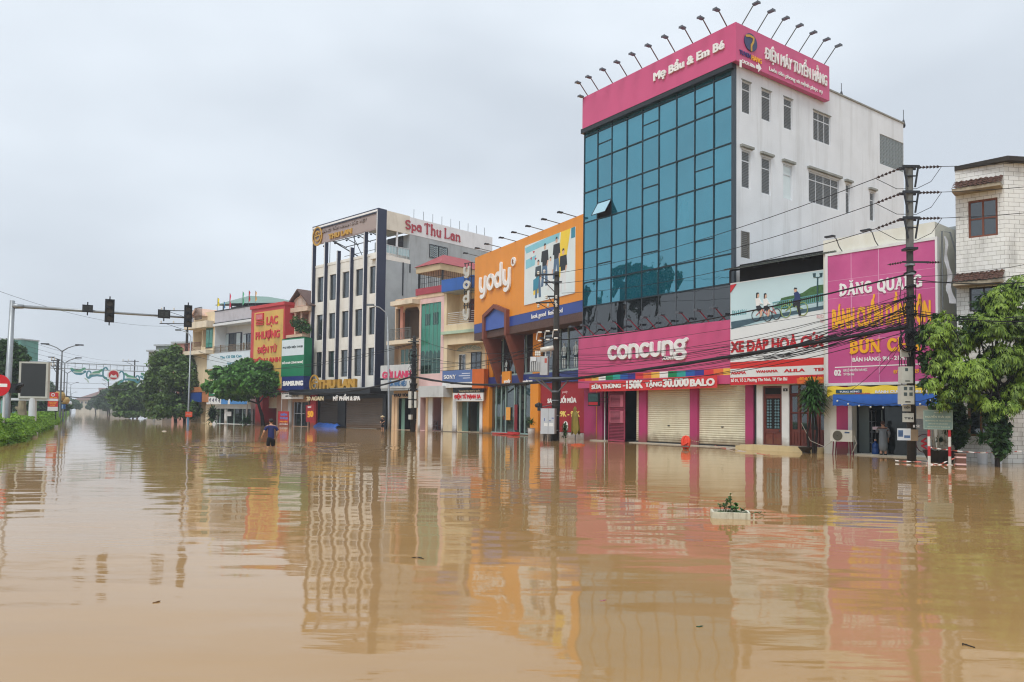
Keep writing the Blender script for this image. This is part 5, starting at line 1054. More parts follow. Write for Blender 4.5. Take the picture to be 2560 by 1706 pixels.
# arch spandrel and column
xa, xb = q1('I',290,1200)[0], L1-.1; zsp, ztp_ = q1('I',290,1100)[1], q1('I',290,985)[1]; n = 16
b_ = MB()
for i in range(n):
    f0, f1 = i/n, (i+1)/n; g = lambda f: zsp+(ztp_-zsp)*math.sin(math.pi*(.0+f))**.6 if 0 < f < 1 else zsp
    x0_, x1_ = xa+(xb-xa)*f0, xa+(xb-xa)*f1; b_.prism([(x0_,g(f0)),(x1_,g(f1)),(x1_,zt1-.4),(x0_,zt1-.4)], -.02-.0004*(i%2), .12)
b_.build('arch', PEACH, a1)
b_ = MB(); b_.box(q1('I',250,1200)[0],xa,-.06,.2,zs1_,zt1-.1); b_.build('column', mat('salmon_column',(206,140,118),.6,.12,1,stain=.3), a1)
r_ = MB(); x0_ = q1('I',85,1400,-.95)[0]; zra, zrb = zs1_+.05, zs1_+1.05
r_.tube([(x0_,-.95,zrb),(L1-.1,-.95,zrb)],.03,5); r_.tube([(x0_,-.95,zra),(L1-.1,-.95,zra)],.025,5); r_.tube([(x0_,-.95,zrb-.16),(L1-.1,-.95,zrb-.16)],.018,4)
for i in range(17):
    x = x0_+(L1-.1-x0_)*i/16; r_.tube([(x,-.95,zra),(x,-.95,zrb)],.018,4,False)
    if i < 16: r_.tube([(x+.14+.1*math.cos(k*math.pi/5),-.95,zra+.42+.28*math.sin(k*math.pi/5)) for k in range(11)],.014,4)
r_.build('balcony_railing', mat('grey_ironwork',(112,116,114),.5,.2,4), a1)
h = h1.box('J',250,195,488,410,.45); window(a1,(h[0],h[1],h[2]-1.0,h[3]),glassmat('green_window',(40,74,62),(.7,.9,.85),.1),PEACH,.42,4,2,.05)
PM_ = mat('peach_pilaster',(228,196,158),.6,.08,1,stain=.3)
for xa,xb,yf in ((125,160,-.1),(168,192,-.02),(618,648,-.1)): MB().box(q1('J',xa,1000)[0],q1('J',xb,1000)[0],yf,.1,-.6,hC[3]+.3).build('pilaster', PM_, a1)
b_ = MB(); b_.box(q1('J',255,1000,.4)[0],q1('J',300,1000,.4)[0],.4,.46,.02,2.9); b_.build('green_door_leaf', mat('mint_door',(120,160,146),.5,.1), a1)
t, r_ = board(h1,'H',938,660,815,1322,-1.05,mat('white_panel_dirty',(206,210,210)),'hair_wash_sign','white sign with pink lettering above the dark motorcycle parts shop'); tx(t,h1,'GỘI LẠNH','H',962,735,818,1315,-1.055,mat('pink_letters',(216,66,110),.45,.06),.04,.055)
t, r_ = board(h1,'H',940,838,940,1310,-1.1,mat('white_panel_dirty',(206,210,210)),'repair_sign','white rounded strip sign with blue lettering below the pink lettered one'); tx(t,h1,'SỬA HÀNG HIỆU','H',1040,855,912,1255,-1.105,mat('blue_letters',(70,120,170),.45,.06),.03,.05)
b_ = MB(); b_.box(r_[0],r_[1],-1.05,0,r_[2]-.2,r_[2]-.002); b_.build('soffit', GREYC, t)
tx(a1,h1,'PHỤ TÙNG','H',1105,1005,1040,1330,-.1,BLACKT,.03,.05)
def liner(par,h,m,d,y=.16):  # darker inner faces that colour the shade into an open room
    x0,x1,z0,z1 = h[:4]; b = MB(); e = .02; b.quad((x0+e,y,z0),(x0+e,y,z1),(x0+e,d,z1),(x0+e,d,z0)); b.quad((x1-e,y,z0),(x1-e,d,z0),(x1-e,d,z1),(x1-e,y,z1)); b.quad((x0,d-e,z0),(x1,d-e,z0),(x1,d-e,z1),(x0,d-e,z1)); b.quad((x0,y,z1-e),(x1,y,z1-e),(x1,d,z1-e),(x0,d,z1-e)); return b.build('shade_liner', m, par)
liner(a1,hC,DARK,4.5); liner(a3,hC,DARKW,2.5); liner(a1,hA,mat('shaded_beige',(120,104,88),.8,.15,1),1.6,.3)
# goods inside
for i,(x,z,wd,hh,dd) in enumerate(((1.6,.05,1.0,.9,1.2),(2.7,.05,1.2,1.2,2.2),(3.8,.05,.9,.8,1.4))):
    s_ = fthing('goods_shelf', ORD[i]+' low metal shelf of boxes inside the peach balcony house shop', 'shelf', h1, 'shelves in the parts shop'); b_ = MB()
    for k in range(3): b_.box(x,x+wd,dd,dd+.4,z+hh*k/2,z+hh*k/2+.04)
    for xx in (x,x+wd-.04): b_.box(xx,xx+.04,dd-.003,dd+.04,z,z+hh+.05)
    b_.build('frame', STEEL, s_); b_ = MB()
    for k in range(2):
        xx = x+.06
        while xx < x+wd-.25: w2 = rnd.uniform(.12,.24); b_.box(xx,xx+w2,dd+.04,dd+.3,z+hh*k/2+.041,z+hh*k/2+.05+rnd.uniform(.15,.3)); xx += w2+.03
    b_.build('box', mat('goods_boxes',(120,104,96),.7,.5,2.5), s_)
# ================================================================ white and navy spa building
tl = fthing('spa_building', 'five storey cream spa building with navy framed vertical fins and gold lettering', 'building', TL)
qL = TL.q; Wd = TL.L; CR = mat('cream_panel', (234,232,224), .55, .07, .8, stain=.3, stain_col=(168,150,116)); NV = mat('navy_metal', (40,46,72), .35, .12, 1.2)
ztf = qL('G',925,118)[1]; zgl = [(qL('G',787,890,.34)[1],qL('G',787,1240,.34)[1]),(qL('G',780,1418,.34)[1],qL('H',728,288,.34)[1]),(qL('H',715,448,.34)[1],qL('H',712,784,.34)[1])]
zpar = qL('G',760,725,.34)[1]; zcan = qL('H',860,940)[1]
us = [Wd*k/5 for k in range(6)]; fw = .26; fd = .36
holes = []
for k in range(5):
    for (a, b) in zgl: holes.append((us[k]+fw+.4, us[k+1]-.06-(0 if k < 4 else .25), b, a))
shell(.05, Wd-.02, -.6, zpar, 15.4, holes, .2, y=.34).build('wall', CR, tl)
for i, h in enumerate(holes):
    g = window(tl, h, GDARK, BLACKT, .5, 1, 1, .07, None)
    b_ = MB(); a_ = h[0]; 
    b_.add([(h[0]-.28,.337,h[2]-.02),(h[0],.49,h[2]),(h[0],.49,h[3]),(h[0]-.28,.337,h[3]+.3)],[(0,1,2,3)]); b_.add([(h[0]-.28,.336,h[3]+.32),(h[0],.49,h[3]+.0),(h[1],.49,h[3]+.0),(h[1],.336,h[3]+.32)],[(0,1,2,3)]); b_.build('splayed_reveal', mat('reveal_cream',(214,204,182),.6,.06), g)
for k in range(5):
    for (a, b) in zgl: pass
b_ = MB(); 
for z in (zpar-.03,): b_.box(.05,Wd-.02,.3,.6,z-.25,z)
b_.build('parapet_cap', CR, tl)
zb_s1, zb_s0 = qL('G',130,408)[1], qL('G',130,592)[1]
for k in range(6):
    top = ztf-.3 if k in (0,5) else (zb_s0 if k in (1,4) else zpar+ .95)
    b_ = MB(); x = us[k] if k < 5 else Wd-fw
    b_.box(x, x+fw, 0, fd, zcan-.1, top); f = b_.build('fin', NV, tl); b_ = MB(); b_.box(x+.05, x+fw-.1, -.02, 0, zcan, top-.02); b_.build('light_strip', LET, f)
b_ = MB(); b_.box(0, Wd, -.01, 1.0, ztf-.42, ztf); b_.build('top_beam', NV, tl); b_ = MB(); b_.box(.05, Wd-.1, -.03, -.01, ztf-.3, ztf-.12); b_.build('beam_strip', LET, tl)
b_ = MB(); b_.box(Wd-.02, Wd+.04, -.02, 1.0, zcan, ztf); b_.build('corner_fin', NV, tl)
b_ = MB(); b_.box(fw, Wd-fw, .1, .3, zb_s0, ztf-.425); pnl = b_.build('name_panel', mat('taupe_panel',(170,154,152),.5,.08,1,stain=.25), tl)
b_ = MB(); n = 34
for i in range(n): x = Wd*.58+(Wd*.4)*i/n; b_.box(x,x+.06,.07,.1,zb_s0+.1,ztf-.6)
b_.build('panel_slat', mat('slat_taupe',(190,176,170),.5,.08), pnl)
tx(tl, TL, 'THU LAN', 'G', 332, 455, 520, 635, .1, GOLD, .14, .06)
tx(tl, TL, 'NÂNG TẦM NHAN SẮC VIỆT', 'G', 232, 408, 440, 825, .1, mat('taupe_letters',(150,136,132),.5,.1), .1, .03)
def emblem(cx, cz, r, y):
    b_ = MB(); pts = [(cx+r*math.cos(2*math.pi*i/24),cz+r*1.12*math.sin(2*math.pi*i/24)) for i in range(25)]; b_.stroke(pts,.16,y-.12,y); b_.stroke([(cx+r*.55*math.cos(R_(a)),cz+r*.6*math.sin(R_(a))) for a in range(40,330,20)],.13,y-.1,y); b_.stroke([(cx,cz+.05),(cx+r*.55,cz+.05),(cx+r*.55,cz-r*.4)],.12,y-.11,y); b_.stroke([(cx-r*.6,cz),(cx-r*.1,cz),(cx-r*.1,cz+r*.5)],.1,y-.105,y)
    return b_.build('emblem', GOLD, tl)
c_ = qL('G',178,480,.1); emblem(c_[0]+.1,c_[1],.85,.08)
c_ = qL('H',130,885,-.9); emblem(c_[0],c_[1],.8,-.88)
tx(tl, TL, 'THU LAN', 'H', 195, 838, 945, 655, -.9, GOLD, .3, .07)
# terrace: steel canopy frame behind the sign, glass balustrade, back block
b_ = MB()
for i in range(6): x = .3+(Wd-.6)*i/5; b_.tube([(x,.5,ztf-.6),(x,4.2,ztf-1.6)],.05,4); b_.tube([(x,.6,zpar),(x,.6,ztf-1)],.03,4) if i in (1,3) else None
for y,z in ((1.2,ztf-.8),(2.6,ztf-1.2),(4.0,ztf-1.55)): b_.tube([(.2,y,z),(Wd-.2,y,z)],.05,4)
b_.tube([(2.4,.6,zpar+2.6),(4.6,3.4,zpar+.6)],.06,5); b_.tube([(6.2,.6,zpar+2.9),(4.4,3.4,zpar+1.0)],.04,5)
for z in (.5,1.0,1.6): b_.tube([(.2,4,zpar+z),(Wd*.6,4,zpar+z)],.03,4)
b_.build('canopy_frame', DKMETAL, tl)
b_ = MB(); 
for i in range(5): b_.ball((1.2+i*2.1,.7,zb_s0-.12),.12,.12,.1,8,4)
b_.build('lamp', BLACKT, tl)
# side: frame perpendicular on the right-hand wall
TS = Fr(TL.P1, TL.P1+TL.n*15.6)
def ts(o): o.location = (Wd,0,0); o.rotation_euler[2] = math.pi/2; return o
sq = TS.q; sT = sq('G',1375,760)[0]; zfl = sq('G',970,757)[1]; z_under = sq('G',975,360)[1]; zspa1 = sq('G',1300,205)[1]; zspa0 = sq('G',1285,428)[1]
b_ = MB(); b_.box(sT, 15.6, .0, Wd*.5, zpar-.2, zspa0); ts(b_.build('upper_block', GREYC, tl))
b_ = MB(); b_.box(.9, 15.6, -.02, .14, -.6, zfl); b_.box(sT+.01,15.6,-.025,.1,zfl,zspa0); ts(b_.build('side_wall', GREYC, tl))
b_ = MB(); b_.box(.55, 1.0, -.03, .16, zcan, zfl+.02); ts(b_.build('corner_pilaster', CR, tl))
b_ = MB(); b_.box(.0, sT+.1, -.03, 1.2, zfl-.02, zfl+.4); ts(b_.build('terrace_slab', CR, tl))
b_ = MB(); zs1a = ztf-.05; b_.box(1.0, sT+.0, -.01, .12, z_under, zs1a); ts(b_.build('fascia_panel', mat('cream_tin',(224,220,206),.5,.08,1,stain=.5,stain_col=(150,136,104)), tl))
b_ = MB(); b_.box(1.0,sT,.12,3.2,z_under+.25,z_under+.33); ts(b_.build('terrace_ceiling', mat('canopy_stone',(176,170,150),.8,.4,2.2,stain=.6,stain_col=(84,80,66),stretch=(2,2,2)), tl))
b_ = MB(); b_.box(1.0,sT+.1,.02,.05,zfl+.42,zfl+1.45); ts(b_.build('glass_balustrade', glassmat('balustrade_glass',(150,176,178),(.9,1,1),.2,.03,.1), tl))
b_ = MB()
for i in range(9): x = 1.05+(sT-1.0)*i/8; b_.tube([(x,.01,zfl+.4),(x,.01,zfl+1.45)],.022,4)
b_.tube([(1.0,.0,zfl+1.46),(sT+.1,.0,zfl+1.46)],.03,4); b_.box(sq('G',1222,550)[0]-.08,sq('G',1222,550)[0]+.08,.02,.18,zfl+.4,z_under+.3); ts(b_.build('terrace_rail', ALU, tl))
b_ = MB(); b_.box(sT-.04,sT,1.0,3.6,zfl+.45,zfl+3.0); ts(b_.build('terrace_door', GDARK, tl))
h = TS.box('I',682,68,950,320); h = (h[0],h[1],h[2],sq('I',682,62)[1]); g = ts(MB().box(h[0],h[1],-.05,-.02,h[2],h[3]).build('window', GDARK, tl))
b_ = MB(); b_.box(h[0],h[1],-.09,-.05,h[3]-.08,h[3]); b_.box(h[0],h[1],-.09,-.05,h[2],h[2]+.08)
for x in (h[0],(h[0]+h[1])/2-.04,h[1]-.08): b_.box(x,x+.08,-.092,-.05,h[2],h[3])
b_.build('frame', DKMETAL, g); b_ = MB()
for c0 in (.25,.75):
    for k in range(7):
        zc = h[2]+(h[3]-h[2])*(k+.5)/7; xc = h[0]+(h[1]-h[0])*c0; s = (h[1]-h[0])*.2
        for sg in (-1,1): b_.stroke([(xc,zc),(xc+sg*s*.5,zc+.12),(xc+sg*s,zc+.05),(xc+sg*s*.9,zc-.12),(xc+sg*s*.5,zc-.1)],.05,-.075,-.055,5)
b_.build('scroll_grille', mat('pale_scroll',(166,184,186),.5,.1), g)
# stains: drain pipe with black run
b_ = MB(); x = sq('G',1290,900)[0]; b_.tube([(x,-.06,sq('G',1290,1250)[1]),(x,-.06,sq('G',1290,820)[1])],.07,6); x2 = sq('G',1382,850)[0]; b_.tube([(x2,-.06,zfl-.9),(x2,-.06,zfl-.05)],.07,6); ts(b_.build('drain_pipe', DKMETAL, tl))
rf_ = MB(); rf_.box(sT, 15.6, -.05, .05, zspa0, zspa1-.0); ts(rf_.build('roof_fascia', mat('white_tin',(228,232,236),.45,.05,1,stain=.2), tl))
o = serif(TS,'Spa ThuLan','G',1325,262,372,1325+1,-.08,REDL,tl,.05,.3,.14) if False else None
a = sq('P',715,165); 
SPA = fthing('spa_sign', 'red serif spa name letters standing on the white roof edge of the cream building', 'sign', TL)
def ssx(s, xl, yt, yb, xr):
    o = serif(TS, s, 'P', xl, yt, yb, xr, -.06, mat('faded_red',(172,66,78),.5,.1), SPA, .05, .17, .12); return ts(o)
ssx('Sp', 715, 130, 188, 788); ssx('a', 788, 140, 203, 822); ssx('Thu', 838, 152, 220, 950); ssx('Lan', 968, 186, 250, 1076)
b_ = MB()
for i in range(9): x = sT+.5+i*1.25; b_.tube([(x,0,zspa1),(x,0,zspa1+.9)],.025,4)
ts(b_.build('post', GREYM, SPA))
# ground floor of the spa
b_ = MB(); b_.box(-1.2,Wd+1.4,-1.6,.54,zcan-.55,zcan); b_.build('entrance_canopy', BLACKT, tl); b_ = MB(); b_.box(qL('H',320,980,-1.6)[0],Wd+1.3,-1.63,-.2,zcan+.003,zcan+.06); b_.build('canopy_flashing', STEEL, tl)
zsh = qL('H',530,1100,.3)[1]; 
s1 = (qL('H',205,1300,.4)[0],qL('H',440,1300,.4)[0]); s2 = (qL('H',530,1300,.4)[0],qL('H',990,1300,.4)[0])
gfw = MB()
for (a,b) in ((-.9,s1[0]),(s1[1],s2[0]),(s2[1],s2[1]+.5)): gfw.box(a,b,.1,.33,-.6,zcan-.56)
gfw.box(-.9,s2[1]+.5,.06,.33,zsh+.3,zcan-.556); gfw.build('black_pier', BLACKT, tl)
shutter(tl,s1[0],s1[1],.05,zsh+.4,.28,mat('dark_shutter',(78,72,66),.55,.1,1),.2); shutter(tl,s2[0],s2[1],.05,zsh+.4,.28,SHUTD,.2)
b_ = MB(); b_.box(s2[1]+.5,Wd+1.2,.2,.33,-.6,zcan-.56); b_.build('side_pier', SHUTD, tl)
tx(tl,TL,'20 AGAIN','H',35,1040,1088,242,-1.65,mat('cream_letters',(220,206,170)),.05,.03); tx(tl,TL,'MỸ PHẨM & SPA','H',360,1038,1088,690,-1.65,LET,.05,.045)
bt_ = fthing('blue_tarp', 'crumpled blue tarpaulin heap in front of the left grey shutter', 'tarpaulin', TL)
x0_, x1_ = qL('H',158,1400,.0)[0], qL('H',438,1400,.0)[0]; zt_ = qL('H',250,1355,.0)[1]; nx, ny = 26, 8; vs = []; fs = []
for j in range(ny+1):
    for i in range(nx+1):
        f, g_ = i/nx, j/ny; hz = zt_*(min(1,6*f*(1-f)+.55))*math.sin(math.pi*(.12+.76*g_)); hz *= .8+.35*mnoise.noise((f*7,g_*4,1)); vs.append((x0_+(x1_-x0_)*f+.1*mnoise.noise((f*9,g_*5,7)), -.5+.9*g_, max(hz,-.1) if 0 < j < ny else -.15))
for j in range(ny):
    for i in range(nx): k = j*(nx+1)+i; fs.append((k,k+1,k+nx+2,k+nx+1))
MB().add(vs,fs).build('tarp', mat('tarp_blue',(58,104,190),.4,.15,3), bt_)
# ================================================================ houses left of the spa building
PL = TL.P0; VPL = -900
# ---- gabled phone shop house
kh = sub(PL, VPL, 700, 768); ak = fthing('gabled_house', 'salmon gabled house with arched dormer and potted balcony behind the green phone sign', 'house', kh)
SALM = mat('salmon_plaster', (216,182,160), .7, .1, .8, stain=.4, stain_col=(140,104,86)); qk = kh.q; Lk = kh.L
zga, zge = qk('F',2025,62,.3)[1], qk('F',1810,430,.3)[1]; zfl_ = qk('F',1850,945)[1]
hk = (qk('F',1885,700)[0], Lk-.05, zfl_, zge-.5, 1.8); E_ = lambda x, w=0: qk('E',x,1000,w)[0]
hg = (E_(1445), E_(1690), .03, qk('E',1445,790)[1], .4)
shell(-.6, Lk+.3, -.6, zge, 9, [hk,hg], .2).build('wall', SALM, ak)
xg0, xg1 = qk('F',1790,430,.3)[0], Lk+.9; xm = qk('F',2025,100,.3)[0]
b_ = MB(); b_.prism([(xg0+.3,zge-.05),(xm,zga-.2),(2*xm-xg0-.3,zge-.05)], .05, .3); b_.build('gable_wall', SALM, ak)
b_ = MB()
for s in (-1,1):
    xe = xm+s*(xm-xg0); d = Vector((xe-xm, zge-zga)); nn = Vector((-d.y,d.x)).normalized()*.16*s
    b_.prism([(xm,zga),(xe,zge),(xe+nn.x,zge+nn.y),(xm,zga+abs(nn.y)*1.2)], -.5, 6)
b_.build('gable_roof', mat('brown_tiles',(106,84,78),.75,.2,3,stain=.4), ak)
b_ = MB(); za_ = qk('F',1925,470)[1]; r0 = qk('F',2090,400)[0]-xm; n = 10; pts = [(xm-.05+r0*1.1*math.cos(math.pi*i/n), zge+.25+(zga-zge)*.5*math.sin(math.pi*i/n)) for i in range(n+1)]
b_.prism(pts+[(pts[-1][0],za_),(pts[0][0],za_)], -.06, .04); dm = b_.build('arched_dormer', mat('dormer_glass',(196,178,164),.4,.12,2), ak)
b_ = MB()
for i in range(n): b_.tube([(pts[i][0],-.07,pts[i][1]),(pts[i+1][0],-.07,pts[i+1][1])],.06,4)
for f in (.33,.66): x = pts[-1][0]+(pts[0][0]-pts[-1][0])*f; b_.tube([(x,-.07,za_),(x,-.07,pts[5][1]-.2)],.03,4)
b_.tube([(pts[-1][0],-.07,zge+.2),(pts[0][0],-.07,zge+.2)],.03,4); b_.build('frame', SALM, dm)
b_ = MB(); b_.box(xg0,Lk+.5,-.55,.1,zge-.5,zge-.02); b_.build('eave_band', mat('eave_cream',(214,190,168),.6,.1,1,stain=.3), ak)
b_ = MB(); x = qk('F',1862,700,-.4)[0]; b_.lathe([(.14,zfl_),(.12,zfl_+.4),(.11,zge-.8),(.17,zge-.5)],(x,-.35,0),8); b_.lathe([(.12,zfl_),(.12,zge-.5)],(qk('F',1990,700,-.2)[0],-.2,0),8); b_.build('column', SALM, ak)
b_ = MB(); b_.box(-.6,Lk+.3,-1.0,.05,zfl_-.3,zfl_); b_.build('balcony_slab', SALM, ak)
b_ = MB(); b_.box(hg[0],hg[1],.25,.3,.03,hg[3]); d_ = b_.build('glass_door', GDARK, ak); b_ = MB()
for x in (hg[0]+.05,(hg[0]+hg[1])/2,hg[1]-.1): b_.box(x-.04,x+.04,.18,.25,.03,hg[3])
b_.box(hg[0],hg[1],.17,.25,1.35,1.42); b_.build('frame', ALU, d_)
b_ = MB(); b_.box(E_(1395),E_(1442),-.15,.02,-.6,3.4); b_.build('white_pier', WHITE2, ak); b_ = MB(); b_.box(E_(1750),E_(1842),-.2,.02,-.6,3.4); b_.build('red_pier', RED, ak)
# stacked signs
GRN = mat('green_sheet',(18,124,84),.45,.1,1,stain=.2,stain_col=(10,80,56))
t, r_ = board(kh,'F',1605,1012,1740,2042,-1.3,GRN,'phone_accessory_sign','green and white sign for phone accessories and tech toys, stacked over a navy sign','sign',.9)
e = kh.q('F',2140,1000,-.6)[0]; zg1 = kh.q('F',1610,1340,-1.3)[1]; zg0 = kh.q('E',1280,312,-1.3)[1]
b_ = MB(); b_.box(r_[0]+.05,r_[1]-.08,-1.31,-1.3,zg1,r_[3]-.12); b_.build('white_panel', mat('sign_pale',(214,226,232),.4,.05), t)
b_ = MB(); b_.box(r_[0]+.003,r_[1]-.003,-1.297,-.42,zg0,r_[2]-.002); b_.build('lower_panel', GRN, t)
tx(t,kh,'PHỤ KIỆN ĐIỆN THOẠI','F',1625,1160,1196,2012,-1.312,mat('grey_green_letters',(52,70,72),.5,.05),.01,.05); tx(t,kh,'ĐỒ CHƠI CÔNG NGHỆ','E',1285,165,195,1615,-1.302,LET,.01,.05)
t, r_ = board(kh,'E',1340-60,322,382,1625,-1.28,WHITE2,'white_strip_sign','thin white strip sign between the green sign and the navy sign','sign',.8); tx(t,kh,'LINH MOBILE','E',1420,338,352,1535,-1.285,DKMETAL,.005,.03)
t, r_ = board(kh,'E',1283,392,608,1622,-1.3,mat('navy_sheet',(34,50,116),.4,.08),'navy_phone_sign','navy sign with bold white phone maker lettering below the white strip','sign',.9); tx(t,kh,'SAMSUNG','E',1300,462,536,1618,-1.305,LET,.02,.09)
t, r_ = board(kh,'E',1278,640,742,1617,-1.25,WHITE2,'mobile_shop_sign','small white mobile shop sign with dark lettering at the foot of the sign stack','sign',.15); tx(t,kh,'KHÁNH LINH MOBILE','E',1290,640,664,1606,-1.255,DKMETAL,.005,.05); tx(t,kh,'ĐIỆN THOẠI PHỤ KIỆN','E',1340,684,706,1545,-1.255,DKMETAL,.005,.04)
b_ = MB(); b_.tube([(r_[0]+.02,-1.2,-.3),(r_[0]+.02,-1.2,r_[2])],.04,5); b_.build('post', ALU, t)
t, r_ = board(kh,'E',1225,932,1185,1388,-1.6,RED,'red_phone_banner','red standing board with blue phone lettering and yellow line in the water','banner',.06)
tx(t,kh,'ĐIỆN','E',1262,968,1000,1365,-1.605,mat('sky_blue_letters',(90,130,206),.5,.05),.005,.07); tx(t,kh,'THOẠI','E',1252,1022,1056,1375,-1.605,mat('sky_blue_letters',(90,130,206)),.005,.07); tx(t,kh,'PHỤ KIỆN','E',1252,1084,1102,1372,-1.605,YEL,.005,.05); tx(t,kh,'LẠC PHƯỢNG','E',1248,1124,1140,1376,-1.605,LET,.005,.04)
MB().box(r_[0]+.3,r_[0]+.4,-1.55,-1.5,-.5,r_[2]).build('post', ALU, t)
t, r_ = board(kh,'E',1668,922,1185,1800,-1.7,mat('poster_red',(158,32,42)),'discount_banner','red leaning banner with big yellow fifty beside the black spa shutters','banner',.05); t.rotation_euler[1] = R_(-4)
tx(t,kh,'50','E',1690,1020,1115,1785,-1.705,YEL,.01,.09); tx(t,kh,'SALE','E',1700,940,968,1755,-1.705,LET,.005,.05)
# ---- red electronics house
lk = sub(PL, VPL, 629, 712); al = fthing('red_electronics_shop', 'red electronics shop with tall yellow sign panel and thick red letters', 'building', lk); ql = lk.q
ztl = ql('F',1665,268,-1.2)[1]; x0_, x1_ = ql('F',1012,400,-1.2)[0], ql('F',1665,400,-1.2)[0]; zlb = ql('E',820,640,-1.2)[1]
REDP = mat('faded_red_wall',(196,66,70),.6,.1,.7,stain=.25,stain_col=(140,40,48))
b_ = MB(); b_.box(x0_,x1_,-1.2,.0,zlb,ztl-.35); b_.box(x0_-.12,x1_+.1,-1.35,.05,ztl-.35,ztl); b_.build('sign_tower', REDP, al)
b_ = MB(); b_.box(x0_-.0,x1_+.2,0.01,8,zlb-.5,ztl-.6); b_.box(x0_,ql('E',1025,1000)[0],-.4,3,-.6,zlb-.003); b_.build('red_wall', RED, al)
b_ = MB(); b_.box(ql('E',1025,1000)[0],x1_+.6,1.5,3,-.6,zlb); b_.build('recess', DARKW, al); b_ = MB(); h = lk.box('E',1060,722,1268,885,.4); b_.box(h[0],h[1],.4,.46,h[2],h[3]+.6); b_.build('half_shutter', SHUT, al); b_ = MB(); b_.box(h[0]-.2,h[0],.3,.5,-.6,h[3]+.6); b_.build('door_jamb', mat('jamb_tan',(130,116,92),.6,.1), al)
YP = mat('weathered_yellow',(214,176,92),.6,.1,.8,stain=.75,stain_col=(140,122,70),stretch=(1,1,.7),streak_scale=.55)
yx0, yx1 = ql('F',1066,600,-1.22)[0], ql('F',1632,600,-1.22)[0]; zy = (ql('F',1066,492,-1.22)[1]+ql('F',1632,412,-1.22)[1])/2
b_ = MB(); b_.box(yx0,yx1,-1.22,-1.2,zlb+.4,zy); b_.build('yellow_panel', YP, al)
RL = mat('thick_red_letters',(206,58,60),.5,.1,2)
for (s,r,xl,yt,yb,xr,sl_) in (('LẠC','F',1312,572,728,1532,0),('PHƯỢNG','F',1098,872,1018,1568,0),('ĐIỆN TỬ','F',1132,1168,1288,1508,0),('ĐIỆN LẠNH','E',832,112,180,1262,0)):
    tx(al,lk,s,r,xl,yt,yb,xr,-1.222,RL,.07,.035)
h = lk.box('F',1112,515,1252,720,-1.22); b_ = MB(); b_.box(h[0],h[1],-1.36,-1.22,h[2]+(h[3]-h[2])*.42,h[3])
for k in range(3): z = h[2]+(h[3]-h[2])*.13*k; b_.box(h[0],h[1],-1.34,-1.22,z,z+(h[3]-h[2])*.07)
b_.build('emblem', RL, al); b_ = MB(); b_.box(h[0]+.15,h[1]-.15,-1.365,-1.36,h[2]+(h[3]-h[2])*.5,h[3]-.15); b_.build('emblem_face', mat('rose_face',(206,120,124),.5,.15,4), al)
# ---- white phone shop house
wh = sub(PL, VPL, 533, 629); aw2 = fthing('white_balcony_house', 'white house with slatted parapet, iron balcony and green tin roof canopy', 'house', wh); qw = wh.q; Lw = wh.L
zp1, zp0 = qw('F',268,478)[1], qw('F',268,700)[1]; zb1_ = qw('F',270,1150)[1]; zb0_ = qw('F',270,1280)[1]
W2 = mat('white_house_plaster',(222,226,228),.7,.07,.8,stain=.25,stain_col=(160,160,150)); Ew = lambda x,w=0: qw('E',x,1000,w)[0]
hb_ = (.1,Lw,zb0_,zp0-.3,1.6); hs_ = (Ew(240),Ew(805),.05,qw('E',240,890)[1],2.5)
shell(0,Lw,-.6,zp0,9,[hb_,hs_],.2).build('wall', W2, aw2)
b_ = MB(); n = 46
for i in range(n): x = Lw*i/n; b_.box(x,x+Lw/n*.6,-.05,.0,zp0+.02,zp1)
b_.box(0,Lw,.002,.08,zp0,zp1-.02); b_.build('slatted_parapet', mat('lilac_slats',(206,204,210),.5,.06,1,stain=.3), aw2)
b_ = MB(); b_.box(-.05,Lw,-.1,.1,zp1,zp1+.1); b_.box(-.05,Lw,-.12,.1,zp0-.12,zp0+.01); b_.build('dark_trim', DKMETAL, aw2); b_ = MB(); b_.box(-.02,Lw,-.3,.02,zp0-.42,zp0-.13); b_.build('white_trim', W2, aw2)
for (xa,xb) in ((495,815),(865,1080)):
    h = wh.box('F',xa,905,xb,1160,1.55); g = window(aw2,(h[0],min(h[1],Lw-.1),h[2]-.8,h[3]),GDARK,mat('navy_frame',(44,52,74),.5,.1),1.5,4,1,.1,None)
    b_ = MB(); b_.box(h[0]+.1,h[0]+(min(h[1],Lw-.1)-h[0])*.27,1.4,1.44,h[2]-.8,h[3]-.1); b_.box(h[0]+(min(h[1],Lw-.1)-h[0])*.75,min(h[1],Lw-.1)-.1,1.4,1.44,h[2]-.8,h[3]-.1); b_.build('open_leaf', mat('leaf_glass',(190,204,206),.3,.06), g)
r_ = MB(); IR = mat('rusty_ironwork',(130,112,88),.6,.3,5)
for z in (zb0_+.03,zb1_): r_.tube([(0,-.1,z),(Lw,-.1,z)],.03,4)
for i in range(34):
    x = Lw*i/33; r_.tube([(x,-.1,zb0_),(x,-.1,zb1_)],.015,4,False)
    if i < 33: r_.tube([(x+Lw/66+.11*math.cos(k*.9),-.1,(zb0_+zb1_)/2+.3*math.sin(k*.9)) for k in range(8)],.018,4)
for f in (.19,.79): r_.box(Lw*f-.06,Lw*f+.06,-.14,-.04,zb0_,zb1_+.1)
r_.build('balcony_railing', IR, aw2)
t, r_ = board(wh,'E',112,42,272,780,-.5,mat('sign_pale',(214,226,232)),'trade_in_sign','white sign with teal trade in lettering above the round topped tree','sign',.2)
TE = mat('teal_letters',(52,140,162),.5,.05); tx(t,wh,'Thu Cũ Giá Cao','E',315,68,110,652,-.505,TE,.01,.04); tx(t,wh,'Với Táo','E',425,168,212,588,-.505,TE,.01,.04)
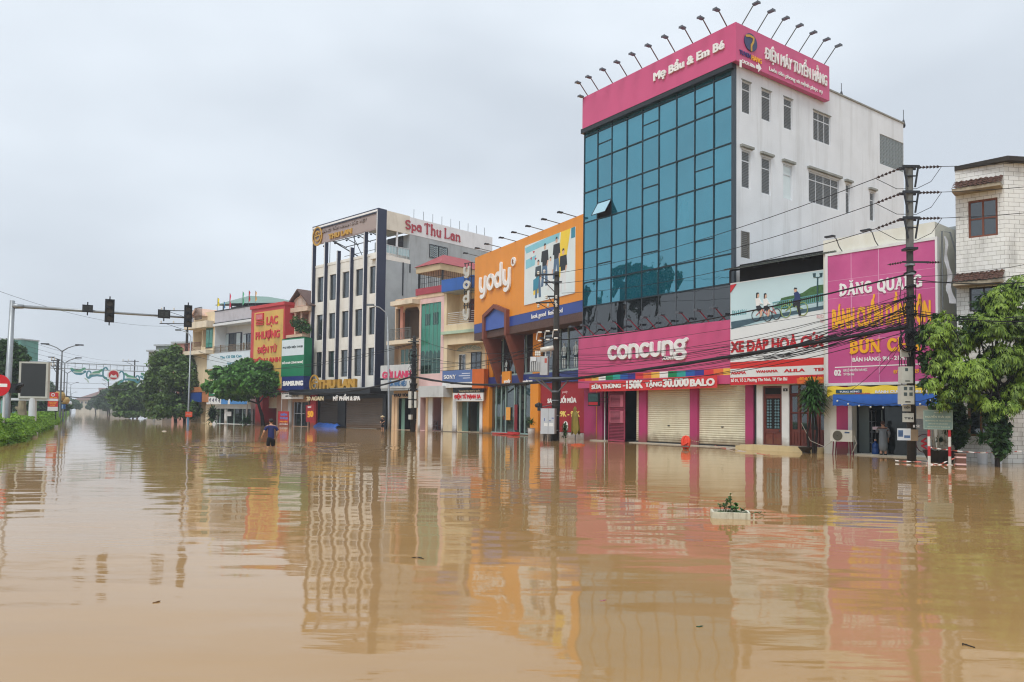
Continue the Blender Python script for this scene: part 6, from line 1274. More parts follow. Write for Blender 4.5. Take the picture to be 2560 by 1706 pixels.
t, r_ = board(wh,'E',95,592,690,745,-.6,GRN,'green_fascia_sign','dark green shop fascia partly behind the round topped tree','sign',.2); tx(t,wh,'H.AN','E',172,622,660,300,-.605,LET,.01,.05)
t, r_ = board(wh,'E',105,705,822,742,-.65,WHITE2,'pram_banner','white and blue banner strip with printed goods above the glass shopfront','banner',.05)
b_ = MB(); b_.box(r_[0]+3.6,r_[0]+5.2,-.655,-.65,r_[2],r_[3]); b_.box(r_[0]+5.7,r_[1]-.05,-.655,-.65,r_[2],r_[3]); b_.mat(1); 
for (x,z) in ((.7,.5),(1.5,.45),(2.2,.5),(3,.4)): b_.stroke([(r_[0]+x,r_[2]+z),(r_[0]+x+.25,r_[2]+z+.2),(r_[0]+x+.2,r_[2]+z-.15)],.16,-.655,-.65,6)
b_.build('print', [mat('banner_blue',(78,142,206),.5,.15,2), mat('print_navy',(48,46,80),.5,.1)], t)
b_ = MB(); b_.box(hs_[0],hs_[1],.3,.34,.05,hs_[3]); d_ = b_.build('shopfront_glass', glassmat('dark_shop_glass',(34,38,38)), aw2); b_ = MB()
for x in (285,370,400,505,640,700): b_.box(Ew(x)-.06,Ew(x)+.06,.22,.3,.05,hs_[3])
b_.build('frame', mat('pale_green_frame',(164,190,182)), d_); b_ = MB(); b_.box(Ew(368),Ew(405),.1,.2,.1,hs_[3]-.1); b_.box(Ew(410),Ew(475),.1,.16,hs_[3]-.9,hs_[3]-.35); b_.build('white_notice', WHITE2, d_)
c_ = qw('E',778,755,-.3); b_ = MB(); b_.disc(c_[0],c_[1],.36,-.36,-.28,18); b_.mat(1); b_.disc(c_[0],c_[1],.28,-.365,-.36,18); b_.mat(2); b_.disc(c_[0],c_[1],.16,-.37,-.365,6); b_.build('round_sign', [WHITE2,GRN,WHITE2], aw2)
# tin canopy on the roof and flags
tr_ = MB(); zc0 = qw('F',340,345,.6)[1]; zc1 = qw('F',930,152,3)[1]; xa, xb = qw('F',340,345,.6)[0], qw('F',1540,245,2)[0]; xm = qw('F',930,152,3)[0]
zc2 = qw('F',1120,240,.6)[1]
pts = [(xa,.2,zc0),(xm+1.5,.2,zc2),(xb+1.5,4,zc2-.2),(xa+1.0,7,zc0+.4),(xm,3.2,zc1),(xm+2.5,4.5,zc1-.2)]
tr_.add(pts,[(0,1,4),(1,2,5,4),(2,3,5),(3,0,4,5)]); tr_.build('tin_canopy', mat('green_tin',(116,146,136),.5,.1,2,stain=.3,stretch=(6,.4,.4),streak_scale=2), aw2)
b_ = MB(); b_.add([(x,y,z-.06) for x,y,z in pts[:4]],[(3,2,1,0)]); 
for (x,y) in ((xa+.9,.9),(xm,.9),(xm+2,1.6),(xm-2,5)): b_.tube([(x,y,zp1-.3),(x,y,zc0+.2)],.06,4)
b_.box(xa+.6,xm+2.5,2.2,6,zp1-.4,zc0-.1); b_.build('canopy_shadow_side', DKMETAL, aw2)  # dark box and underside stand in for shade below the canopy
FL = [((345,195,330,420),(226,206,40),'yellow'),((585,105,540,380),(206,50,80),'crimson'),((840,70,325,370),(86,170,130),'green'),((960,50,260,355),(186,40,46),'red'),((1088,60,250,330),(214,170,104),'tan'),((470,270,395,415),(72,130,180),'blue')]
for (x,y0,y1,yb),col,nm in FL:
    a = qw('F',x,y0,-.02); b = qw('F',x,yb,-.02); m_ = qw('F',x,y1,-.02)
    t = thing('flag', nm+' pennant flag on a thin pole above the slatted white parapet', 'flag', wh.world(a[0],-.02,b[1]-.3), wh.ang, 'pennants on the white house')
    H_ = a[1]-b[1]+.3; MB().tube([(0,0,0),(0,0,H_)],.025,5).build('pole', GREYM, t)
    b_ = MB(); hh = a[1]-m_[1] if nm != 'yellow' else 1.0; hh = min(hh, H_-.2); wd = .45 if nm != 'yellow' else .8
    for i in range(7): f = i/6; b_.v += [(0.02,0,H_-.05-hh*f),(.02+wd*math.sin(math.pi*min(1,.15+f*.75))*(.6+.4*f)*.8,.08*math.sin(i*1.7),H_-.05-hh*f-.1*f)]
    b_.f = [(2*i,2*i+1,2*i+3,2*i+2) for i in range(6)]; b_.m = [0]*6; b_.build('cloth', mat('flag_'+nm,col,.7,.08), t)
# ---- corner house
co_ = sub(PL, VPL, 478, 533); ac = fthing('corner_house', 'beige corner house with brown railings, tall green window and small gable', 'house', co_); qc = co_.q; Lc = co_.L
ztc = qc('D',700,185)[1]; hcs = [(qc('D',560,500)[0],qc('D',648,500)[0],qc('D',560,575)[1],qc('D',600,400)[1],1.2),(qc('D',655,500)[0],qc('D',700,500)[0],qc('D',655,575)[1],qc('D',655,380)[1],1.0),(qc('D',640,1300)[0],qc('D',690,1300)[0],.05,qc('D',640,1190)[1],1.0),(qc('D',525,1300)[0],qc('D',635,1300)[0],.05,qc('D',525,1195)[1],.8)]
shell(0,Lc,-.6,ztc,8,hcs,.2).build('wall', BEIGE, ac)
h = co_.box('D',700,305,765,572,-.02); b_ = MB(); b_.box(h[0],h[1],-.04,.02,h[2],h[3]); g = b_.build('tall_window', GGREEN, ac); b_ = MB(); b_.box(h[0]-.05,h[1]+.05,-.07,-.04,h[2]-.12,h[2]); b_.box(h[0],h[1],-.06,-.04,h[2]+2.2,h[2]+2.28); b_.box((h[0]+h[1])/2-.04,(h[0]+h[1])/2+.04,-.062,-.04,h[2],h[2]+2.2); b_.build('frame', DKMETAL, g)
zz = qc('D',540,350,-1)[1]; b_ = MB(); b_.box(-.4,qc('D',700,330,-1)[0],-1.0,0,zz-.2,zz+.6); b_.box(-.4,qc('D',690,600,-1)[0],-1.0,0,h[2]-.9,h[2]-.4); b_.build('balcony_slab', mat('cream_slab',(228,214,190)), ac)
rail(ac,-.4,Lc*.35,zz+.6,zz+1.5,-.95,mat('brown_rail',(112,70,60),.5,.2),9,.03); rail(ac,Lc*.4,Lc*.72,zz+.9,ztc+.5,-.95,DKMETAL,8,.03); rail(ac,-.3,Lc*.7,h[2]-.4,h[2]+.6,-.95,mat('brown_rail',(112,70,60)),16,.03)
b_ = MB(); a = qc('D',600,165,-.5); b_.prism([(a[0]-1.3,zz+1.5),(a[0],a[1]),(a[0]+1.3,zz+1.5)],-.6,.3); b_.prism([(a[0]-1.7,zz+1.35),(a[0]-1.3,zz+1.35),(a[0]+.05,a[1]+.05),(a[0]-.1,a[1]+.3)],-.8,2.5); b_.prism([(a[0]+1.7,zz+1.35),(a[0]+1.3,zz+1.35),(a[0]-.05,a[1]+.052),(a[0]+.1,a[1]+.3)],-.8,2.5); b_.build('gable', SALM, ac)
t, r_ = board(co_,'D',515,1085,1190,640,-.8,mat('deep_blue',(34,70,140),.45,.1),'blue_shop_sign','plain deep blue sign board behind the street lamp post','sign',.2)
b_ = MB(); b_.box(r_[1],r_[1]+1.6,-.7,.0,r_[2],r_[3]+.8); b_.box(r_[0],r_[1]+1.6,-.75,0,r_[3]+.05,r_[3]+.7); b_.build('orange_panel', mat('dull_orange',(176,118,78),.5,.12), t)
# ---- houses further up the street, behind the trees (a little of each shows)
def far_house(pa, pb, ytop, Y, col, label, dep=10, roof=None, wins=(3,2), name='house', nm='far_house'):
    A = at((pa,1000),Y); B = at((pb,1000),Y); f = Fr((A.x,A.y),(B.x,B.y-.25*(B.x-A.x))); t = fthing(nm, label, name, f); z = at(((pa+pb)/2,ytop),Y).z
    m_ = mat('far_wall_%d_%d_%d' % col, col, .8, .12, .5, stain=.4); W_ = f.L
    hs = [(W_*(i+.25)/wins[0], W_*(i+.75)/wins[0], z*(.3+.66*j/wins[1])+.4, z*(.3+.66*j/wins[1])+.4+z*.36/wins[1]) for i in range(wins[0]) for j in range(wins[1])]
    shell(0,W_,-.6,z,dep,hs,.25).build('wall', m_, t)
    for h in hs: window(t,h,GDARK,ALU,.15,2,1,.07)
    if roof == 'hip':
        b_ = MB(); v = [(-.8,-.8,z),(W_+.8,-.8,z),(W_+.8,dep+.8,z),(-.8,dep+.8,z),(dep/2,dep/2,z+dep*.3),(W_-dep/2,dep/2,z+dep*.3)]; b_.add(v,[(0,1,5,4),(1,2,5),(2,3,4,5),(3,0,4)]); b_.build('roof', mat('far_roof',(128,104,98),.8,.15), t)
    else: MB().box(-.3,W_+.3,-.3,dep,z,z+.3).build('parapet', GREYC, t)
    return t
far_house(368,412,880,128,(150,150,146),'grey house peeping above the street trees left of the traffic light')
far_house(386,436,866,142,(126,140,136),'tall grey green house with flat top behind the grey one', wins=(3,3))
far_house(430,476,860,118,(190,140,130),'dull pink house behind the tree at the second traffic light')
far_house(190,258,1000,330,(190,186,172),'pale hip roofed building closing the far end of the flooded street', 18, 'hip', (6,2), 'building','far_building')
b_ = far_house(-70,70,852,190,(86,150,138),'tall building wrapped in green net beyond the trees on the left', 5, None, (1,1), 'building', 'netted_building')
# ================================================================ trees and plants
BARK = mat('bark', (74,64,54), .9, .3, 4, bump=.6, bscale=14); BARKD = mat('dark_bark', (48,42,38), .9, .3, 4)
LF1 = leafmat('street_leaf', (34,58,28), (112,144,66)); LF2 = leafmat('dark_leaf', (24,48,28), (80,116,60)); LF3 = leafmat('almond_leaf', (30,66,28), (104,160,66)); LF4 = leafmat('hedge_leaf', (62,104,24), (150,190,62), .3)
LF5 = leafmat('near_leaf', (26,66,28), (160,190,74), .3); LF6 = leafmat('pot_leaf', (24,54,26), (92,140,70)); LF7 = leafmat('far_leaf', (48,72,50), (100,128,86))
def leaves(blobs, n, size, seed, asp=.5, up=.5, surf=.55):
    "blobs: (center, (rx,ry,rz)); many leaf faces spread through each blob, denser to its skin"
    g = np.random.default_rng(seed); vol = np.array([b[1][0]*b[1][1]*b[1][2] for b in blobs])**.75; cnt = np.maximum(8, (n*vol/vol.sum()).astype(int)); P = []; O = []
    for (c, r), k in zip(blobs, cnt):
        d = g.normal(size=(k,3)); d /= np.linalg.norm(d,axis=1,keepdims=True); rad = surf+(1-surf)*g.random(k); rad *= g.random(k)**.12; rad *= 1+.16*np.sin(d[:,0]*5+seed)*np.cos(d[:,2]*6+d[:,1]*4)
        P.append(np.array(c)+d*rad[:,None]*np.array(r)); O.append(d)
    P = np.concatenate(P); O = np.concatenate(O); m = len(P)
    nrm = O*.6+g.normal(size=(m,3))*.65+np.array([0,0,up]); nrm /= np.linalg.norm(nrm,axis=1,keepdims=True)
    a = np.cross(nrm, g.normal(size=(m,3))); a /= np.linalg.norm(a,axis=1,keepdims=True)+1e-9; b = np.cross(nrm,a); s = (size*(.6+.8*g.random(m)))[:,None]
    V = np.stack([P-a*s, P-b*s*asp+nrm*s*.12, P+a*s, P+b*s*asp+nrm*s*.12],1).reshape(-1,3); F_ = np.arange(m*4).reshape(m,4); return V, F_
def tree(name, label, base, blobs, n, size, leafm, seed, trunk=None, r0=.2, bark=BARK, asp=.5, group=None, cat='tree', limbs=True, surf=.55):
    base = Vector(base); t = thing(name, label, cat, base, 0, group); bl = [((Vector(c)-base), r) for c, r in blobs]
    V, F_ = leaves([(tuple(c), r) for c, r in bl], n, size, seed, asp, .5, surf); npmesh('crown', V, F_, leafm, t)
    tp = [Vector((0,0,-.6))]+[Vector(p)-base for p in (trunk or [])]
    if not trunk: top = sum((c for c,_ in bl), Vector())/len(bl); tp += [Vector((top.x*.2,top.y*.2,top.z*.35)), Vector((top.x*.6,top.y*.6,top.z*.7)), top]
    b = MB(); b.tube(tp, [r0*(1-.6*i/(len(tp)-1)) for i in range(len(tp))], 8)
    if limbs:
        r = random.Random(seed)
        for c, rr in bl:
            s = tp[max(1,len(tp)-2)] if r.random() < .6 else tp[-1]; m_ = s.lerp(c,.5)+Vector((0,0,.15*rr[2]-.3*r.random())); b.tube([s,m_,c], [r0*.38,r0*.24,r0*.08], 5)
            for k in range(2): e = c+Vector((r.uniform(-1,1)*rr[0],r.uniform(-1,1)*rr[1],r.uniform(-.6,.8)*rr[2]))*.8; b.tube([m_,e],[r0*.2,r0*.05],4)
    b.build('trunk', bark, t); return t
def blobs_px(Y, lst, dy=1.0):
    "(x, y, rx, ry) in photo pixels at distance Y -> world blobs with depth"
    o = []
    for x,y,rx,ry,*d in lst:
        yy = Y+(d[0] if d else 0); c = at((x,y),yy); k = yy/FPX; o.append((tuple(c),(rx*k,(rx+ry)/2*k*dy,ry*k)))
    return o
# Indian almond tree with a flat layered crown in front of the white house
Y = 84
al_ = tree('almond_tree','round topped almond tree with flat leafy layers in front of the white house', ground((659,1064)), blobs_px(Y,[(560,935,44,22,1),(610,925,48,24),(655,930,45,26,1),(690,950,28,22),(535,968,34,18),(580,965,48,26,-1.5),(630,962,50,30,-2),(675,975,34,20),(520,962,14,8),(600,990,40,14),(560,985,26,14,-1),(618,905,20,11,1),(660,915,26,14),(700,935,18,12),(585,950,40,20,-2.5),(640,945,38,20,-2.5)]), 9000, .26, LF3, 5, [at((655,1040),Y),at((646,1010),Y),at((638,985),Y)], .24, BARKD, .55)
# big street tree behind the lamp and the row going up the street
tree('street_tree','large dark street tree behind the lamp post, nearest of the row up the street', ground((440,1058)), blobs_px(99,[(395,905,26,28),(430,895,30,30),(465,915,30,34),(490,935,22,30),(390,950,28,36),(430,945,36,40,-2),(470,960,32,36,-1),(500,985,16,26),(380,995,24,30),(405,1030,30,20,-3),(450,1030,36,20,-3),(485,1025,22,24,-2),(380,1035,16,14),(420,1000,34,28,-2),(460,1005,30,24),(372,955,14,30),(440,875,18,14),(410,890,16,18),(385,1015,18,14)]), 12000, .24, LF1, 9, [at((438,1035),99),at((434,1010),99),at((432,980),99)], .22, BARKD, .5)
for i,(x,yb,Yd,lst,lab,lm) in enumerate(((345,1042,140,[(300,970,24,18),(335,965,28,18),(355,985,18,22),(285,995,18,20),(320,1000,30,24,-2),(350,1012,18,16),(300,1020,22,12),(338,1028,22,12),(320,1036,44,8,-3),(365,1030,14,16)],'second street tree of the row, green and dense over the water',LF1),
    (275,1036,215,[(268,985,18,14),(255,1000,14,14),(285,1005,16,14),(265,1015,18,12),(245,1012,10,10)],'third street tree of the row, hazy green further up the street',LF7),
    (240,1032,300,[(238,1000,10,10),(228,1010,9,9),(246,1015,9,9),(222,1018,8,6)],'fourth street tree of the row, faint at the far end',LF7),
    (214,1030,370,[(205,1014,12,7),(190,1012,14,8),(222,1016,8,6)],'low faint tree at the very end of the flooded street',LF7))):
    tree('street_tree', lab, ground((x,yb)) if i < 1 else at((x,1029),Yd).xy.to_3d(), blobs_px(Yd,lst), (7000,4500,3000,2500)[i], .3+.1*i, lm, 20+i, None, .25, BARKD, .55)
# trees left of the median
tree('dark_tree','dark leafy tree at the left edge behind the traffic light pole', at((25,1030),72).xy.to_3d(), blobs_px(72,[(10,872,36,26),(45,880,22,18),(-10,905,40,40),(30,910,30,28),(55,895,20,12),(20,945,36,30),(50,935,18,16),(-20,970,40,30),(25,985,30,26)]), 9000, .22, LF2, 31, None, .25, BARKD)
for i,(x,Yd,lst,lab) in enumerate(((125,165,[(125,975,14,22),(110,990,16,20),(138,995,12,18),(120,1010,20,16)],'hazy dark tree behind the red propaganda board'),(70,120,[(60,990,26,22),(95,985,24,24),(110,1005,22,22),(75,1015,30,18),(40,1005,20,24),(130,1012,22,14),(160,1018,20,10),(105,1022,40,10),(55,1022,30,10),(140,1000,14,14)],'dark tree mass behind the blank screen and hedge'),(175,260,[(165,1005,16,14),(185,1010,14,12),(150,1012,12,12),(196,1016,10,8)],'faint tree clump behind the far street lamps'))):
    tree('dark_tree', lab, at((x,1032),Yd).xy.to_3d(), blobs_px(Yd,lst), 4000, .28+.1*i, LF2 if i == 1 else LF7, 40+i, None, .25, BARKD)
# the two big trees across the street that only show mirrored in the glass front
nT = Vector((TW.n.x, TW.n.y))
def mirrored(p, t):
    u, z = TW.uz(p); P = TW.world(u,0,z); d = (P-Vector((0,0,H0))).normalized(); n3 = Vector((nT.x,nT.y,0)); r = d-2*d.dot(n3)*n3; return P+r*t
for i,(lst,lab) in enumerate((([(1560,690,24,30),(1590,670,22,22),(1625,680,30,34),(1655,705,22,30),(1600,720,40,36),(1570,735,22,26),(1640,740,34,26),(1600,770,36,24)],'big tree across the street, seen mirrored in the glass tower front'),([(1465,730,14,22),(1480,745,16,26),(1450,750,20,30),(1475,775,20,22)],'smaller tree across the street, mirrored low in the glass front'))):
    bl = []
    for x,y,rx,ry in lst: c = mirrored((x,y),50); k = 96/FPX; bl.append((tuple(c),(rx*k*1.1,rx*k*1.1,ry*k)))
    b0 = Vector(bl[-1][0]); tree('opposite_tree', lab, (b0.x,b0.y,0), bl, 3600, .3, LF2, 60+i, None, .3, BARKD, .5)
# near tree on the right: drooping rosettes of long leaves
def rosettes(blobs, n, seed, ln=.3, wd=.05):
    g = np.random.default_rng(seed); vol = np.array([b[1][0]*b[1][1]*b[1][2] for b in blobs])**.7; cnt = np.maximum(3,(n*vol/vol.sum()).astype(int)); VS = []
    for (c, r), k in zip(blobs, cnt):
        d = g.normal(size=(k,3)); d /= np.linalg.norm(d,axis=1,keepdims=True); d[:,2] = d[:,2]*.9+.1; P = np.array(c)+d*np.array(r)*(g.random(k)**.3)[:,None]
        for p, o in zip(P, d):
            m = g.integers(9,14); ax = np.array([o[0]*.8,o[1]*.8,.45]); ax /= np.linalg.norm(ax); u = np.cross(ax,[.3,.8,.1]); u /= np.linalg.norm(u); w = np.cross(ax,u)
            for j in range(m):
                th = 2*math.pi*j/m+g.random()*.5; dr = u*math.cos(th)+w*math.sin(th); L_ = ln*(.65+.6*g.random()); sd_ = np.cross(dr,ax); W_ = wd*(.8+.5*g.random()); dp = np.array([0,0,-1.0])
                q0 = p+dr*.02; q1 = p+dr*L_*.5+ax*L_*.12+dp*L_*.12; q2 = p+dr*L_*.9+dp*L_*(.35+.35*g.random())
                VS += [q0, q1-sd_*W_, q2, q1+sd_*W_]
    V = np.array(VS); return V, np.arange(len(V)).reshape(-1,4)
Yt = 25.5; bt = ground((2492,1150)); tb_ = Vector((at((2492,1100),Yt).x, Yt, 0))
rt = thing('leafy_tree','bright leafy tree with drooping leaf rosettes in front of the tiled corner house','tree',tb_)
bl = blobs_px(Yt,[(2345,835,38,40),(2390,860,50,42,.6),(2440,845,40,38,.8),(2500,760,42,46),(2550,730,40,44),(2480,820,50,40,-.4),(2540,810,45,50),(2345,905,34,40,.3),(2395,930,48,42),(2450,940,50,46,-.6),(2510,900,48,46,-.3),(2560,910,40,60),(2380,980,30,24),(2470,1010,36,24,-.5),(2540,985,40,30,-.4),(2335,960,20,24),(2440,800,26,20,.4),(2520,1020,30,20,-.8),(2600,820,40,80),(2560,985,46,44),(2600,940,40,70),(2420,985,26,26,-.3),(2500,1045,26,18,-.6),(2360,1010,22,20,.2),(2365,790,16,14)])
V, F_ = rosettes([(tuple(Vector(c)-tb_),r) for c,r in bl], 2200, 77, .155, .024); npmesh('crown', V, F_, LF5, rt)
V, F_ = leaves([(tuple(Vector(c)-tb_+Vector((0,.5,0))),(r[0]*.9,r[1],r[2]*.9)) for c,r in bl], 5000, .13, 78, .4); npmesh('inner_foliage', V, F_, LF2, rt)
b = MB(); tp = [Vector((0,0,-.6)),Vector((.02,0,1)),Vector((.05,.1,2.0)),Vector((0,.1,3.0)),Vector((.1,.1,4.2))]; b.tube(tp,[.085,.075,.07,.06,.04],8)
for c,r in bl:
    s = tp[2].lerp(tp[3],rnd.random()); e = Vector(c)-tb_; m_ = s.lerp(e,.5)+Vector((0,.05,-.12)); b.tube([s,m_,e],[.045,.03,.012],5)
b.build('trunk', BARKD, rt)
# hedge along the median
pts = [ground(px('A',x,y)) for x,y in ((-60,1560),(90,1530),(235,1508),(390,1418),(520,1372),(600,1300),(660,1250))]; pts.append(pts[-1]+(pts[-1]-pts[2])*.5)
hd = thing('hedge','bright green clipped hedge on the median strip at the left','hedge',(0,0,0))
g = np.random.default_rng(3); VS = []
for i in range(len(pts)-1):
    a, b = pts[i], pts[i+1]; L_ = (b-a).length; d = (b-a).normalized(); nl = Vector((-d.y,d.x,0)); 
    if nl.x > 0: nl = -nl
    m = int(min(6500, 9500*min(1,L_/12))); sz = .085 if a.y < 60 else .14
    for k in range(m):
        f = g.random(); w = abs(g.normal()*.5)+ (.0 if g.random() < .5 else g.random()*3.2); w = min(w,3.6); z = (1.12 if w > .35 else .95*(.35+w*1.8))*(1 if g.random() < .55 else g.random()); z *= .92+.2*mnoise.noise((f*L_*.5+i*9,w*.7,2))
        VS.append((tuple(a.lerp(b,f)+nl*(w-.1)+Vector((0,0,max(z,.02)))), sz))
P = np.array([v[0] for v in VS]); S = np.array([v[1] for v in VS])[:,None]; m = len(P); nr = g.normal(size=(m,3))*.7+np.array([.3,-.3,.8]); nr /= np.linalg.norm(nr,axis=1,keepdims=True); a = np.cross(nr,g.normal(size=(m,3))); a /= np.linalg.norm(a,axis=1,keepdims=True); b = np.cross(nr,a); s = S*(.6+.8*g.random((m,1)))
npmesh('foliage', np.stack([P-a*s,P-b*s*.5,P+a*s,P+b*s*.5],1).reshape(-1,3), np.arange(m*4).reshape(m,4), LF4, hd)
core = MB()
for i in range(len(pts)-1):
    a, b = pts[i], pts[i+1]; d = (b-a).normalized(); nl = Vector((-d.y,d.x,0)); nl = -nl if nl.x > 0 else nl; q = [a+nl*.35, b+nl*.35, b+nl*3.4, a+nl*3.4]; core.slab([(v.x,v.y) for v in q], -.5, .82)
core.build('hedge_fill', mat('hedge_inside',(36,52,22),.9,.4,5), hd)  # dark green solid fill behind the hedge leaves
# potted and wall plants
def tuft(name, label, cat, loc, n, ln, wd, h, seed, leafm, pot=None, potm=None, spread=1.0, stem=0, lo=.15, off=0):
    t = thing(name, label, cat, loc); g = np.random.default_rng(seed); VS = []
    for k in range(n):
        th = g.random()*6.283; el = lo+(1.35-lo)*g.random(); L_ = ln*(.6+.6*g.random()); z0 = h+stem*g.random()**.7; dr = np.array([math.cos(th)*math.cos(el)*spread,math.sin(th)*math.cos(el)*spread,math.sin(el)]); sd_ = np.array([-math.sin(th),math.cos(th),0]); p = np.array([0,0,z0])+dr*(.03+off*g.random())
        VS += [p, p+dr*L_*.5-sd_*wd, p+dr*L_+np.array([0,0,-L_*.45*(1.2-el*.6)]), p+dr*L_*.5+sd_*wd]
    V = np.array(VS); npmesh('foliage', V, np.arange(len(V)).reshape(-1,4), leafm, t)
    if pot: MB().lathe(pot,(0,0,0),14).build('pot', potm, t)
    return t
dr_ = XD.world(XD.q('M',2165,1300,-1.35)[0],-1.35,0)
dt = tuft('dracaena_tree','palm like dracaena tree with dark strappy leaves before the brown shop doors','tree',dr_,900,.5,.045,1.75,5,LF6,None,None,1.0,1.0,-.2,.35)
b = MB(); 
for (x,y,zt_) in ((0,0,2.5),(.12,.05,2.0),(-.14,.08,1.7)): b.tube([(x*.6,y,-.5),(x*1.6,y,zt_*.5),(x*.5,y,zt_)],[.06,.05,.03],6)
b.build('trunk', BARKD, dt)
PT = mat('dark_pot',(58,52,46),.6,.2,4)
bp_ = XD.world(XD.q('M',2035,1330,-1.5)[0],-1.5,0); t = thing('stone_bowl','shallow dark stone bowl at the foot of the dracaena tree','pot',bp_); MB().lathe([(.12,-.3),(.14,.05),(.3,.24),(.32,.28),(.28,.28),(.2,.2)],(0,0,0),14).build('bowl', PT, t)
for i,(r,x,y,Yd,nn,ln,hh,sd_,lab,pot,pm) in enumerate(((('K'),775,1340,54.5,90,.42,.72,3,'spiky potted plant in a white pot beside the orange column',[(.22,-.1),(.26,.55),(.3,.6),(.24,.6)],WHITE2),('O',1225,1230,27.2,60,.5,.55,4,'spiky plant in the left white bucket by the tiled wall',[(.14,-.3),(.17,.42),(.19,.45),(.15,.45)],ALU),('K',1215,1400,46.0,160,.34,.3,6,'bushy green plant growing in the water beside the raincoat',None,None),('E',730,1000,86,110,1.0,2.2,7,'small palm like plant in front of the white house shopfront',None,None),('E',200,1060,90,260,1.1,.8,8,'dark bushy plant before the corner of the white house',None,None))):
    g_ = at(px(r,x,y),Yd); t = tuft('potted_plant', lab, 'plant', (g_.x,g_.y,0), nn, ln, .035 if Yd < 60 else .1, hh if pot else 0, sd_, LF6 if i != 4 else LF2, pot, pm, 1, .9 if not pot and i == 2 else (1.6 if i == 4 else .3))
    if i == 3: MB().tube([(0,0,-.4),(0,0,2.3)],.1,6).build('stem', WHITE2, t)
g_ = at(px('O',1500,1300),27.0); t = thing('white_bucket','right white bucket standing in the water by the tiled wall','bucket',(g_.x,g_.y,0)); MB().lathe([(.14,-.3),(.17,.36),(.19,.38),(.16,.38)],(0,0,0),14).build('bucket', ALU, t)
g_ = at(px('O',400,1290),27.8); t = tuft('bonsai_pot','wide dark bonsai basin with bare white stems behind the street name posts','pot',(g_.x,g_.y,0),40,.3,.03,.7,9,LF2,[(.3,-.2),(.5,.25),(.58,.42),(.5,.42),(.4,.3)],PT)
b = MB()
for k in range(9): th = k*.7; b.tube([(.2*math.cos(th),.1*math.sin(th),.35),(.3*math.cos(th),.15*math.sin(th),.8),(.25*math.cos(th+.4),.1,1.35)],[.025,.02,.012],5)
b.ball((.1,0,.5),.2,.15,.12); b.build('stems', mat('pale_stems',(176,168,150),.8,.2,4), t)
for i,(x,y,rx,ry,n_,lab) in enumerate(((700,600,260,330,2600,'dark creeper mass climbing between the noodle shop and the tiled house'),(1530,760,220,330,2300,'dark bushy shrub under the leafy tree against the tiled wall'))):
    c = at(px('O',x,y),28.0-2.9*i); k = (28-2.9*i)/FPX*.12758; tree('shrub', lab, (c.x,c.y,0), [((c.x,c.y,c.z),(rx*k,.5,ry*k)),((c.x-.1,c.y,c.z+.5),(rx*k*.7,.5,ry*k*.7)),((c.x+.1,c.y,c.z-.5),(rx*k*.7,.4,ry*k*.8))], n_, .11, LF2, 90+i, None, .05, BARKD, .35, None, 'shrub')
c = kh.world(qk('F',1975,860,-.8)[0],-.8,zfl_); tree('balcony_plant','leafy potted shrub on the balcony of the gabled house',(c.x,c.y,c.z),[((c.x,c.y,c.z+.9),(.9,.5,.9)),((c.x-.6,c.y,c.z+1.3),(.6,.4,.7)),((c.x+.7,c.y,c.z+.6),(.6,.4,.6))],700,.16,LF6,95,None,.06,BARKD,.4,None,'plant')
# ================================================================ street furniture
CONC = mat('pole_concrete', (62,58,54), .9, .25, 3, stain=.7, stain_col=(40,40,36), stretch=(2,2,.4)); CONCL = mat('pole_concrete_top', (112,114,112), .85, .15, 3, stain=.3)
PORC = mat('porcelain', (214,210,200), .25, .1, 6); BROWNI = mat('insulator_brown', (58,42,40), .3, .2, 5); CABLE = mat('black_cable', (22,22,24), .6, .2, 6); BOXG = mat('pale_box', (196,198,190), .5, .1, 3, stain=.35, stain_col=(120,112,98))
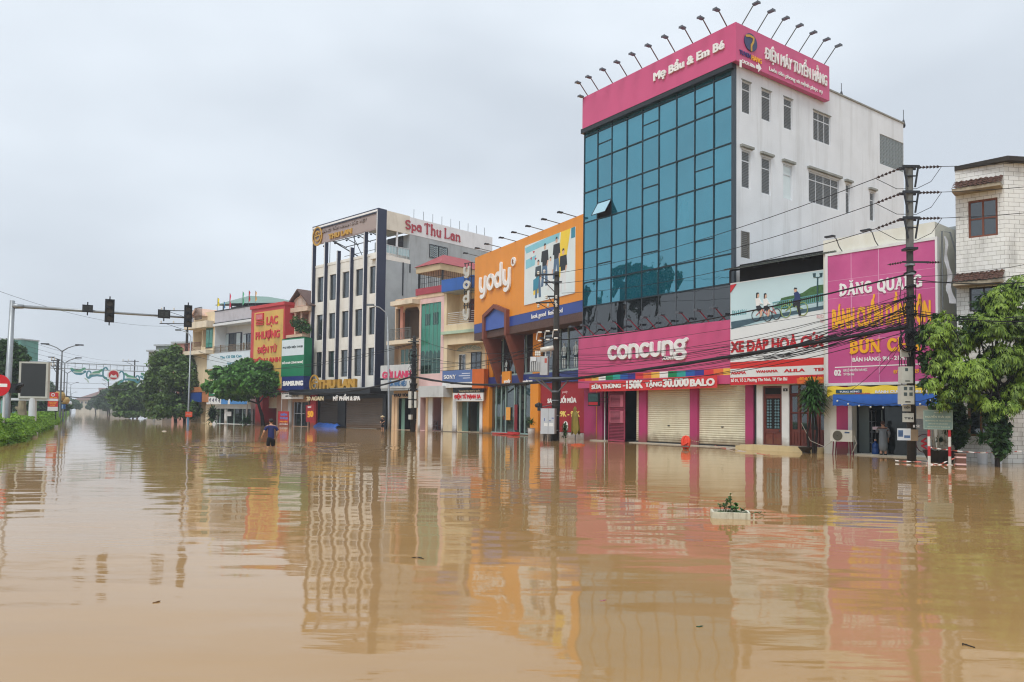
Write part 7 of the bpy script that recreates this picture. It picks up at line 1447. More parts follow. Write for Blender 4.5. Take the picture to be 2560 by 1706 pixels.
# ---- traffic light mast
tb0 = ground((14,1102)); k0 = Fr((tb0.x,tb0.y), (tb0.x+.874,tb0.y+.485))
tp_ = thing('traffic_mast','grey traffic light mast with long arm of signals over the water','traffic light',tb0,k0.ang); zt_ = k0.uz((31,752))[1]; za_ = k0.uz((43,766))[1]; LA = k0.uz((482,790))[0]
lean = k0.uz((31,760))[0]
b = MB(); b.tube([(0,0,-.6),(0,0,1.2),(lean,0,zt_)],[.16,.15,.11],12); b.build('pole', STEEL, tp_, True)
b = MB(); b.tube([(lean,0,za_),(lean+.45,0,za_)],[.14,.1],10); b.tube([(lean+.45,0,za_),(LA,0,za_)],[.085,.05],10); b.build('arm', STEEL, tp_, True)
LENS = mat('unlit_lens',(72,66,56),.25,.2,5)
def signal(px0, py0, px1, py1, n):
    a = k0.uz((px0,py0),-.12); c = k0.uz((px1,py1),-.12); s = MB(); s.box(a[0],c[0],-.2,-.08,c[1],a[1]); s.tube([((a[0]+c[0])/2,-.1,c[1]-.15),((a[0]+c[0])/2,-.1,a[1]+.15)],.03,5); h = s.build('signal_head', mat('signal_black',(30,30,34),.45,.15,3), tp_)
    xm = (a[0]+c[0])/2; r = (c[0]-a[0])*.33; H_ = a[1]-c[1]
    if n == 3:
        for i in range(3):
            zc = c[1]+H_*(.18+.32*i); q = MB(); q.disc(xm,zc,r,-.215,-.2,18); q.build('lens', LENS, h); q = MB(); m_ = 10
            for j in range(m_): t0, t1 = math.pi*(j/m_), math.pi*((j+1)/m_); q.quad((xm+r*1.06*math.cos(t0),-.2,zc+r*1.06*math.sin(t0)),(xm+r*1.06*math.cos(t1),-.2,zc+r*1.06*math.sin(t1)),(xm+r*1.1*math.cos(t1),-.36,zc+r*1.08*math.sin(t1)-.02),(xm+r*1.1*math.cos(t0),-.36,zc+r*1.08*math.sin(t0)-.02))
            q.build('visor', mat('signal_black',(30,30,34)), h)
    else:
        q = MB(); q.box(a[0]+.05,c[0]-.05,-.206,-.2,c[1]+.06,a[1]-.06); q.build('display', mat('unlit_display',(60,64,62),.4,.2,6), h); q = MB()
        for j in (0,1):
            x0 = a[0]+.1+(c[0]-a[0]-.14)*.5*j; w_ = (c[0]-a[0])*.3; z0_, z1_ = c[1]+.1, a[1]-.1; zm = (z0_+z1_)/2
            for (p,r_) in (((x0,z0_),(x0+w_,z0_)),((x0,zm),(x0+w_,zm)),((x0,z1_),(x0+w_,z1_)),((x0,z0_),(x0,z1_)),((x0+w_,z0_),(x0+w_,z1_))): q.stroke([p,r_],.04,-.208,-.206,4)
        q.build('digit', mat('unlit_digit',(44,46,46),.5,.1), h)
signal(206,762,232,782,0); signal(263,748,285,807,3); signal(395,774,425,797,0); signal(461,763,479,819,3)
# small black pedestrian hood signal and no entry sign beside the mast
h0 = Fr((tb0.x,tb0.y),(tb0.x+1,tb0.y)); t = thing('side_signal','black hooded signal fixed low on the traffic light mast','traffic light',tb0)
a = h0.q('A',118,985); c = h0.q('A',240,955); b = MB(); b.box(a[0],a[0]+.3,-.2,.2,a[1]-.22,a[1]+.22); b.lathe([(.17,0),(.16,.1)],(a[0]+.2,0,a[1]+.1),8); b.tube([(a[0]+.25,-.05,a[1]+.02),(c[0]-.1,-.1,c[1]+.02),(c[0],-.1,c[1])],[.15,.12,.06],8); b.build('housing', mat('signal_black',(30,30,34)), t)
nb = at((6,1100),33.0); n0 = Fr((nb.x,nb.y),(nb.x+1,nb.y+.12)); ne = thing('no_entry_sign','round red no entry sign with white bar at the left edge','sign',(nb.x,nb.y,0),n0.ang)
c_ = n0.q('A',-2,957); r = n0.q('A',112,957)[0]-c_[0]; b = MB(); b.disc(c_[0],c_[1],r,-.09,-.06,32); b.build('disc', mat('traffic_red',(206,24,36),.35,.05), ne); b = MB(); b.box(c_[0]-r*.74,c_[0]+r*.74,-.095,-.09,c_[1]-r*.14,c_[1]+r*.16); b.build('white_bar', LET, ne); b = MB(); b.tube([(0,0,-.6),(0,0,c_[1]+r*.8)],.05,8); b.build('post', ALU, ne)
# ---- blank advertising screen on the median
sp = at(px('A',318,1250),48); s0 = Fr((sp.x,sp.y),(sp.x+1,sp.y+.28)); t = thing('advertising_screen','big blank dark screen in a pale frame on a white post','screen',(sp.x,sp.y,0),s0.ang)
a = s0.q('A',190,722,-.2); c = s0.q('A',462,1085,-.2); b = MB(); b.box(a[0],c[0],-.2,.25,c[1],a[1]); b.build('frame', BOXG, t); b = MB(); b.box(a[0]+.12,c[0]-.12,-.205,-.2,c[1]+.12,a[1]-.1); b.build('screen', mat('dark_screen',(50,53,54),.5,.06), t); b = MB(); b.tube([(0,0,-.5),(0,0,c[1])],.22,12); b.box(-1.2,1.4,-.1,.1,c[1]-.15,c[1]-.002); b.build('post', ALU, t)
tk = at(px('A',225,1250),50); t = thing('lopped_trunk','pale lopped tree trunk standing in the hedge below the blank screen','tree trunk',(tk.x,tk.y,0)); b = MB(); zk = at(px('A',215,1090),50).z; b.tube([(0,0,-.5),(.05,0,.8),(-.1,0,zk*.7),(-.05,0,zk)],[.3,.27,.26,.2],9); b.tube([(-.05,0,zk*.6),(-.5,0,zk*.75)],[.14,.08],6); b.build('trunk', mat('pale_bark',(150,140,118),.9,.4,3,stain=.7,stretch=(2,2,1)), t)
# ---- red propaganda board
rp = at(px('A',520,1225),70); r0 = Fr((rp.x,rp.y),(rp.x+1,rp.y+.2)); t = thing('propaganda_board','red upright board with white emblem and yellow lines of text above the hedge','sign',(rp.x,rp.y,0),r0.ang)
a = r0.q('A',474,1025); c = r0.q('A',566,1207); W_, H_ = c[0]-a[0], a[1]-c[1]; b = MB(); b.box(a[0],c[0],-.05,.05,c[1]+H_*.22,a[1]); b.mat(1); b.box(a[0],c[0],-.052,.05,c[1],c[1]+H_*.22-.002); b.build('board',[mat('board_red',(206,58,56),.5,.08), WHITE2], t)
b = MB(); xm = (a[0]+c[0])/2; b.disc(xm,a[1]-H_*.13,W_*.19,-.06,-.05,20); b.build('emblem', WHITE2, t); b = MB(); b.disc(xm,a[1]-H_*.13,W_*.12,-.064,-.06,16,W_*.09); b.build('emblem_red', mat('board_red',(206,58,56)), t)
rr = random.Random(4)
for i,s in enumerate(('YÊN BÁI','TÍCH CỰC','THI ĐUA','CHÀO MỪNG','NGÀY HỘI','LỚN')): w_ = W_*(.38,.3,.36,.4,.3,.22)[i]; z = a[1]-H_*(.3+.085*i); letters(s,xm-w_,xm+w_,z,z+H_*.045,-.05,.006,.05).build('lettering', YEL, t)
b = MB()
for x in (a[0]+.15,c[0]-.15): b.tube([(x,0,-.5),(x,0,c[1])],.05,6)
b.build('leg', DKMETAL, t)
bl_ = at(px('C',370,1215),100); f_ = Fr((bl_.x,bl_.y),(bl_.x+1,bl_.y+.2)); t = thing('blue_direction_sign','small blue direction sign on a post by the far double street lamp','sign',(bl_.x,bl_.y,0),f_.ang); a = f_.q('C',325,1120); c = f_.q('C',415,1192); b = MB(); b.box(a[0],c[0],-.05,.05,c[1],a[1]); b.build('board', mat('sign_blue',(40,84,140),.5,.1), t); b = MB()
for i in range(3): z = c[1]+(a[1]-c[1])*(.25+.25*i); b.box(a[0]+.4,c[0]-.4,-.056,-.05,z-.1,z+.1)
b.build('text_line', mat('pale_blue_text',(150,180,206),.5,.05), t); b = MB(); b.tube([((a[0]+c[0])/2,0,-.5),((a[0]+c[0])/2,0,c[1])],.08,6); b.build('post', GREYM, t)
# ---- double armed street lamps
def double_lamp(x, ytop, Y, label, span):
    p = at((x,1024),Y); zt = at((x,ytop),Y).z; t = thing('street_lamp',label,'street lamp',(p.x,p.y,0),R_(14),'double street lamps on the median'); b = MB(); b.tube([(0,0,-.5),(0,0,zt)],[.13,.07],8); b.build('pole', GREYM, t)
    for s in (-1,1):
        b = MB(); b.tube([(0,0,zt),(s*span*.3,0,zt+span*.22),(s*span*.65,0,zt+span*.36),(s*span,0,zt+span*.42)],[.07,.06,.055,.05],6); a_ = b.build('arm', GREYM, t); b = MB(); b.box(s*span*.72,s*span*1.15,-.14,.14,zt+span*.39,zt+span*.46); b.build('lamp_head', DKMETAL, a_)
for (x,yt,Y,lab) in ((150,879,88,'nearest tall double armed street lamp beside the blank screen'),(158,908,112,'second double armed street lamp just right of the nearest one'),(165,934,140,'third double armed street lamp with a box on its pole'),(175,963,240,'fourth double armed street lamp, faint above the far water'),(178,985,330,'fifth double armed street lamp, faintest at the far end')): double_lamp(x,yt,Y,lab,1.9)
GLD = mat('lantern_gold',(190,160,96),.5,.2,4)
for i,(x,y,Y,r,lab) in enumerate(((320,985,90,.62,'gold ball ornament on the nearest double street lamp'),(410,1055,112,.6,'gold ball ornament on the second double street lamp'),(482,1100,240,.7,'small pale ball ornament on the far street lamp'))):
    c = at(px('C',x,y),Y); t = thing('lamp_ornament',lab,'ornament',c); b = MB(); b.ball((0,0,0),r,r,r*1.05,14,8); b.build('ball', GLD if i < 2 else ALU, t); b = MB(); b.lathe([(r*.6,0),(r*.5,.15)],(0,0,r*.85),10); b.lathe([(r*.5,-.2),(r*.6,0)],(0,0,-r*.85),10); b.build('collar', DKMETAL, t)
# ---- single street lamps on the right pavement
def arm_lamp(base, top_px, tip_px, Y, label):
    f = Fr((base.x,base.y),(base.x+1,base.y)); a = f.uz(top_px); e = f.uz(tip_px); t = thing('street_lamp',label,'street lamp',(base.x,base.y,0)); b = MB(); b.tube([(0,0,-.5),(0,0,1.2),(a[0],0,a[1])],[.13,.11,.06],8); b.build('pole', STEEL, t, True)
    b = MB(); d = e[0]-a[0]; h = e[1]-a[1]; b.tube([(a[0],0,a[1]),(a[0]+d*.12,0,a[1]+h*.4),(a[0]+d*.4,0,a[1]+h*.78),(a[0]+d*.75,0,a[1]+h*.95)],[.06,.055,.05,.045],6); b.build('arm', STEEL, t); b = MB(); b.box(a[0]+d*1.02,a[0]+d*.68,-.15,.15,e[1]-.09,e[1]+.06); b.build('lamp_head', GREYM, t); return t
arm_lamp(ground((972,1077)),(969.5,793),(918,762),68,'tall grey street lamp in front of the spa building side wall')
t = arm_lamp(ground((470,1062)),(477,842),(440,825),86,'grey street lamp with a red notice on its post beside the second traffic light')
f = Fr(ground((470,1062)).xy, ground((470,1062)).xy+Vector((1,0))); a = f.q('D',466,1298,-.15); c = f.q('D',540,1358,-.15); MB().box(a[0],c[0],-.17,-.14,c[1],a[1]).build('notice', mat('orange_notice_board',(206,80,50),.5,.1), t); letters('CẤM ĐỖ',a[0]+.1,c[0]-.1,(a[1]+c[1])/2,a[1]-.25,-.17,.01,.04).build('lettering', WHITE2, t); b = MB(); b.tube([(0,0,0),(0,0,1.3)],.15,8); b.build('blue_sleeve', mat('blue_sleeve',(96,140,176),.5,.1), t)
# ---- gantry over the far street
gL = at((0,912),97); gR = at((392,924),107); gz = at((124,906),100).z; d = Vector((gR.x-gL.x,gR.y-gL.y)); L_ = d.length; gt_ = thing('street_gantry','steel gantry across the far street carrying green phoenix ornaments','gantry',(gL.x,gL.y,0),math.atan2(d.y,d.x)); b = MB()
for z in (gz,gz-.75): b.tube([(0,0,z),(L_,0,z)],.06,5); b.tube([(0,.6,z),(L_,.6,z)],.05,4)
for i in range(23): x = L_*i/22; b.tube([(x,0,gz),(x,0,gz-.75)],.04,4); b.tube([(x,0,gz),(x,.6,gz)],.03,4)
for x in (.1,L_-.1): b.tube([(x,.3,-.5),(x,.3,gz)],.16,8)
for z in (-2.6,-3.3): b.tube([(0,.2,gz+z),(L_*.8,.2,gz+z)],.025,4)
b.build('truss', STEEL, gt_)
gF = Fr(gL.xy, gR.xy); OG = [mat('phoenix_green',(104,168,140),.5,.15,2), mat('phoenix_teal',(92,150,166),.5,.15,2), mat('phoenix_pale',(196,216,208),.5,.08)]
def phoenix(x0, x1, ym, flip):
    a = gF.q('C',x0,ym,-.2); c = gF.q('C',x1,ym,-.2); W_ = c[0]-a[0]; f = (lambda u: a[0]+W_*(1-u)) if flip else (lambda u: a[0]+W_*u); z = a[1]+(-.3 if flip else 0); b = MB()
    for (m_,pts,w) in ((0,[(.0,.5),(.1,.2),(.22,.25),(.34,.6)],.5),(1,[(.02,.3),(.12,-.1),(.25,-.15),(.36,.2)],.5),(2,[(.06,.1),(.2,.05),(.3,.1)],.25),(0,[(.5,-.3),(.6,.1),(.72,.2),(.8,.5)],.5),(1,[(.45,-.6),(.55,-.35),(.68,-.25),(.8,-.3)],.45),(2,[(.5,-.1),(.65,-.05),(.75,.0)],.25),(1,arc(.9,.1,.07,.75,300,40,8),.3),(1,arc(.46,-.2,.06,.5,0,300,8),.28),(0,[(.82,-.3),(.92,-.6),(.98,-.95)],.35),(2,[(.36,-.7),(.42,-.9),(.46,-1.2)],.25)):
        b.mat(m_); b.stroke([(f(p[0]),z+p[1]) for p in pts],w*.62,-.32-.01*m_,-.2,6)
    b.build('phoenix', OG, gt_)
phoenix(510,1130,600,False); phoenix(1270,1860,640,True); a = gF.q('C',1200,640,-.2); b = MB(); b.disc(a[0],a[1],.75,-.34,-.2,22); b.mat(1); b.disc(a[0],a[1],.6,-.36,-.34,22); b.mat(0); b.prism([(a[0]-.45,a[1]-.35),(a[0]+.45,a[1]-.35),(a[0]+.3,a[1]+.1),(a[0],a[1]-.1),(a[0]-.3,a[1]+.1)],-.37,-.36); b.build('round_emblem', [WHITE2, RED], gt_)
x0 = gF.q('A',5,800,-.2)[0]; b = MB()
for (m_,x,z,r) in ((0,.9,gz-1.7,.5),(1,1.8,gz-2.2,.6),(2,1.3,gz-2.0,.4),(1,2.8,gz-1.9,.5),(0,3.4,gz-2.3,.5)): b.mat(m_); b.stroke(arc(x0+x,z,r*1.4,r*.8,20,320,10),.3,-.3-.01*m_,-.2,6)
b.build('phoenix', OG, gt_)
# ---- power poles
def pole(base, ztop, label, r0=.17, r1=.1, m=CONC):
    t = thing('power_pole',label,'power pole',(base.x,base.y,0)); b = MB(); b.tube([(0,0,-.6),(0,0,ztop*.5),(0,0,ztop)],[r0,(r0+r1)/2,r1],10); b.build('pole', m, t, True); return t
def insulator(par, p, q, r=.06, n=6):
    p, q = Vector(p), Vector(q); b = MB(); b.tube([p,q],.018,4); d = (q-p)/(n+1)
    for i in range(n): c = p+d*(i+1); b.tube([c-d*.3,c+d*.3],[r,r*.5],8)
    return b.build('insulator', BROWNI, par)
RB = ground((2279,1157)); rF = Fr(RB.xy, RB.xy+Vector((1,.25))); zR = rF.q('W',235,75)[1]
rp_ = pole(RB, zR, 'tall concrete power pole wound with cables in front of the pink signboard', .15, .095); RBv = Vector((RB.x,RB.y,0)); rp_.rotation_euler[2] = 0
b = MB(); b.tube([(0,0,rF.q('W',235,490)[1]),(0,0,zR)],.125,10); b.build('upper_sleeve', CONCL, rp_)
tiers = [rF.q('W',235,y)[1] for y in (78,202,328)]; HV_L = []; HV_R = []
for z in tiers:
    b = MB(); b.box(-.3,.3,-.16,-.1,z-.05,z+.04); b.box(-.3,.3,.1,.16,z-.05,z+.04); b.tube([(-.26,-.13,z),(-.12,-.13,z-.75)],.035,4); b.tube([(.26,-.13,z),(.14,-.13,z-.75)],.035,4); b.tube([(-.16,-.13,z-.35),(.16,-.13,z-.35)],.03,4); b.build('crossarm', DKMETAL, rp_)
    iL = Vector((-1.02,.45,z-.28)); iR = Vector((1.05,-.2,z-.02)); insulator(rp_,(-.28,0,z-.02),iL); insulator(rp_,(.28,0,z),iR); HV_L.append(RBv+iL); HV_R.append(RBv+iR)
    b = MB(); b.tube([iL+Vector((.05,0,0)),Vector((-.4,.1,z-.75)),Vector((.2,-.1,z-.8)),Vector((.7,-.15,z-.55)),iR],.012,4); b.build('jumper', CABLE, rp_)
z = rF.q('W',235,545)[1]; b = MB(); b.box(-.35,.6,-.18,-.13,z-.03,z+.03); b.box(-.2,.2,-.2,.2,z+.45,z+.53); b.build('crossarm', DKMETAL, rp_); insulator(rp_,(-.3,-.1,z),(-.75,.1,z-.06),.05,5); insulator(rp_,(.5,-.1,z),(1.0,-.2,z),.05,5)
zw = lambda y: rF.q('W',235,y)[1]
for (xa,xb,ya,yb,nm) in ((190,238,1052,1135,'meter_box'),(188,243,1145,1238,'meter_box'),(208,240,1240,1272,'notice_card'),(208,252,1280,1325,'notice_card'),(198,238,968,1005,'junction_box')):
    a = rF.q('W',xa,ya,-.22); c = rF.q('W',xb,yb,-.22); b = MB(); b.box(a[0],c[0],-.4 if 'meter' in nm else -.22,-.15,c[1],a[1]); o = b.build(nm, BOXG, rp_)
    if nm == 'meter_box':
        b = MB(); W_, H_ = c[0]-a[0], a[1]-c[1]
        for (fx,fz) in (((.2,.75),(.62,.75),(.2,.45),(.62,.45)) if ya > 1100 else ((.3,.72),)): b.box(a[0]+W_*fx,a[0]+W_*(fx+.25),-.405,-.4,c[1]+H_*fz,c[1]+H_*(fz+.18))
        b.build('meter_window', mat('meter_glass',(84,96,98),.3,.2,6), o); MB().box(a[0]+W_*.3,a[0]+W_*.7,-.404,-.4,c[1]+H_*.1,c[1]+H_*.16).build('latch', DKMETAL, o)
    if nm == 'notice_card': letters('ĐIỆN' if ya < 1260 else 'TIN', a[0]+.03,c[0]-.03,c[1]+.1,c[1]+.17,-.22,.002,.03).build('lettering', DKMETAL, o)
a = rF.q('N',1292,915,-.25); c = rF.q('N',1462,1095,-.25); b = MB(); b.box(a[0],c[0],-.26,-.24,c[1],a[1]); o = b.build('flyer', mat('flyer_white',(206,214,220),.5,.06), rp_); b = MB(); W_, H_ = c[0]-a[0], a[1]-c[1]; b.box(a[0]+W_*.05,a[0]+W_*.42,-.263,-.26,c[1]+H_*.3,c[1]+H_*.85); b.box(a[0]+W_*.5,a[0]+W_*.95,-.263,-.26,c[1]+H_*.2,c[1]+H_*.42); b.build('flyer_picture', mat('flyer_blue',(80,110,150),.5,.4,9), o)
a = rF.q('N',1450,930,-.2); b = MB(); b.box(c[0]-.05,c[0]+.28,-.23,-.15,c[1]-.02,a[1]); b.build('weathered_box', mat('tan_box',(146,128,104),.7,.2,4), rp_)
letters('12', -.02,.22,zw(1350),zw(1338),-.16,.01,.05).build('pole_number', WHITE2, rp_)
b = MB(); rr = random.Random(8)
for (zc,x,r) in ((zw(930),-.25,.34),(zw(900),.22,.3),(zw(915),-.1,.28),(zw(945),.1,.3)):
    for k in range(5): e = rr.uniform(-.05,.05); b.tube([(x+e+r*.75*math.cos(j*math.pi/8),-.22-.02*k+e,zc+e+r*math.sin(j*math.pi/8)) for j in range(17)],.022,4)
for k in range(34):
    z0 = rr.uniform(zw(1000),zw(600)); z1 = z0-rr.uniform(.3,2.2); x = rr.uniform(-.28,.28); y = rr.choice((-.2,-.17,.18)); b.tube([(x,y,z0),(x+rr.uniform(-.12,.12),y-.05,(z0+z1)/2),(x*.7,y,z1)],.014,4)
for k in range(26): z = rr.uniform(zw(980),zw(590)); r = .15+rr.random()*.06; b.tube([(r*math.cos(j*math.pi/5),r*math.sin(j*math.pi/5),z+.03*math.sin(j)) for j in range(11)],.02,4)
b.build('cable_coil', CABLE, rp_)
b = MB()
for y in (300,345,1400,1395): z = zw(y+260 if y < 400 else y); b.lathe([(.17,0),(.17,.07)],(0,0,z),10)
b.build('steel_band', STEEL, rp_)
# transformer pole in front of the orange shop
MBs = ground((1388,1102)); mF = Fr(MBs.xy, MBs.xy+Vector((1,-.25))); zM = mF.q('Y',705,425)[1]
mp_ = pole(MBs, zM, 'dark power pole carrying a grey transformer in front of the orange shop', .26, .15); mp_.rotation_euler[2] = mF.ang
q_ = lambda x,y,w=0: mF.q('K',x,y,w)
def bx(nm, m, x0, y0, x1, y1, ya, yb): a = q_(x0,y0,ya); c = q_(x1,y1,ya); b = MB(); b.box(a[0],c[0],ya,yb,c[1],a[1]); return b.build(nm, m, mp_), a, c
TG = mat('transformer_grey',(184,188,190),.5,.08,2,stain=.3,stain_col=(120,104,90))
o, a, c = bx('transformer_tank', TG, 758, 378, 885, 575, -.75, -.25); b = MB(); W_ = c[0]-a[0]
for i in range(5): x = a[0]+W_*(.12+.19*i); b.box(x-.03,x+.03,-.86,-.75,c[1]+.05,a[1]-.3)
b.build('cooling_fin', TG, o); b = MB(); b.box(a[0]+.1,a[0]+.4,-.87,-.755,a[1]-.27,a[1]-.02); b.build('rating_plate', ALU, o)
o, a, c = bx('control_cabinet', TG, 888, 372, 985, 615, -.7, -.2); b = MB(); x = c[0]-.18; b.box(x,x+.14,-.705,-.7,a[1]-.4,a[1]-.12); b.build('warning_label', mat('label_red',(186,90,80),.5,.2,8), o)
a = q_(900,290,-.5); c = q_(1065,265,-.5); b = MB(); b.tube([(a[0],-.5,a[1]),(c[0],-.5,c[1]+.02)],.15,12); b.build('oil_conservator', PORC, mp_, True); b = MB(); b.tube([(a[0]+.3,-.5,a[1]-.1),(a[0]+.3,-.5,a[1]-.5)],.03,5); b.tube([(c[0]-.15,-.5,c[1]-.1),(c[0]-.2,-.3,c[1]-.5)],.03,5)
for x in (835,860,885): p = q_(x,365,-.5); b.lathe([(.05,0),(.07,.06),(.05,.1),(.07,.16),(.04,.3)],(p[0],-.5,p[1]),8)
b.build('bushing', PORC, mp_)
za = q_(840,658)[1]; xa, xb = q_(765,658)[0], q_(1385,658)[0]; b = MB(); b.box(xa,xb,-.45,-.35,za-.06,za+.05); b.box(xa,xb,.3,.4,za-.06,za+.05); 
for x in (xa+.1,-.3,.35,xb-.1): b.box(x-.04,x+.04,-.35,.3,za-.04,za+.03)
for (x,yb_) in ((910,800),(840,800),(1290,800)): p = q_(x,668); b.tube([(p[0],-.4,p[1]),(.18 if x > 1100 else -.18,-.15,q_(0,830)[1])],.05,4)
b.lathe([(.3,0),(.3,.1)],(0,0,q_(0,838)[1]),10); b.build('platform', GREYM, mp_)
b = MB(); 
for (x,y) in ((885,60),(990,45),(1095,28)): p = q_(x,y,-.5); b.tube([(p[0]-.12,-.5,p[1]),(p[0]+.12,-.5,p[1])],.05,8); b.tube([(p[0]-.1,-.5,p[1]-.5),(p[0]+.12,-.5,p[1]-.5)],.05,8); b.tube([(p[0]-.15,-.5,p[1]-.02),(p[0]-.2,-.5,p[1]-.45)],.03,5)
b.build('fuse_cutout', PORC, mp_); z = q_(1000,140)[1]; b = MB(); b.box(q_(900,140)[0],.35,-.4,-.3,z-.05,z+.05); b.box(q_(900,80)[0],.3,-.4,-.3,z+.3,z+.38)
for yy,x0,x1 in ((455,590,735),(505,640,760),(600,660,740),(640,590,740)): p = mF.q('Y',x0,yy); r = mF.q('Y',x1,yy-10); b.box(p[0],r[0],-.22,-.14,r[1]-.05,r[1]+.04); b.tube([(p[0]+.1,-.18,r[1]),(-.1,-.18,r[1]-.6)],.03,4)
b.build('crossarm', DKMETAL, mp_); b = MB()
for (x,y) in ((600,440),(640,430),(720,600),(715,635),(720,655),(655,600),(600,660),(665,655)): p = mF.q('Y',x,y,-.2); b.lathe([(.03,0),(.09,.05),(.05,.1),(.09,.15),(.05,.22)],(p[0],-.2,p[1]-.05),8)
b.build('insulator', PORC, mp_)
o, a, c = bx('meter_cabinet', mat('cabinet_grey',(188,194,200),.45,.06,2,stain=.25,stain_col=(130,124,112)), 898, 1052, 1075, 1388, -.95, -.3)
b = MB(); W_, H_ = c[0]-a[0], a[1]-c[1]; b.box(a[0]+W_*.54,a[0]+W_*.555,-.953,-.95,c[1],a[1]); b.build('door_seam', DKMETAL, o); b = MB()
for (fx,fz,w_,h_) in ((.25,.3,.26,.13),(.62,.3,.3,.13)): b.box(a[0]+W_*fx,a[0]+W_*(fx+w_),-.954,-.95,c[1]+H_*fz,c[1]+H_*(fz+h_))
b.build('sticker', WHITE2, o); b = MB()
for (fx,fz,w_,h_) in ((.6,.5,.14,.03),(.8,.6,.15,.04),(.25,.5,.05,.12)): b.box(a[0]+W_*fx,a[0]+W_*(fx+w_),-.954,-.95,c[1]+H_*fz,c[1]+H_*(fz+h_))
b.build('stencil', mat('stencil_blue',(84,100,160),.5,.1), o); b = MB(); rr = random.Random(2)
for i in range(9): x = a[0]+W_*(.1+.09*i); b.tube([(x,-.6,c[1]),(x+rr.uniform(-.05,.05),-.6,-.3)],.025,5)
b.build('cable_tail', CABLE, o)
a = q_(820,1020,-.5); b = MB(); b.lathe([(.02,0),(.1,.04),(.18,.3),(.12,.34)],(0,0,0),10); o = b.build('siren_horn', DKMETAL, mp_); o.location = (a[0],-.5,a[1]); o.rotation_euler = (0,R_(80),0); b = MB(); p = q_(885,1040,-.5); b.box(p[0]-.12,p[0]+.12,-.6,-.35,p[1]-.2,p[1]+.25); b.tube([(p[0],-.4,p[1]),(0,-.1,p[1]+.2)],.03,5); b.build('siren_bracket', BLACKT, mp_)
b = MB()
for y in (945,1135,1325): b.lathe([(.28,0),(.28,.05)],(0,0,q_(0,y)[1]),10)
b.build('steel_band', STEEL, mp_); b = MB(); 
for k in range(6): b.tube([(.2+.03*k,-.18,za+.1),(.24,-.2+.03*k,1.2),(.2,-.2,-.4)],.018,4)
b.build('riser_cable', CABLE, mp_)
# left power pole and far poles
LB = ground((1032,1080)); lF = Fr(LB.xy, LB.xy+Vector((1,-.4))); zL = lF.uz((1031,840))[1]; lp_ = pole(LB, zL, 'black cable laden power pole in front of the peach balcony house', .24, .15, mat('dark_pole',(50,48,46),.9,.3,3)); lp_.rotation_euler[2] = lF.ang
for (xa,xb,ya,yb) in ((372,412,808,920),(455,485,812,920),(372,412,935,1050),(455,485,940,1045),(372,412,1145,1215)):
    a = lF.q('J',xa,ya,-.25); c = lF.q('J',xb,yb,-.25); MB().box(a[0],c[0],-.45,-.12,c[1],a[1]).build('meter_box', BOXG, lp_)
b = MB(); rr = random.Random(12)
for k in range(22): z = rr.uniform(3.2,zL-.2); r = .22+rr.random()*.1; b.tube([(r*math.cos(j*math.pi/5),r*math.sin(j*math.pi/5),z+.04*math.sin(j)) for j in range(11)],.028,4)
for k in range(24): z0 = rr.uniform(2.5,7); b.tube([(rr.uniform(-.3,.3),-.28,z0),(rr.uniform(-.4,.4),-.32,z0-.6),(rr.uniform(-.2,.2),-.25,z0-rr.uniform(.8,1.8))],.018,4)
b.build('cable_coil', CABLE, lp_); b = MB(); b.box(-.5,.5,-.2,-.13,zL-.55,zL-.47); b.box(-.35,.35,-.2,-.13,zL-1.3,zL-1.22); b.build('crossarm', DKMETAL, lp_)
def far_pole(x, yt, yb, Y, label, arms, w=1.4, r=.16):
    p = at((x,1028),Y); zt = at((x,yt),Y).z; t = pole(Vector((p.x,p.y,0)), zt, label, r, r*.75, mat('dark_pole',(50,48,46))); b = MB()
    for z in arms: b.box(-w,w*.35,-.08,.0,zt-z-.06,zt-z+.05); b.tube([(-w*.8,-.04,zt-z),(-.05,-.04,zt-z-.9)],.04,4)
    b.build('crossarm', DKMETAL, t); b = MB()
    for z in arms:
        for x_ in (-w*.95,-w*.5): b.lathe([(.04,0),(.11,.08),(.06,.16),(.11,.24),(.05,.34)],(x_,-.04,zt-z+.05),6)
    b.build('insulator', PORC, t)
far_pole(462,768,0,100,'dark power pole rising behind the second traffic light',(.5,2.2),3.6,.2); far_pole(333,900,0,150,'slim far power pole rising above the street trees',(.3,),2.4); far_pole(140,898,0,97,'thick grey power pole behind the nearest double street lamp',(.2,.9),.8,.2); far_pole(269,948,0,230,'faint far power pole over the last street trees',(.3,1.5),2)
# ---- wires
def wire(name, label, cat, a, b, sag, r, group, n=14, jit=0):
    a, b = Vector(a), Vector(b); o = a.copy(); pts = []
    for i in range(n+1):
        f = i/n; p = a.lerp(b,f)-Vector((0,0,4*sag*f*(1-f))); 
        if jit and 0 < i < n: p += Vector((0,0,rnd.uniform(-jit,jit)))
        pts.append(p-o)
    m = MB(); m.tube(pts, r, 4 if r < .03 else 6); ob = m.build(name, CABLE, None); ob.location = o; return tag(ob, label, cat, group)
RP, MP, LP_ = RBv, Vector((MBs.x,MBs.y,0)), Vector((LB.x,LB.y,0)); V3 = lambda p, z, dx=0, dy=0: p+Vector((dx,dy,z))
for i in range(3):
    wire('power_line', ('topmost','middle','lowest')[i]+' thin high voltage line from the concrete pole down to the transformer pole','power line',HV_L[i],V3(MP,zM-.2-.55*i,-.7+.5*i),.5,.014,'high voltage lines left of the concrete pole')
    e = at((2680,(395,455,520)[i]),24); wire('power_line', ('topmost','middle','lowest')[i]+' thin high voltage line leaving the concrete pole to the right edge','power line',HV_R[i],e,.05,.012,'high voltage lines right of the concrete pole')
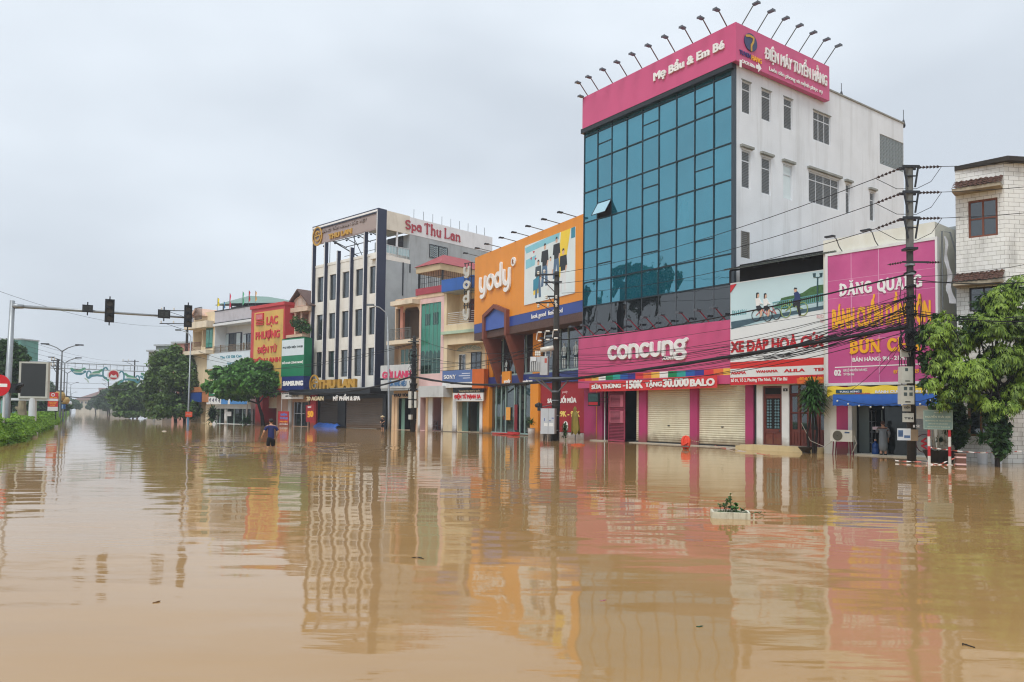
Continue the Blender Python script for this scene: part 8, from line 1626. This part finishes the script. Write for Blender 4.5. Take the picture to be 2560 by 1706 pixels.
def bundle(label, pts, r):
    out = []
    for a, b, s in pts:
        for i in range(12): f = i/12; out.append(Vector(a).lerp(Vector(b),f)-Vector((0,0,4*s*f*(1-f))))
    out.append(Vector(pts[-1][1])); o = out[0].copy(); m = MB(); m.tube([p-o for p in out], r, 7)
    for k in range(3): m.tube([p-o+Vector((rnd.uniform(-.05,.05),rnd.uniform(-.05,.05),rnd.uniform(-.08,.06))) for p in out], r*.35, 5)
    ob = m.build('cable_bundle', CABLE, None); ob.location = o; return tag(ob, label, 'cable')
farL = at((704,977),80); farL2 = at((540,985),100)
bundle('thick sagging black cable bundle strung low across all the shop fronts', [(V3(RP,4.8,-.15),V3(MP,3.6,.2,-.2),.12),(V3(MP,3.6,-.2,-.2),V3(LP_,4.6,.2),.45),(V3(LP_,4.6,-.2),farL,.75),(farL,farL2,.4)], .075)
wire('telecom_cable','heavy black cable from the concrete pole high across the pink shop sign','cable',V3(RP,6.7),V3(MP,6.05,.2),.35,.03,None)
rr = random.Random(21)
def fan(n, P, Q, zp, zq, sag, label, group, r=(.008,.016), jx=.2):
    for i in range(n):
        wire('telecom_wire', label, 'wire', V3(P,rr.uniform(*zp),rr.uniform(-jx,jx),rr.uniform(-.2,.1)), V3(Q,rr.uniform(*zq),rr.uniform(-jx,jx),rr.uniform(-.2,.1)), rr.uniform(*sag), rr.uniform(*r), group)
fan(16, RP, MP, (4.6,6.2), (3.3,5.4), (.1,1.1), 'thin black wire of the tangle strung left from the concrete pole across the billboards', 'wires from concrete pole to transformer pole')
mid = at((1880,893),35.0)
for i in range(20): wire('telecom_wire','short slack wire gathering from the concrete pole into the thick cable bundle','wire',V3(RP,rr.uniform(4.9,6.0),-.1,rr.uniform(-.2,.2)),mid+Vector((rr.uniform(-1.6,1.2),rr.uniform(.2,1.0),rr.uniform(-.15,.15))),rr.uniform(.05,.5),rr.uniform(.008,.015),'slack wires into the bundle')
for i in range(5): q = at((2070+90*i,1000-40*i),34.5-.4*i); wire('drop_wire','loose drop wire from the concrete pole to the signboard front','wire',V3(RP,rr.uniform(4.6,6),.1),q,rr.uniform(.2,.7),.009,'loose drop wires at the signboard')
for i,(y,r) in enumerate(((698,.022),(668,.012),(800,.028),(808,.02),(790,.014),(780,.012),(848,.012),(640,.01))): e = at((2660,y),22+i*.3); wire('telecom_cable',ORD[i]+' cable leaving the concrete pole to the right across the tiled house','cable',V3(RP,(6.5,6.4,5.3,5.25,5.4,5.2,4.9,6.6)[i],.1),e,.15,r,'cables right of the concrete pole')
fan(5, LP_, MP, (5.0,8.0), (4.9,6.2), (.2,1.0), 'thin wire slung between the black pole and the transformer pole', 'wires between black pole and transformer pole', (.012,.022), .3)
fan(2, LP_, farL+Vector((-1,0,-farL.z)), (7.2,7.9), (5.6,6.2), (.2,.5), 'black wire running left from the black pole across the spa fins', 'wires left of the black pole', (.02,.026), .2)
f4 = at((462,850),100); fan(2, farL+Vector((-1,0,-farL.z)), f4+Vector((0,0,-f4.z)), (5.6,6.2), (9,11), (.2,.4), 'wire running on from the spa building to the pole behind the traffic light', 'wires at the second traffic light', (.02,.026))
g1 = at((-20,722),60); wire('power_line','faint long wire crossing the sky at the left behind the traffic mast','power line',g1,at((480,812),100),1.2,.014,None)
c1, c2 = at(px('C',440,985),150), at(px('C',1060,962),170); wire('telecom_cable','dark cable slung across the far street below the gantry','cable',c1,c2,.5,.1,None)
for i in range(4): wire('power_line',ORD[i]+' faint wire over the far street at the left','power line',at((60,850+13*i),70),at((333,902+6*i),150),.8,.012,'faint wires over the far street')
# ================================================================ people
def skinned(name, nodes, edges, mat_, parent, sub=2):
    "one smooth surface grown over a skeleton: nodes = [(x,y,z,r) or (x,y,z,rx,ry)], the first is the root"
    me = bpy.data.meshes.new(name); me.from_pydata([n[:3] for n in nodes], edges, []); me.materials.append(mat_); o = bpy.data.objects.new(name, me); sc.collection.objects.link(o); o.parent = parent
    m = o.modifiers.new('skin','SKIN'); m.use_smooth_shade = True; m.branch_smoothing = .3; sv = me.skin_vertices[0].data
    for i, n in enumerate(nodes): sv[i].radius = (n[3], n[4] if len(n) > 4 else n[3]); sv[i].use_root = i == 0
    s = o.modifiers.new('round','SUBSURF'); s.levels = s.render_levels = sub; return o
SKIN = mat('skin', (196,150,122), .55, .06, 8); HAIR = mat('dark_hair', (34,28,26), .6, .2, 20)
def person(label, loc, rz, arms, legs, top=None, low=None, hair=True, tall=1.68, lean=.06, shirt=None, shorts=None, coat=None, boots=None, bare=True):
    "faces local +y; arms/legs: two lists of joints [(shoulder) elbow wrist], [knee ankle] in metres, z from the ground"
    t = thing('person', label, 'person', loc, rz); N = []; E_ = []
    def add(p, r, link=None, ry=None):
        N.append((*p, r, ry or r)); i = len(N)-1
        if link is not None: E_.append((link, i))
        return i
    s = tall/1.7; L_ = lean
    pel = add((0,0,.92*s),.125*s,None,.1*s); wai = add((0,L_*.3,1.08*s),.115*s,pel,.085*s); che = add((0,L_*.8,1.3*s),.14*s,wai,.1*s); shc = add((0,L_,1.42*s),.09*s,che,.07*s)
    nk = add((0,L_*1.1,1.49*s),.052*s,shc); jw = add((0,L_*1.2+.02,1.55*s),.066*s,nk,.075*s); hd = add((0,L_*1.2+.01,1.63*s),.078*s,jw,.09*s); tp = add((0,L_*1.2,1.69*s),.055*s,hd,.062*s)
    add((0,L_*1.2+.115,1.585*s),.012*s,hd)
    for sx in (-1,1): add((sx*.085*s,L_*1.2,1.6*s),.014*s,hd)
    hands = []
    for sx, (el, wr) in zip((-1,1), arms):
        sh = add((sx*.175*s,L_,1.4*s),.06*s,shc); e = add(el,.042*s,sh); w = add(wr,.03*s,e); d = (Vector(wr)-Vector(el)).normalized(); pm = add(tuple(Vector(wr)+d*.06),.036*s,w,.022*s); hands.append((el,wr)); u = d.cross(Vector((0,0,1))); u = u.normalized() if u.length > .1 else Vector((0,1,0))
        for k, L1 in enumerate((.055,.07,.075,.068)): b_ = add(tuple(Vector(wr)+d*.1+u*(.011*(k*2-3))),.0095*s,pm); add(tuple(Vector(wr)+d*(.1+L1)+u*(.012*(k*2-3))+Vector((0,0,-.018))),.0075*s,b_)
        add(tuple(Vector(wr)+d*.075+u*.05*sx+Vector((0,0,-.01))),.01*s,pm)
    for sx, (kn, an) in zip((-1,1), legs):
        h = add((sx*.09*s,0,.84*s),.095*s,pel); k = add(kn,.058*s,h); c = add(tuple(Vector(kn).lerp(Vector(an),.35)+Vector((0,-.015,0))),.056*s,k); a = add(an,.036*s,c); add((an[0],an[1]+.13,an[2]-.05),.034*s,a,.026*s)
    skinned('body', N, E_, SKIN, t)
    if hair:
        b = MB(); b.ball((0,L_*1.2-.012,1.648*s),.094*s,.1*s,.092*s,12,8); b.build('hair', hair if not isinstance(hair,bool) else HAIR, t, True)
    b = MB(); 
    for sx in (-1,1): b.ball((sx*.03*s,L_*1.2+.094*s,1.625*s),.011*s,.008*s,.008*s,8,4)
    b.build('eyes', HAIR, t)
    if shirt:
        n = [(0,0,.78*s,.15*s,.12*s),(0,L_*.3,1.08*s,.15*s,.115*s),(0,L_*.8,1.3*s,.172*s,.125*s),(0,L_,1.42*s,.1*s,.085*s)]; e = [(0,1),(1,2),(2,3)]
        for sx,(el,wr) in zip((-1,1),arms): k = len(n); sh = Vector((sx*.175*s,L_,1.4*s)); n += [(*sh,.085*s),(*sh.lerp(Vector(el),.8),.07*s)]; e += [(3,k),(k,k+1)]
        skinned('shirt', n, e, shirt, t)
    if shorts:
        n = [(0,0,1.0*s,.14*s,.115*s),(0,0,.88*s,.15*s,.122*s)]; e = [(0,1)]
        for sx,(kn,an) in zip((-1,1),legs): k = len(n); h = Vector((sx*.095*s,0,.82*s)); n += [(*h,.115*s),(*h.lerp(Vector(kn),.85),.088*s)]; e += [(1,k),(k,k+1)]
        skinned('shorts', n, e, shorts, t)
    if coat:
        n = [(0,0,.95*s,.19*s,.16*s),(0,L_*.5,1.2*s,.18*s,.15*s),(0,L_,1.43*s,.13*s,.11*s),(0,-.01,.65*s,.2*s,.17*s),(0,0,.36*s,.17*s,.15*s)]; e = [(0,1),(1,2),(0,3),(3,4)]
        for sx,(el,wr) in zip((-1,1),arms): k = len(n); sh = Vector((sx*.18*s,L_,1.39*s)); n += [(*sh,.085*s),(*el,.07*s),(*Vector(el).lerp(Vector(wr),.85),.055*s)]; e += [(2,k),(k,k+1),(k+1,k+2)]
        skinned('raincoat', n, e, coat, t)
    if boots:
        for kn, an in legs: k = Vector(kn); a = Vector(an); skinned('boot', [(*k.lerp(a,.35),.07*s),(*a,.058*s),(a.x,a.y+.14,a.z-.05,.05*s,.04*s)], [(0,1),(1,2)], boots, t)
    return t
wp = ground((677,1118)); hd_ = math.atan2(-wp.x, wp.y)
person('man in navy t-shirt and black shorts wading away through the flood, seen from behind', (wp.x,wp.y,-.5), hd_+.15, [((-.3,.02,1.14),(-.33,.2,.98)),((.31,.0,1.13),(.27,.2,.95))], [((-.11,.02,.46),(-.11,-.02,.08)),((.1,.12,.46),(.11,.03,.09))], shirt=mat('navy_shirt',(36,42,92),.8,.1,6), shorts=mat('black_shorts',(22,22,26),.8,.1,6))
c = TL.world(TL.q('H',966,1400,-.6)[0],-.6,0)
t = person('person in dark clothes and pale conical hat by the wide grey shutter', (c.x,c.y,-.35), 2.6, [((-.24,.06,1.1),(-.12,.2,1.0)),((.24,.06,1.1),(.12,.2,1.02))], [((-.09,.03,.47),(-.09,0,.08)),((.09,.03,.47),(.09,0,.08))], tall=1.55, shirt=mat('dark_blouse',(30,30,34),.8,.1,6), shorts=mat('dark_trousers',(34,34,40),.8,.1,6))
MB().lathe([(.24,0),(.23,.01),(.02,.17),(.005,.175)],(0,.07,1.5),18).build('conical_hat', mat('straw_hat',(196,176,140),.7,.1,8), t)
c = h1.world(h1.q('J',525,1250,.9)[0],.9,0)
person('person in blue shirt sitting inside the peach balcony house shop', (c.x,c.y,-.42), 2.4, [((-.25,.1,1.1),(-.15,.32,1.0)),((.25,.1,1.1),(.15,.32,1.0))], [((-.12,.42,.86),(-.12,.4,.44)),((.12,.42,.86),(.12,.4,.44))], shirt=mat('blue_shirt',(58,66,104),.8,.1,6), shorts=mat('dark_trousers',(34,34,40)))
c = h1.world(h1.q('J',525,1250,.95)[0],.95,0); st_ = thing('stool','dark low stool under the seated person in the parts shop','stool',(c.x,c.y,0)); b = MB(); b.box(-.2,.2,-.2,.2,.3,.36); b.build('seat', DKMETAL, st_)
for x in (-.17,.17):
    for y in (-.17,.17): MB().box(x-.02,x+.02,y-.02,y+.02,-.4,.3).build('leg', DKMETAL, st_)
m_ = mat('clear_raincoat',(134,142,148),.3,.08,5); nt_ = m_.node_tree; nt_.nodes['Principled BSDF'].inputs['Alpha'].default_value = .82
c = DQ.world(DQ.q('N',1015,1330,-.15)[0],-.15,0)
person('person in long translucent grey raincoat and black boots at the noodle shop door', (c.x,c.y,-.18), DQ.ang+.5, [((-.22,.12,1.15),(-.12,.3,1.3)),((.22,.02,1.12),(.2,.14,.9))], [((-.08,.03,.47),(-.08,0,.08)),((.08,.02,.47),(.08,0,.08))], tall=1.6, coat=m_, boots=mat('rubber_boots',(24,24,26),.35,.1), shirt=mat('brown_top',(104,72,60),.8,.1), shorts=mat('dark_trousers',(34,34,40)), hair=mat('brown_hair',(70,48,40),.6,.2,20))
# ================================================================ small things in and over the water
cc = at(px('K',1345,1200),45.8); rc = thing('hung_raincoat','olive yellow raincoat hung on a stake in the water before the red poster','raincoat',(cc.x,cc.y,0),YD.ang)
RF = Fr(cc.xy, cc.xy+Vector((math.cos(YD.ang),math.sin(YD.ang)))); zt_ = RF.q('K',1315,1025)[1]; zb_ = RF.q('K',1350,1365)[1]
prof = [(.03,0),(.14,.12),(.17,.22),(.12,.3),(.22,.38),(.26,.6),(.3,.9),(.34,1.2),(.36,1.5)]; n = 22; b = MB(); H_ = zt_-zb_; g_ = random.Random(3)
for k,(r,d) in enumerate(prof):
    for j in range(n): a = 2*math.pi*j/n; fr_ = 1+.16*math.sin(a*5+k*.4)+.08*math.sin(a*9+1); rag = (.16*math.sin(a*3+1) if k == len(prof)-1 else 0); b.v.append((r*fr_*math.cos(a)*.9+.05*d, r*fr_*math.sin(a)*.55, zt_-d/1.5*H_+rag))
for k in range(len(prof)-1):
    for j in range(n): b.f.append((k*n+j,k*n+(j+1)%n,(k+1)*n+(j+1)%n,(k+1)*n+j)); b.m.append(0)
b.build('raincoat', mat('olive_raincoat',(138,122,48),.55,.2,3,stain=.35,stain_col=(70,64,28),stretch=(3,3,.6)), rc, True); MB().tube([(.05,0,-.5),(.03,0,zt_-.1)],.03,6).build('stake', GREYM, rc)
v_ = ground(px('L',2165,1345)); lv = thing('life_vest','orange life vest floating upright on a line by the cream shutters','life vest',(v_.x,v_.y,0),-.3); b = MB()
for s in (-1,1): b.tube([(s*.06,0,.02),(s*.13,0,.2),(s*.15,.02,.42),(s*.09,.03,.56),(0,.05,.6)],[.07,.09,.085,.06,.05],8)
b.ball((0,.02,.3),.15,.06,.28,12,8); b.tube([(-.12,-.07,.16),(.1,-.09,.32)],.04,6); b.build('vest', mat('vest_orange',(226,74,48),.6,.1,5), lv, True); b = MB(); b.box(-.17,.15,-.1,-.085,.1,.16); b.box(-.13,.13,.02,.06,-.12,.1); b.build('strap', mat('strap_grey',(120,110,104),.6,.3,8), lv)
TAPE = mat('barrier_tape',(226,196,188),.5,.3,9); nt_ = TAPE.node_tree
w_ = nt_.nodes.new('ShaderNodeTexWave'); w_.inputs['Scale'].default_value = 1.1; w_.inputs['Distortion'].default_value = .4; t_ = nt_.nodes.new('ShaderNodeTexCoord'); nt_.links.new(t_.outputs['Object'], w_.inputs['Vector']); r_ = nt_.nodes.new('ShaderNodeValToRGB'); r_.color_ramp.interpolation = 'CONSTANT'; r_.color_ramp.elements[0].color = c255(226,220,214); r_.color_ramp.elements[1].position = .5; r_.color_ramp.elements[1].color = c255(214,120,108); nt_.links.new(w_.outputs['Fac'], r_.inputs[0]); nt_.links.new(r_.outputs[0], nt_.nodes['Principled BSDF'].inputs['Base Color'])
def tape(label, pts, w=.022):
    pts = [Vector(p) for p in pts]; o = pts[0].copy(); Q_ = []
    for a, b in zip(pts, pts[1:]):
        for i in range(10): f = i/10; Q_.append(a.lerp(b,f)-Vector((0,0,(a-b).length*.012*4*f*(1-f))))
    Q_.append(pts[-1]); m = MB()
    for i, p in enumerate(Q_): an = i*.7; d = Vector((0,math.sin(an)*w,math.cos(an)*w)); m.v += [tuple(p-o+d), tuple(p-o-d)]
    m.f = [(2*i,2*i+1,2*i+3,2*i+2) for i in range(len(Q_)-1)]; m.m = [0]*len(m.f); ob = m.build('barrier_tape', TAPE); ob.location = o; return tag(ob, label, 'tape')
tape('thin barrier tape trailing from the life vest over the water to the cream step', [v_+Vector((.1,0,.5)), ground((1760,1112))+Vector((0,0,.18)), ground((1836,1126))+Vector((0,0,.05)), ground((1925,1139))+Vector((0,0,.03))], .025)
# street name sign
p1, p2 = ground(px('O',180,1424)), ground(px('O',585,1436)); nF = Fr(p1.xy, p2.xy); sn = thing('street_name_sign','grey green street name board on two red and white striped posts','sign',(p1.x,p1.y,0),nF.ang)
zb_ = nF.q('O',178,745)[1]
for x in (0, nF.L):
    b = MB(); bands = [(-.6,.29),(.29,.62),(.62,.95),(.95,1.32),(1.32,zb_)]
    for i,(z0,z1) in enumerate(bands): b.mat(i % 2); b.tube([(x,0,z0),(x,0,z1)],.047,10)
    b.build('post',[mat('post_white',(220,220,214),.5,.08,4,stain=.3),mat('post_red',(190,44,52),.5,.08,4)], sn)
a = nF.q('O',66,352,-.05); c = nF.q('O',642,742,-.05); b = MB(); b.box(a[0],c[0],-.05,0,c[1],a[1]); bd = b.build('board', mat('board_sage',(126,152,146),.5,.12,2,stain=.5,stain_col=(120,104,84)), sn); b = MB(); W_, H_ = c[0]-a[0], a[1]-c[1]
for (x0,x1,z0,z1) in ((0,W_,0,.025),(0,W_,H_-.025,H_),(0,.025,0,H_),(W_-.025,W_,0,H_)): b.box(a[0]+x0,a[0]+x1,-.054,-.05,c[1]+z0,c[1]+z1)
PL_ = mat('sign_cream_text',(206,212,190),.5,.06); b.build('border', mat('border_pale',(160,180,168),.5,.1), bd)
for (s,x0,x1,y0,y1) in (('ĐƯỜNG',270,440,395,415),('NGUYỄN THÁI HỌC',106,605,470,507),('NGUYỄN THÁI HỌC (1902 - 1930) NHÀ CÁCH MẠNG',106,608,556,578),('LÃNH TỤ VIỆT NAM QUỐC DÂN ĐẢNG',160,548,616,637),('LÃNH ĐẠO KHỞI NGHĨA YÊN BÁI NĂM 1930',146,585,676,696)): tx(sn,nF,s,'O',x0,y0,y1,x1,-.05,PL_,.006,.03)
bx_ = ground(px('O',795,1462)); bo = thing('brown_box_post','brown square box post with white tape round it beside the striped posts','post',(bx_.x,bx_.y,0),nF.ang); w_ = 165*.12758/FPX*bx_.y/2; zt_ = at(px('O',795,1225),bx_.y).z; b = MB(); b.box(-w_,w_,-w_,w_,-.5,zt_); b.build('post', mat('box_brown',(112,78,66),.7,.15,4), bo); b = MB()
for z in (.05,zt_-.12): b.box(-w_-.006,w_+.006,-w_-.006,w_+.006,z,z+.05)
b.build('tape_wrap', mat('pink_tape',(226,190,186),.6,.1), bo); b = MB(); b.box(-w_-.02,w_+.02,-w_-.02,w_+.02,zt_,zt_+.03); b.build('cap', mat('cap_brown',(140,104,90),.7,.15), bo)
P1 = lambda x,y,Y: at(px('O',x,y),Y)
tape('twisted red and white barrier tape from the street name posts to the right edge', [P1(185,1088,p1.y),P1(560,1135,26.0),P1(1100,1190,25.6),P1(1660,1185,25.2),P1(2100,1150,24.8)])
tape('barrier tape low over the water between the concrete pole and brown box post', [ground((2238,1156))+Vector((0,0,.06)),ground((2300,1160))+Vector((0,0,.07)),P1(380,1420,26.2),P1(715,1280,25.85)], .025)
tape('short barrier tape along the water between the striped posts and brown box', [P1(200,1415,26.1),P1(570,1432,25.95),P1(712,1434,25.8)], .025)
# air conditioner on its stand
aF = DQ; w = -.75; a = aF.q('N',215,932,w); c = aF.q('N',545,1118,w); ac_ = fthing('air_conditioner','white outdoor air conditioner unit on maroon legs between the two shops','air conditioner',aF)
b = MB(); b.box(a[0],c[0],w,w+.32,c[1],a[1]); b.build('casing', mat('ac_white',(218,216,204),.5,.06,3,stain=.25), ac_); W_, H_ = c[0]-a[0], a[1]-c[1]; xm, zm = a[0]+W_*.34, c[1]+H_*.5
b = MB(); b.disc(xm,zm,H_*.43,w-.012,w,26); gr = b.build('fan_grille', mat('grille_tan',(118,114,96),.6,.12,8), ac_); b = MB()
for k in range(1,6): b.stroke([(xm+H_*.43*k/6*math.cos(2*math.pi*i/20),zm+H_*.43*k/6*math.sin(2*math.pi*i/20)) for i in range(21)],.012,w-.02,w-.012,4)
b.disc(xm,zm,H_*.07,w-.024,w-.012,12); b.build('grille_ring', mat('grille_dark',(84,82,72),.6,.1), gr); b = MB(); b.box(a[0]+W_*.66,a[0]+W_*.88,w-.004,w,c[1]+H_*.72,c[1]+H_*.84); b.build('maker_label', mat('label_blue',(60,84,120),.5,.1), ac_)
for x in (a[0]+.12,c[0]-.12):
    for y in (w+.04,w+.28): b = MB(); b.tube([(x,y,c[1]),(x+(.06 if x > xm else -.06),y,-.4)],.025,5); b.build('leg', mat('maroon_leg',(112,36,52),.5,.15), ac_)
b = MB(); b.tube([(c[0],w+.15,zm),(c[0]+.12,w+.15,zm-.3),(c[0]-.1,w+.2,.1)],.018,5); b.tube([(a[0],w+.15,c[1]),(a[0]-.3,w+.1,.3),(a[0]-.9,w,.55),(a[0]-1.2,w-.2,1.3)],.014,5); b.build('pipe', mat('pale_pipe',(190,186,172),.5,.1), ac_)
# floating foam box with a plant
fb = ground(px('X',1060,770)); fx = thing('foam_box','white foam box with green seedlings floating in the brown water','box',(fb.x,fb.y+.2,0),R_(-12)); Wb, Db, Hb = .275, .2, .095; b = MB()
b.box(-Wb,Wb,-Db,-Db+.03,-.08,Hb); b.box(-Wb,Wb,Db-.03,Db,-.08,Hb+.0); b.box(-Wb,-Wb+.03,-Db+.03,Db-.03,-.08,Hb); b.box(Wb-.03,Wb,-Db+.03,Db-.03,-.08,Hb); 
for i in range(9): x = -Wb+.04+i*.068; b.box(x,x+.022,-Db-.01,-Db,-.08,Hb-.005)
for i in range(6): y = -Db+.04+i*.065; b.box(-Wb-.01,-Wb,y,y+.022,-.08,Hb-.005)
b.build('box', mat('foam_white',(202,198,178),.8,.15,8,stain=.9,stain_col=(120,108,80),stretch=(6,6,1.2),streak_scale=3), fx); b = MB(); b.box(-Wb+.03,Wb-.03,-Db+.03,Db-.03,.0,.05); b.build('soil', mat('soil',(64,50,36),.95,.4,14,bump=.8), fx)
b = MB(); g_ = random.Random(5); lv_ = MB()
for i in range(11):
    x, y = g_.uniform(-.12,.1), g_.uniform(-.1,.1); h = g_.uniform(.08,.22) if i else .3; e = (x+g_.uniform(-.08,.08)-(.06 if i == 0 else 0), y+g_.uniform(-.05,.05), .05+h); b.tube([(x,y,.03),((x+e[0])/2,(y+e[1])/2,.03+h*.55),e],[.007,.005,.004],5)
    for k in range(11): th = g_.random()*6.28; L_ = g_.uniform(.04,.075); d = Vector((math.cos(th),math.sin(th),.3+g_.random()*.5)).normalized(); s = d.cross(Vector((0,0,1))).normalized()*L_*.38; p = Vector(e)-Vector((0,0,g_.random()*h*.4)); lv_.quad(tuple(p),tuple(p+d*L_*.5-s),tuple(p+d*L_),tuple(p+d*L_*.5+s))
for i in range(60): x, y = g_.uniform(-.2,.22), g_.uniform(-.14,.14); th = g_.random()*6.28; L_ = g_.uniform(.05,.09); d = Vector((math.cos(th),math.sin(th),.4)); s = d.cross(Vector((0,0,1))).normalized()*L_*.35; p = Vector((x,y,.06)); lv_.quad(tuple(p),tuple(p+d*L_*.5-s),tuple(p+d*L_),tuple(p+d*L_*.5+s))
b.build('stem', mat('green_stem',(74,84,48),.7,.2,8), fx); lv_.build('leaf', LF6, fx)
sp_ = ground(px('X',1500,700)); sg = thing('floating_sprig','thin green sprig lying in the water right of the foam box','sprig',(sp_.x,sp_.y,0)); b = MB(); b.tube([(-.1,0,.02),(0,0,.05),(.1,-.05,.01)],.006,5); b.build('stem', mat('green_stem',(74,84,48)), sg); lv_ = MB()
for i in range(16): x = -.12+.016*i; th = g_.random()*6.28; d = Vector((math.cos(th),math.sin(th),.5)); L_ = .045; s = d.cross(Vector((0,0,1))).normalized()*L_*.35; p = Vector((x,g_.uniform(-.03,.03),.04)); lv_.quad(tuple(p),tuple(p+d*L_*.5-s),tuple(p+d*L_),tuple(p+d*L_*.5+s))
lv_.build('leaf', LF6, sg)
# debris on the water
def debris(r, x, y, w, d, h, col, label, kind='debris', pts=None):
    p = ground(px(r,x,y)); b = MB(); g_ = random.Random(int(x*7+y)); n = 11; pr = [(w*.5*(.7+.5*g_.random())*math.cos(2*math.pi*i/n), d*.5*(.7+.5*g_.random())*math.sin(2*math.pi*i/n)) for i in range(n)]; b.slab(pr,-.02,h); b.slab([(a*.6+.02,c*.5) for a,c in pr],h,h*1.8)
    nm = 'floating_'+kind; o = b.build(nm, mat('debris_%d_%d_%d' % col, col, .7, .25, 9)); o.location = p; o.rotation_euler[2] = g_.random(); return tag(o, label, kind)
debris('S',358,1385,.06,.025,.005,(120,88,56),'small brown scrap floating in front of the left water','scrap'); debris('S',1385,1381,.05,.015,.004,(170,110,120),'small pinkish scrap floating in the middle water','scrap'); debris('S',1606,1441,.04,.02,.005,(48,74,44),'dark green leaf floating in the right foreground water','leaf')
debris('A',470,1372,1.5,.7,.2,(196,196,190),'white rubbish heap caught at the hedge edge','rubbish'); debris('A',322,1440,.5,.3,.14,(210,212,204),'white bag floating below the hedge','bag'); debris('A',405,1384,.7,.3,.1,(206,200,190),'pale scrap of rubbish beside the hedge','rubbish'); debris('A',583,1298,1.0,.5,.3,(60,140,150),'teal plastic heap at the far hedge edge','rubbish'); debris('D',224,1518,.3,.12,.03,(226,222,210),'white scrap floating before the street trees','scrap'); debris('L',160,1278,.75,.25,.05,(206,96,60),'orange scrap floating before the red poster','scrap'); debris('A',330,1470,.3,.2,.06,(170,160,130),'tan scrap floating beside the hedge','scrap')
for (x,y,L1,lab) in ((962,1283,.12,'thin dark twig floating in the middle foreground'),(2222,1484,.045,'tiny twig floating at the right foreground')):
    p = ground(px('S',x,y)); b = MB(); b.tube([(-L1*.6,0,.003),(-.02,.02,.008),(L1*.5,-.05,.003)],.004,5); b.tube([(-.02,.02,.008),(L1*.25,L1*.3,.004)],.003,5); o = b.build('floating_twig', BARKD); o.location = p; tag(o, lab, 'twig')
m_ = YD.world(YD.q('K',440,1380,OV-.7)[0],OV-.7,0); o = MB().slab([(-2.0,-.15),(1.6,-.2),(1.7,.3),(-1.2,.35)],.02,.12).box(-.3,1.5,.3,.42,.02,.22).build('red_cloth', mat('wet_red_cloth',(190,56,56),.6,.2,3)); o.location = m_; o.rotation_euler[2] = YD.ang; tag(o, 'wet red cloth spread along the orange shop doorstep', 'cloth')
# mannequins behind the upper glass stand on the sill line, just outside the dark pane
for i,(x,lab,hw) in enumerate(((1205,'pale mannequin in white top and dark shorts in the upper shop window, left of two',1),(1360,'pale mannequin in white top and dark shorts in the upper shop window, right of two',1),(450,'small dressed mannequin in the upper window between the brown fins',.6))):
    zb_ = zk1+.15; c = YD.world(YD.q('K',x,400,OV-.05)[0],OV-.05,zb_); t = thing('mannequin', lab, 'mannequin', c, YD.ang+math.pi, None); s = (YD.q('K',1205,190,OV)[1]-zb_)/1.75*hw; MNQ = mat('mannequin_pale',(196,206,204),.4,.06)
    skinned('body', [(0,0,.95*s,.12*s,.09*s),(0,0,1.1*s,.1*s,.08*s),(0,0,1.32*s,.14*s,.09*s),(0,0,1.44*s,.07*s),(0,0,1.52*s,.045*s),(0,.01,1.64*s,.08*s,.095*s),(0,0,1.72*s,.05*s),(-.19*s,0,1.4*s,.055*s),(-.26*s,.02,1.12*s,.04*s),(-.2*s,.08,.9*s,.03*s),(.19*s,0,1.4*s,.055*s),(.26*s,.02,1.12*s,.04*s),(.3*s,.05,.88*s,.03*s),(-.09*s,0,.82*s,.085*s),(-.1*s,.02,.48*s,.055*s),(-.1*s,0,.05*s,.04*s),(.09*s,0,.82*s,.085*s),(.11*s,.04,.48*s,.055*s),(.13*s,0,.05*s,.04*s)],[(0,1),(1,2),(2,3),(3,4),(4,5),(5,6),(3,7),(7,8),(8,9),(3,10),(10,11),(11,12),(0,13),(13,14),(14,15),(0,16),(16,17),(17,18)], MNQ, t)
    skinned('shorts', [(0,0,.92*s,.14*s,.11*s),(-.09*s,0,.8*s,.1*s),(-.1*s,0,.62*s,.085*s),(.09*s,0,.8*s,.1*s),(.11*s,0,.62*s,.085*s)],[(0,1),(1,2),(0,3),(3,4)], mat('mannequin_shorts',(58,76,88),.7,.1), t)
# ================================================================ damp air
hz = MB(); hz.box(-420,330,-70,560,-1.2,60); hm = bpy.data.materials.new('haze'); hm.use_nodes = True; n_ = hm.node_tree; n_.nodes.clear(); vo = n_.nodes.new('ShaderNodeVolumePrincipled'); vo.inputs['Color'].default_value = (.86,.92,1,1); vo.inputs['Density'].default_value = .0008; vo.inputs['Anisotropy'].default_value = .1; oo = n_.nodes.new('ShaderNodeOutputMaterial'); n_.links.new(vo.outputs[0], oo.inputs['Volume'])
HAZE = tag(hz.build('haze', hm), 'thin damp haze in the air over the flooded street', 'haze', None, 'stuff')
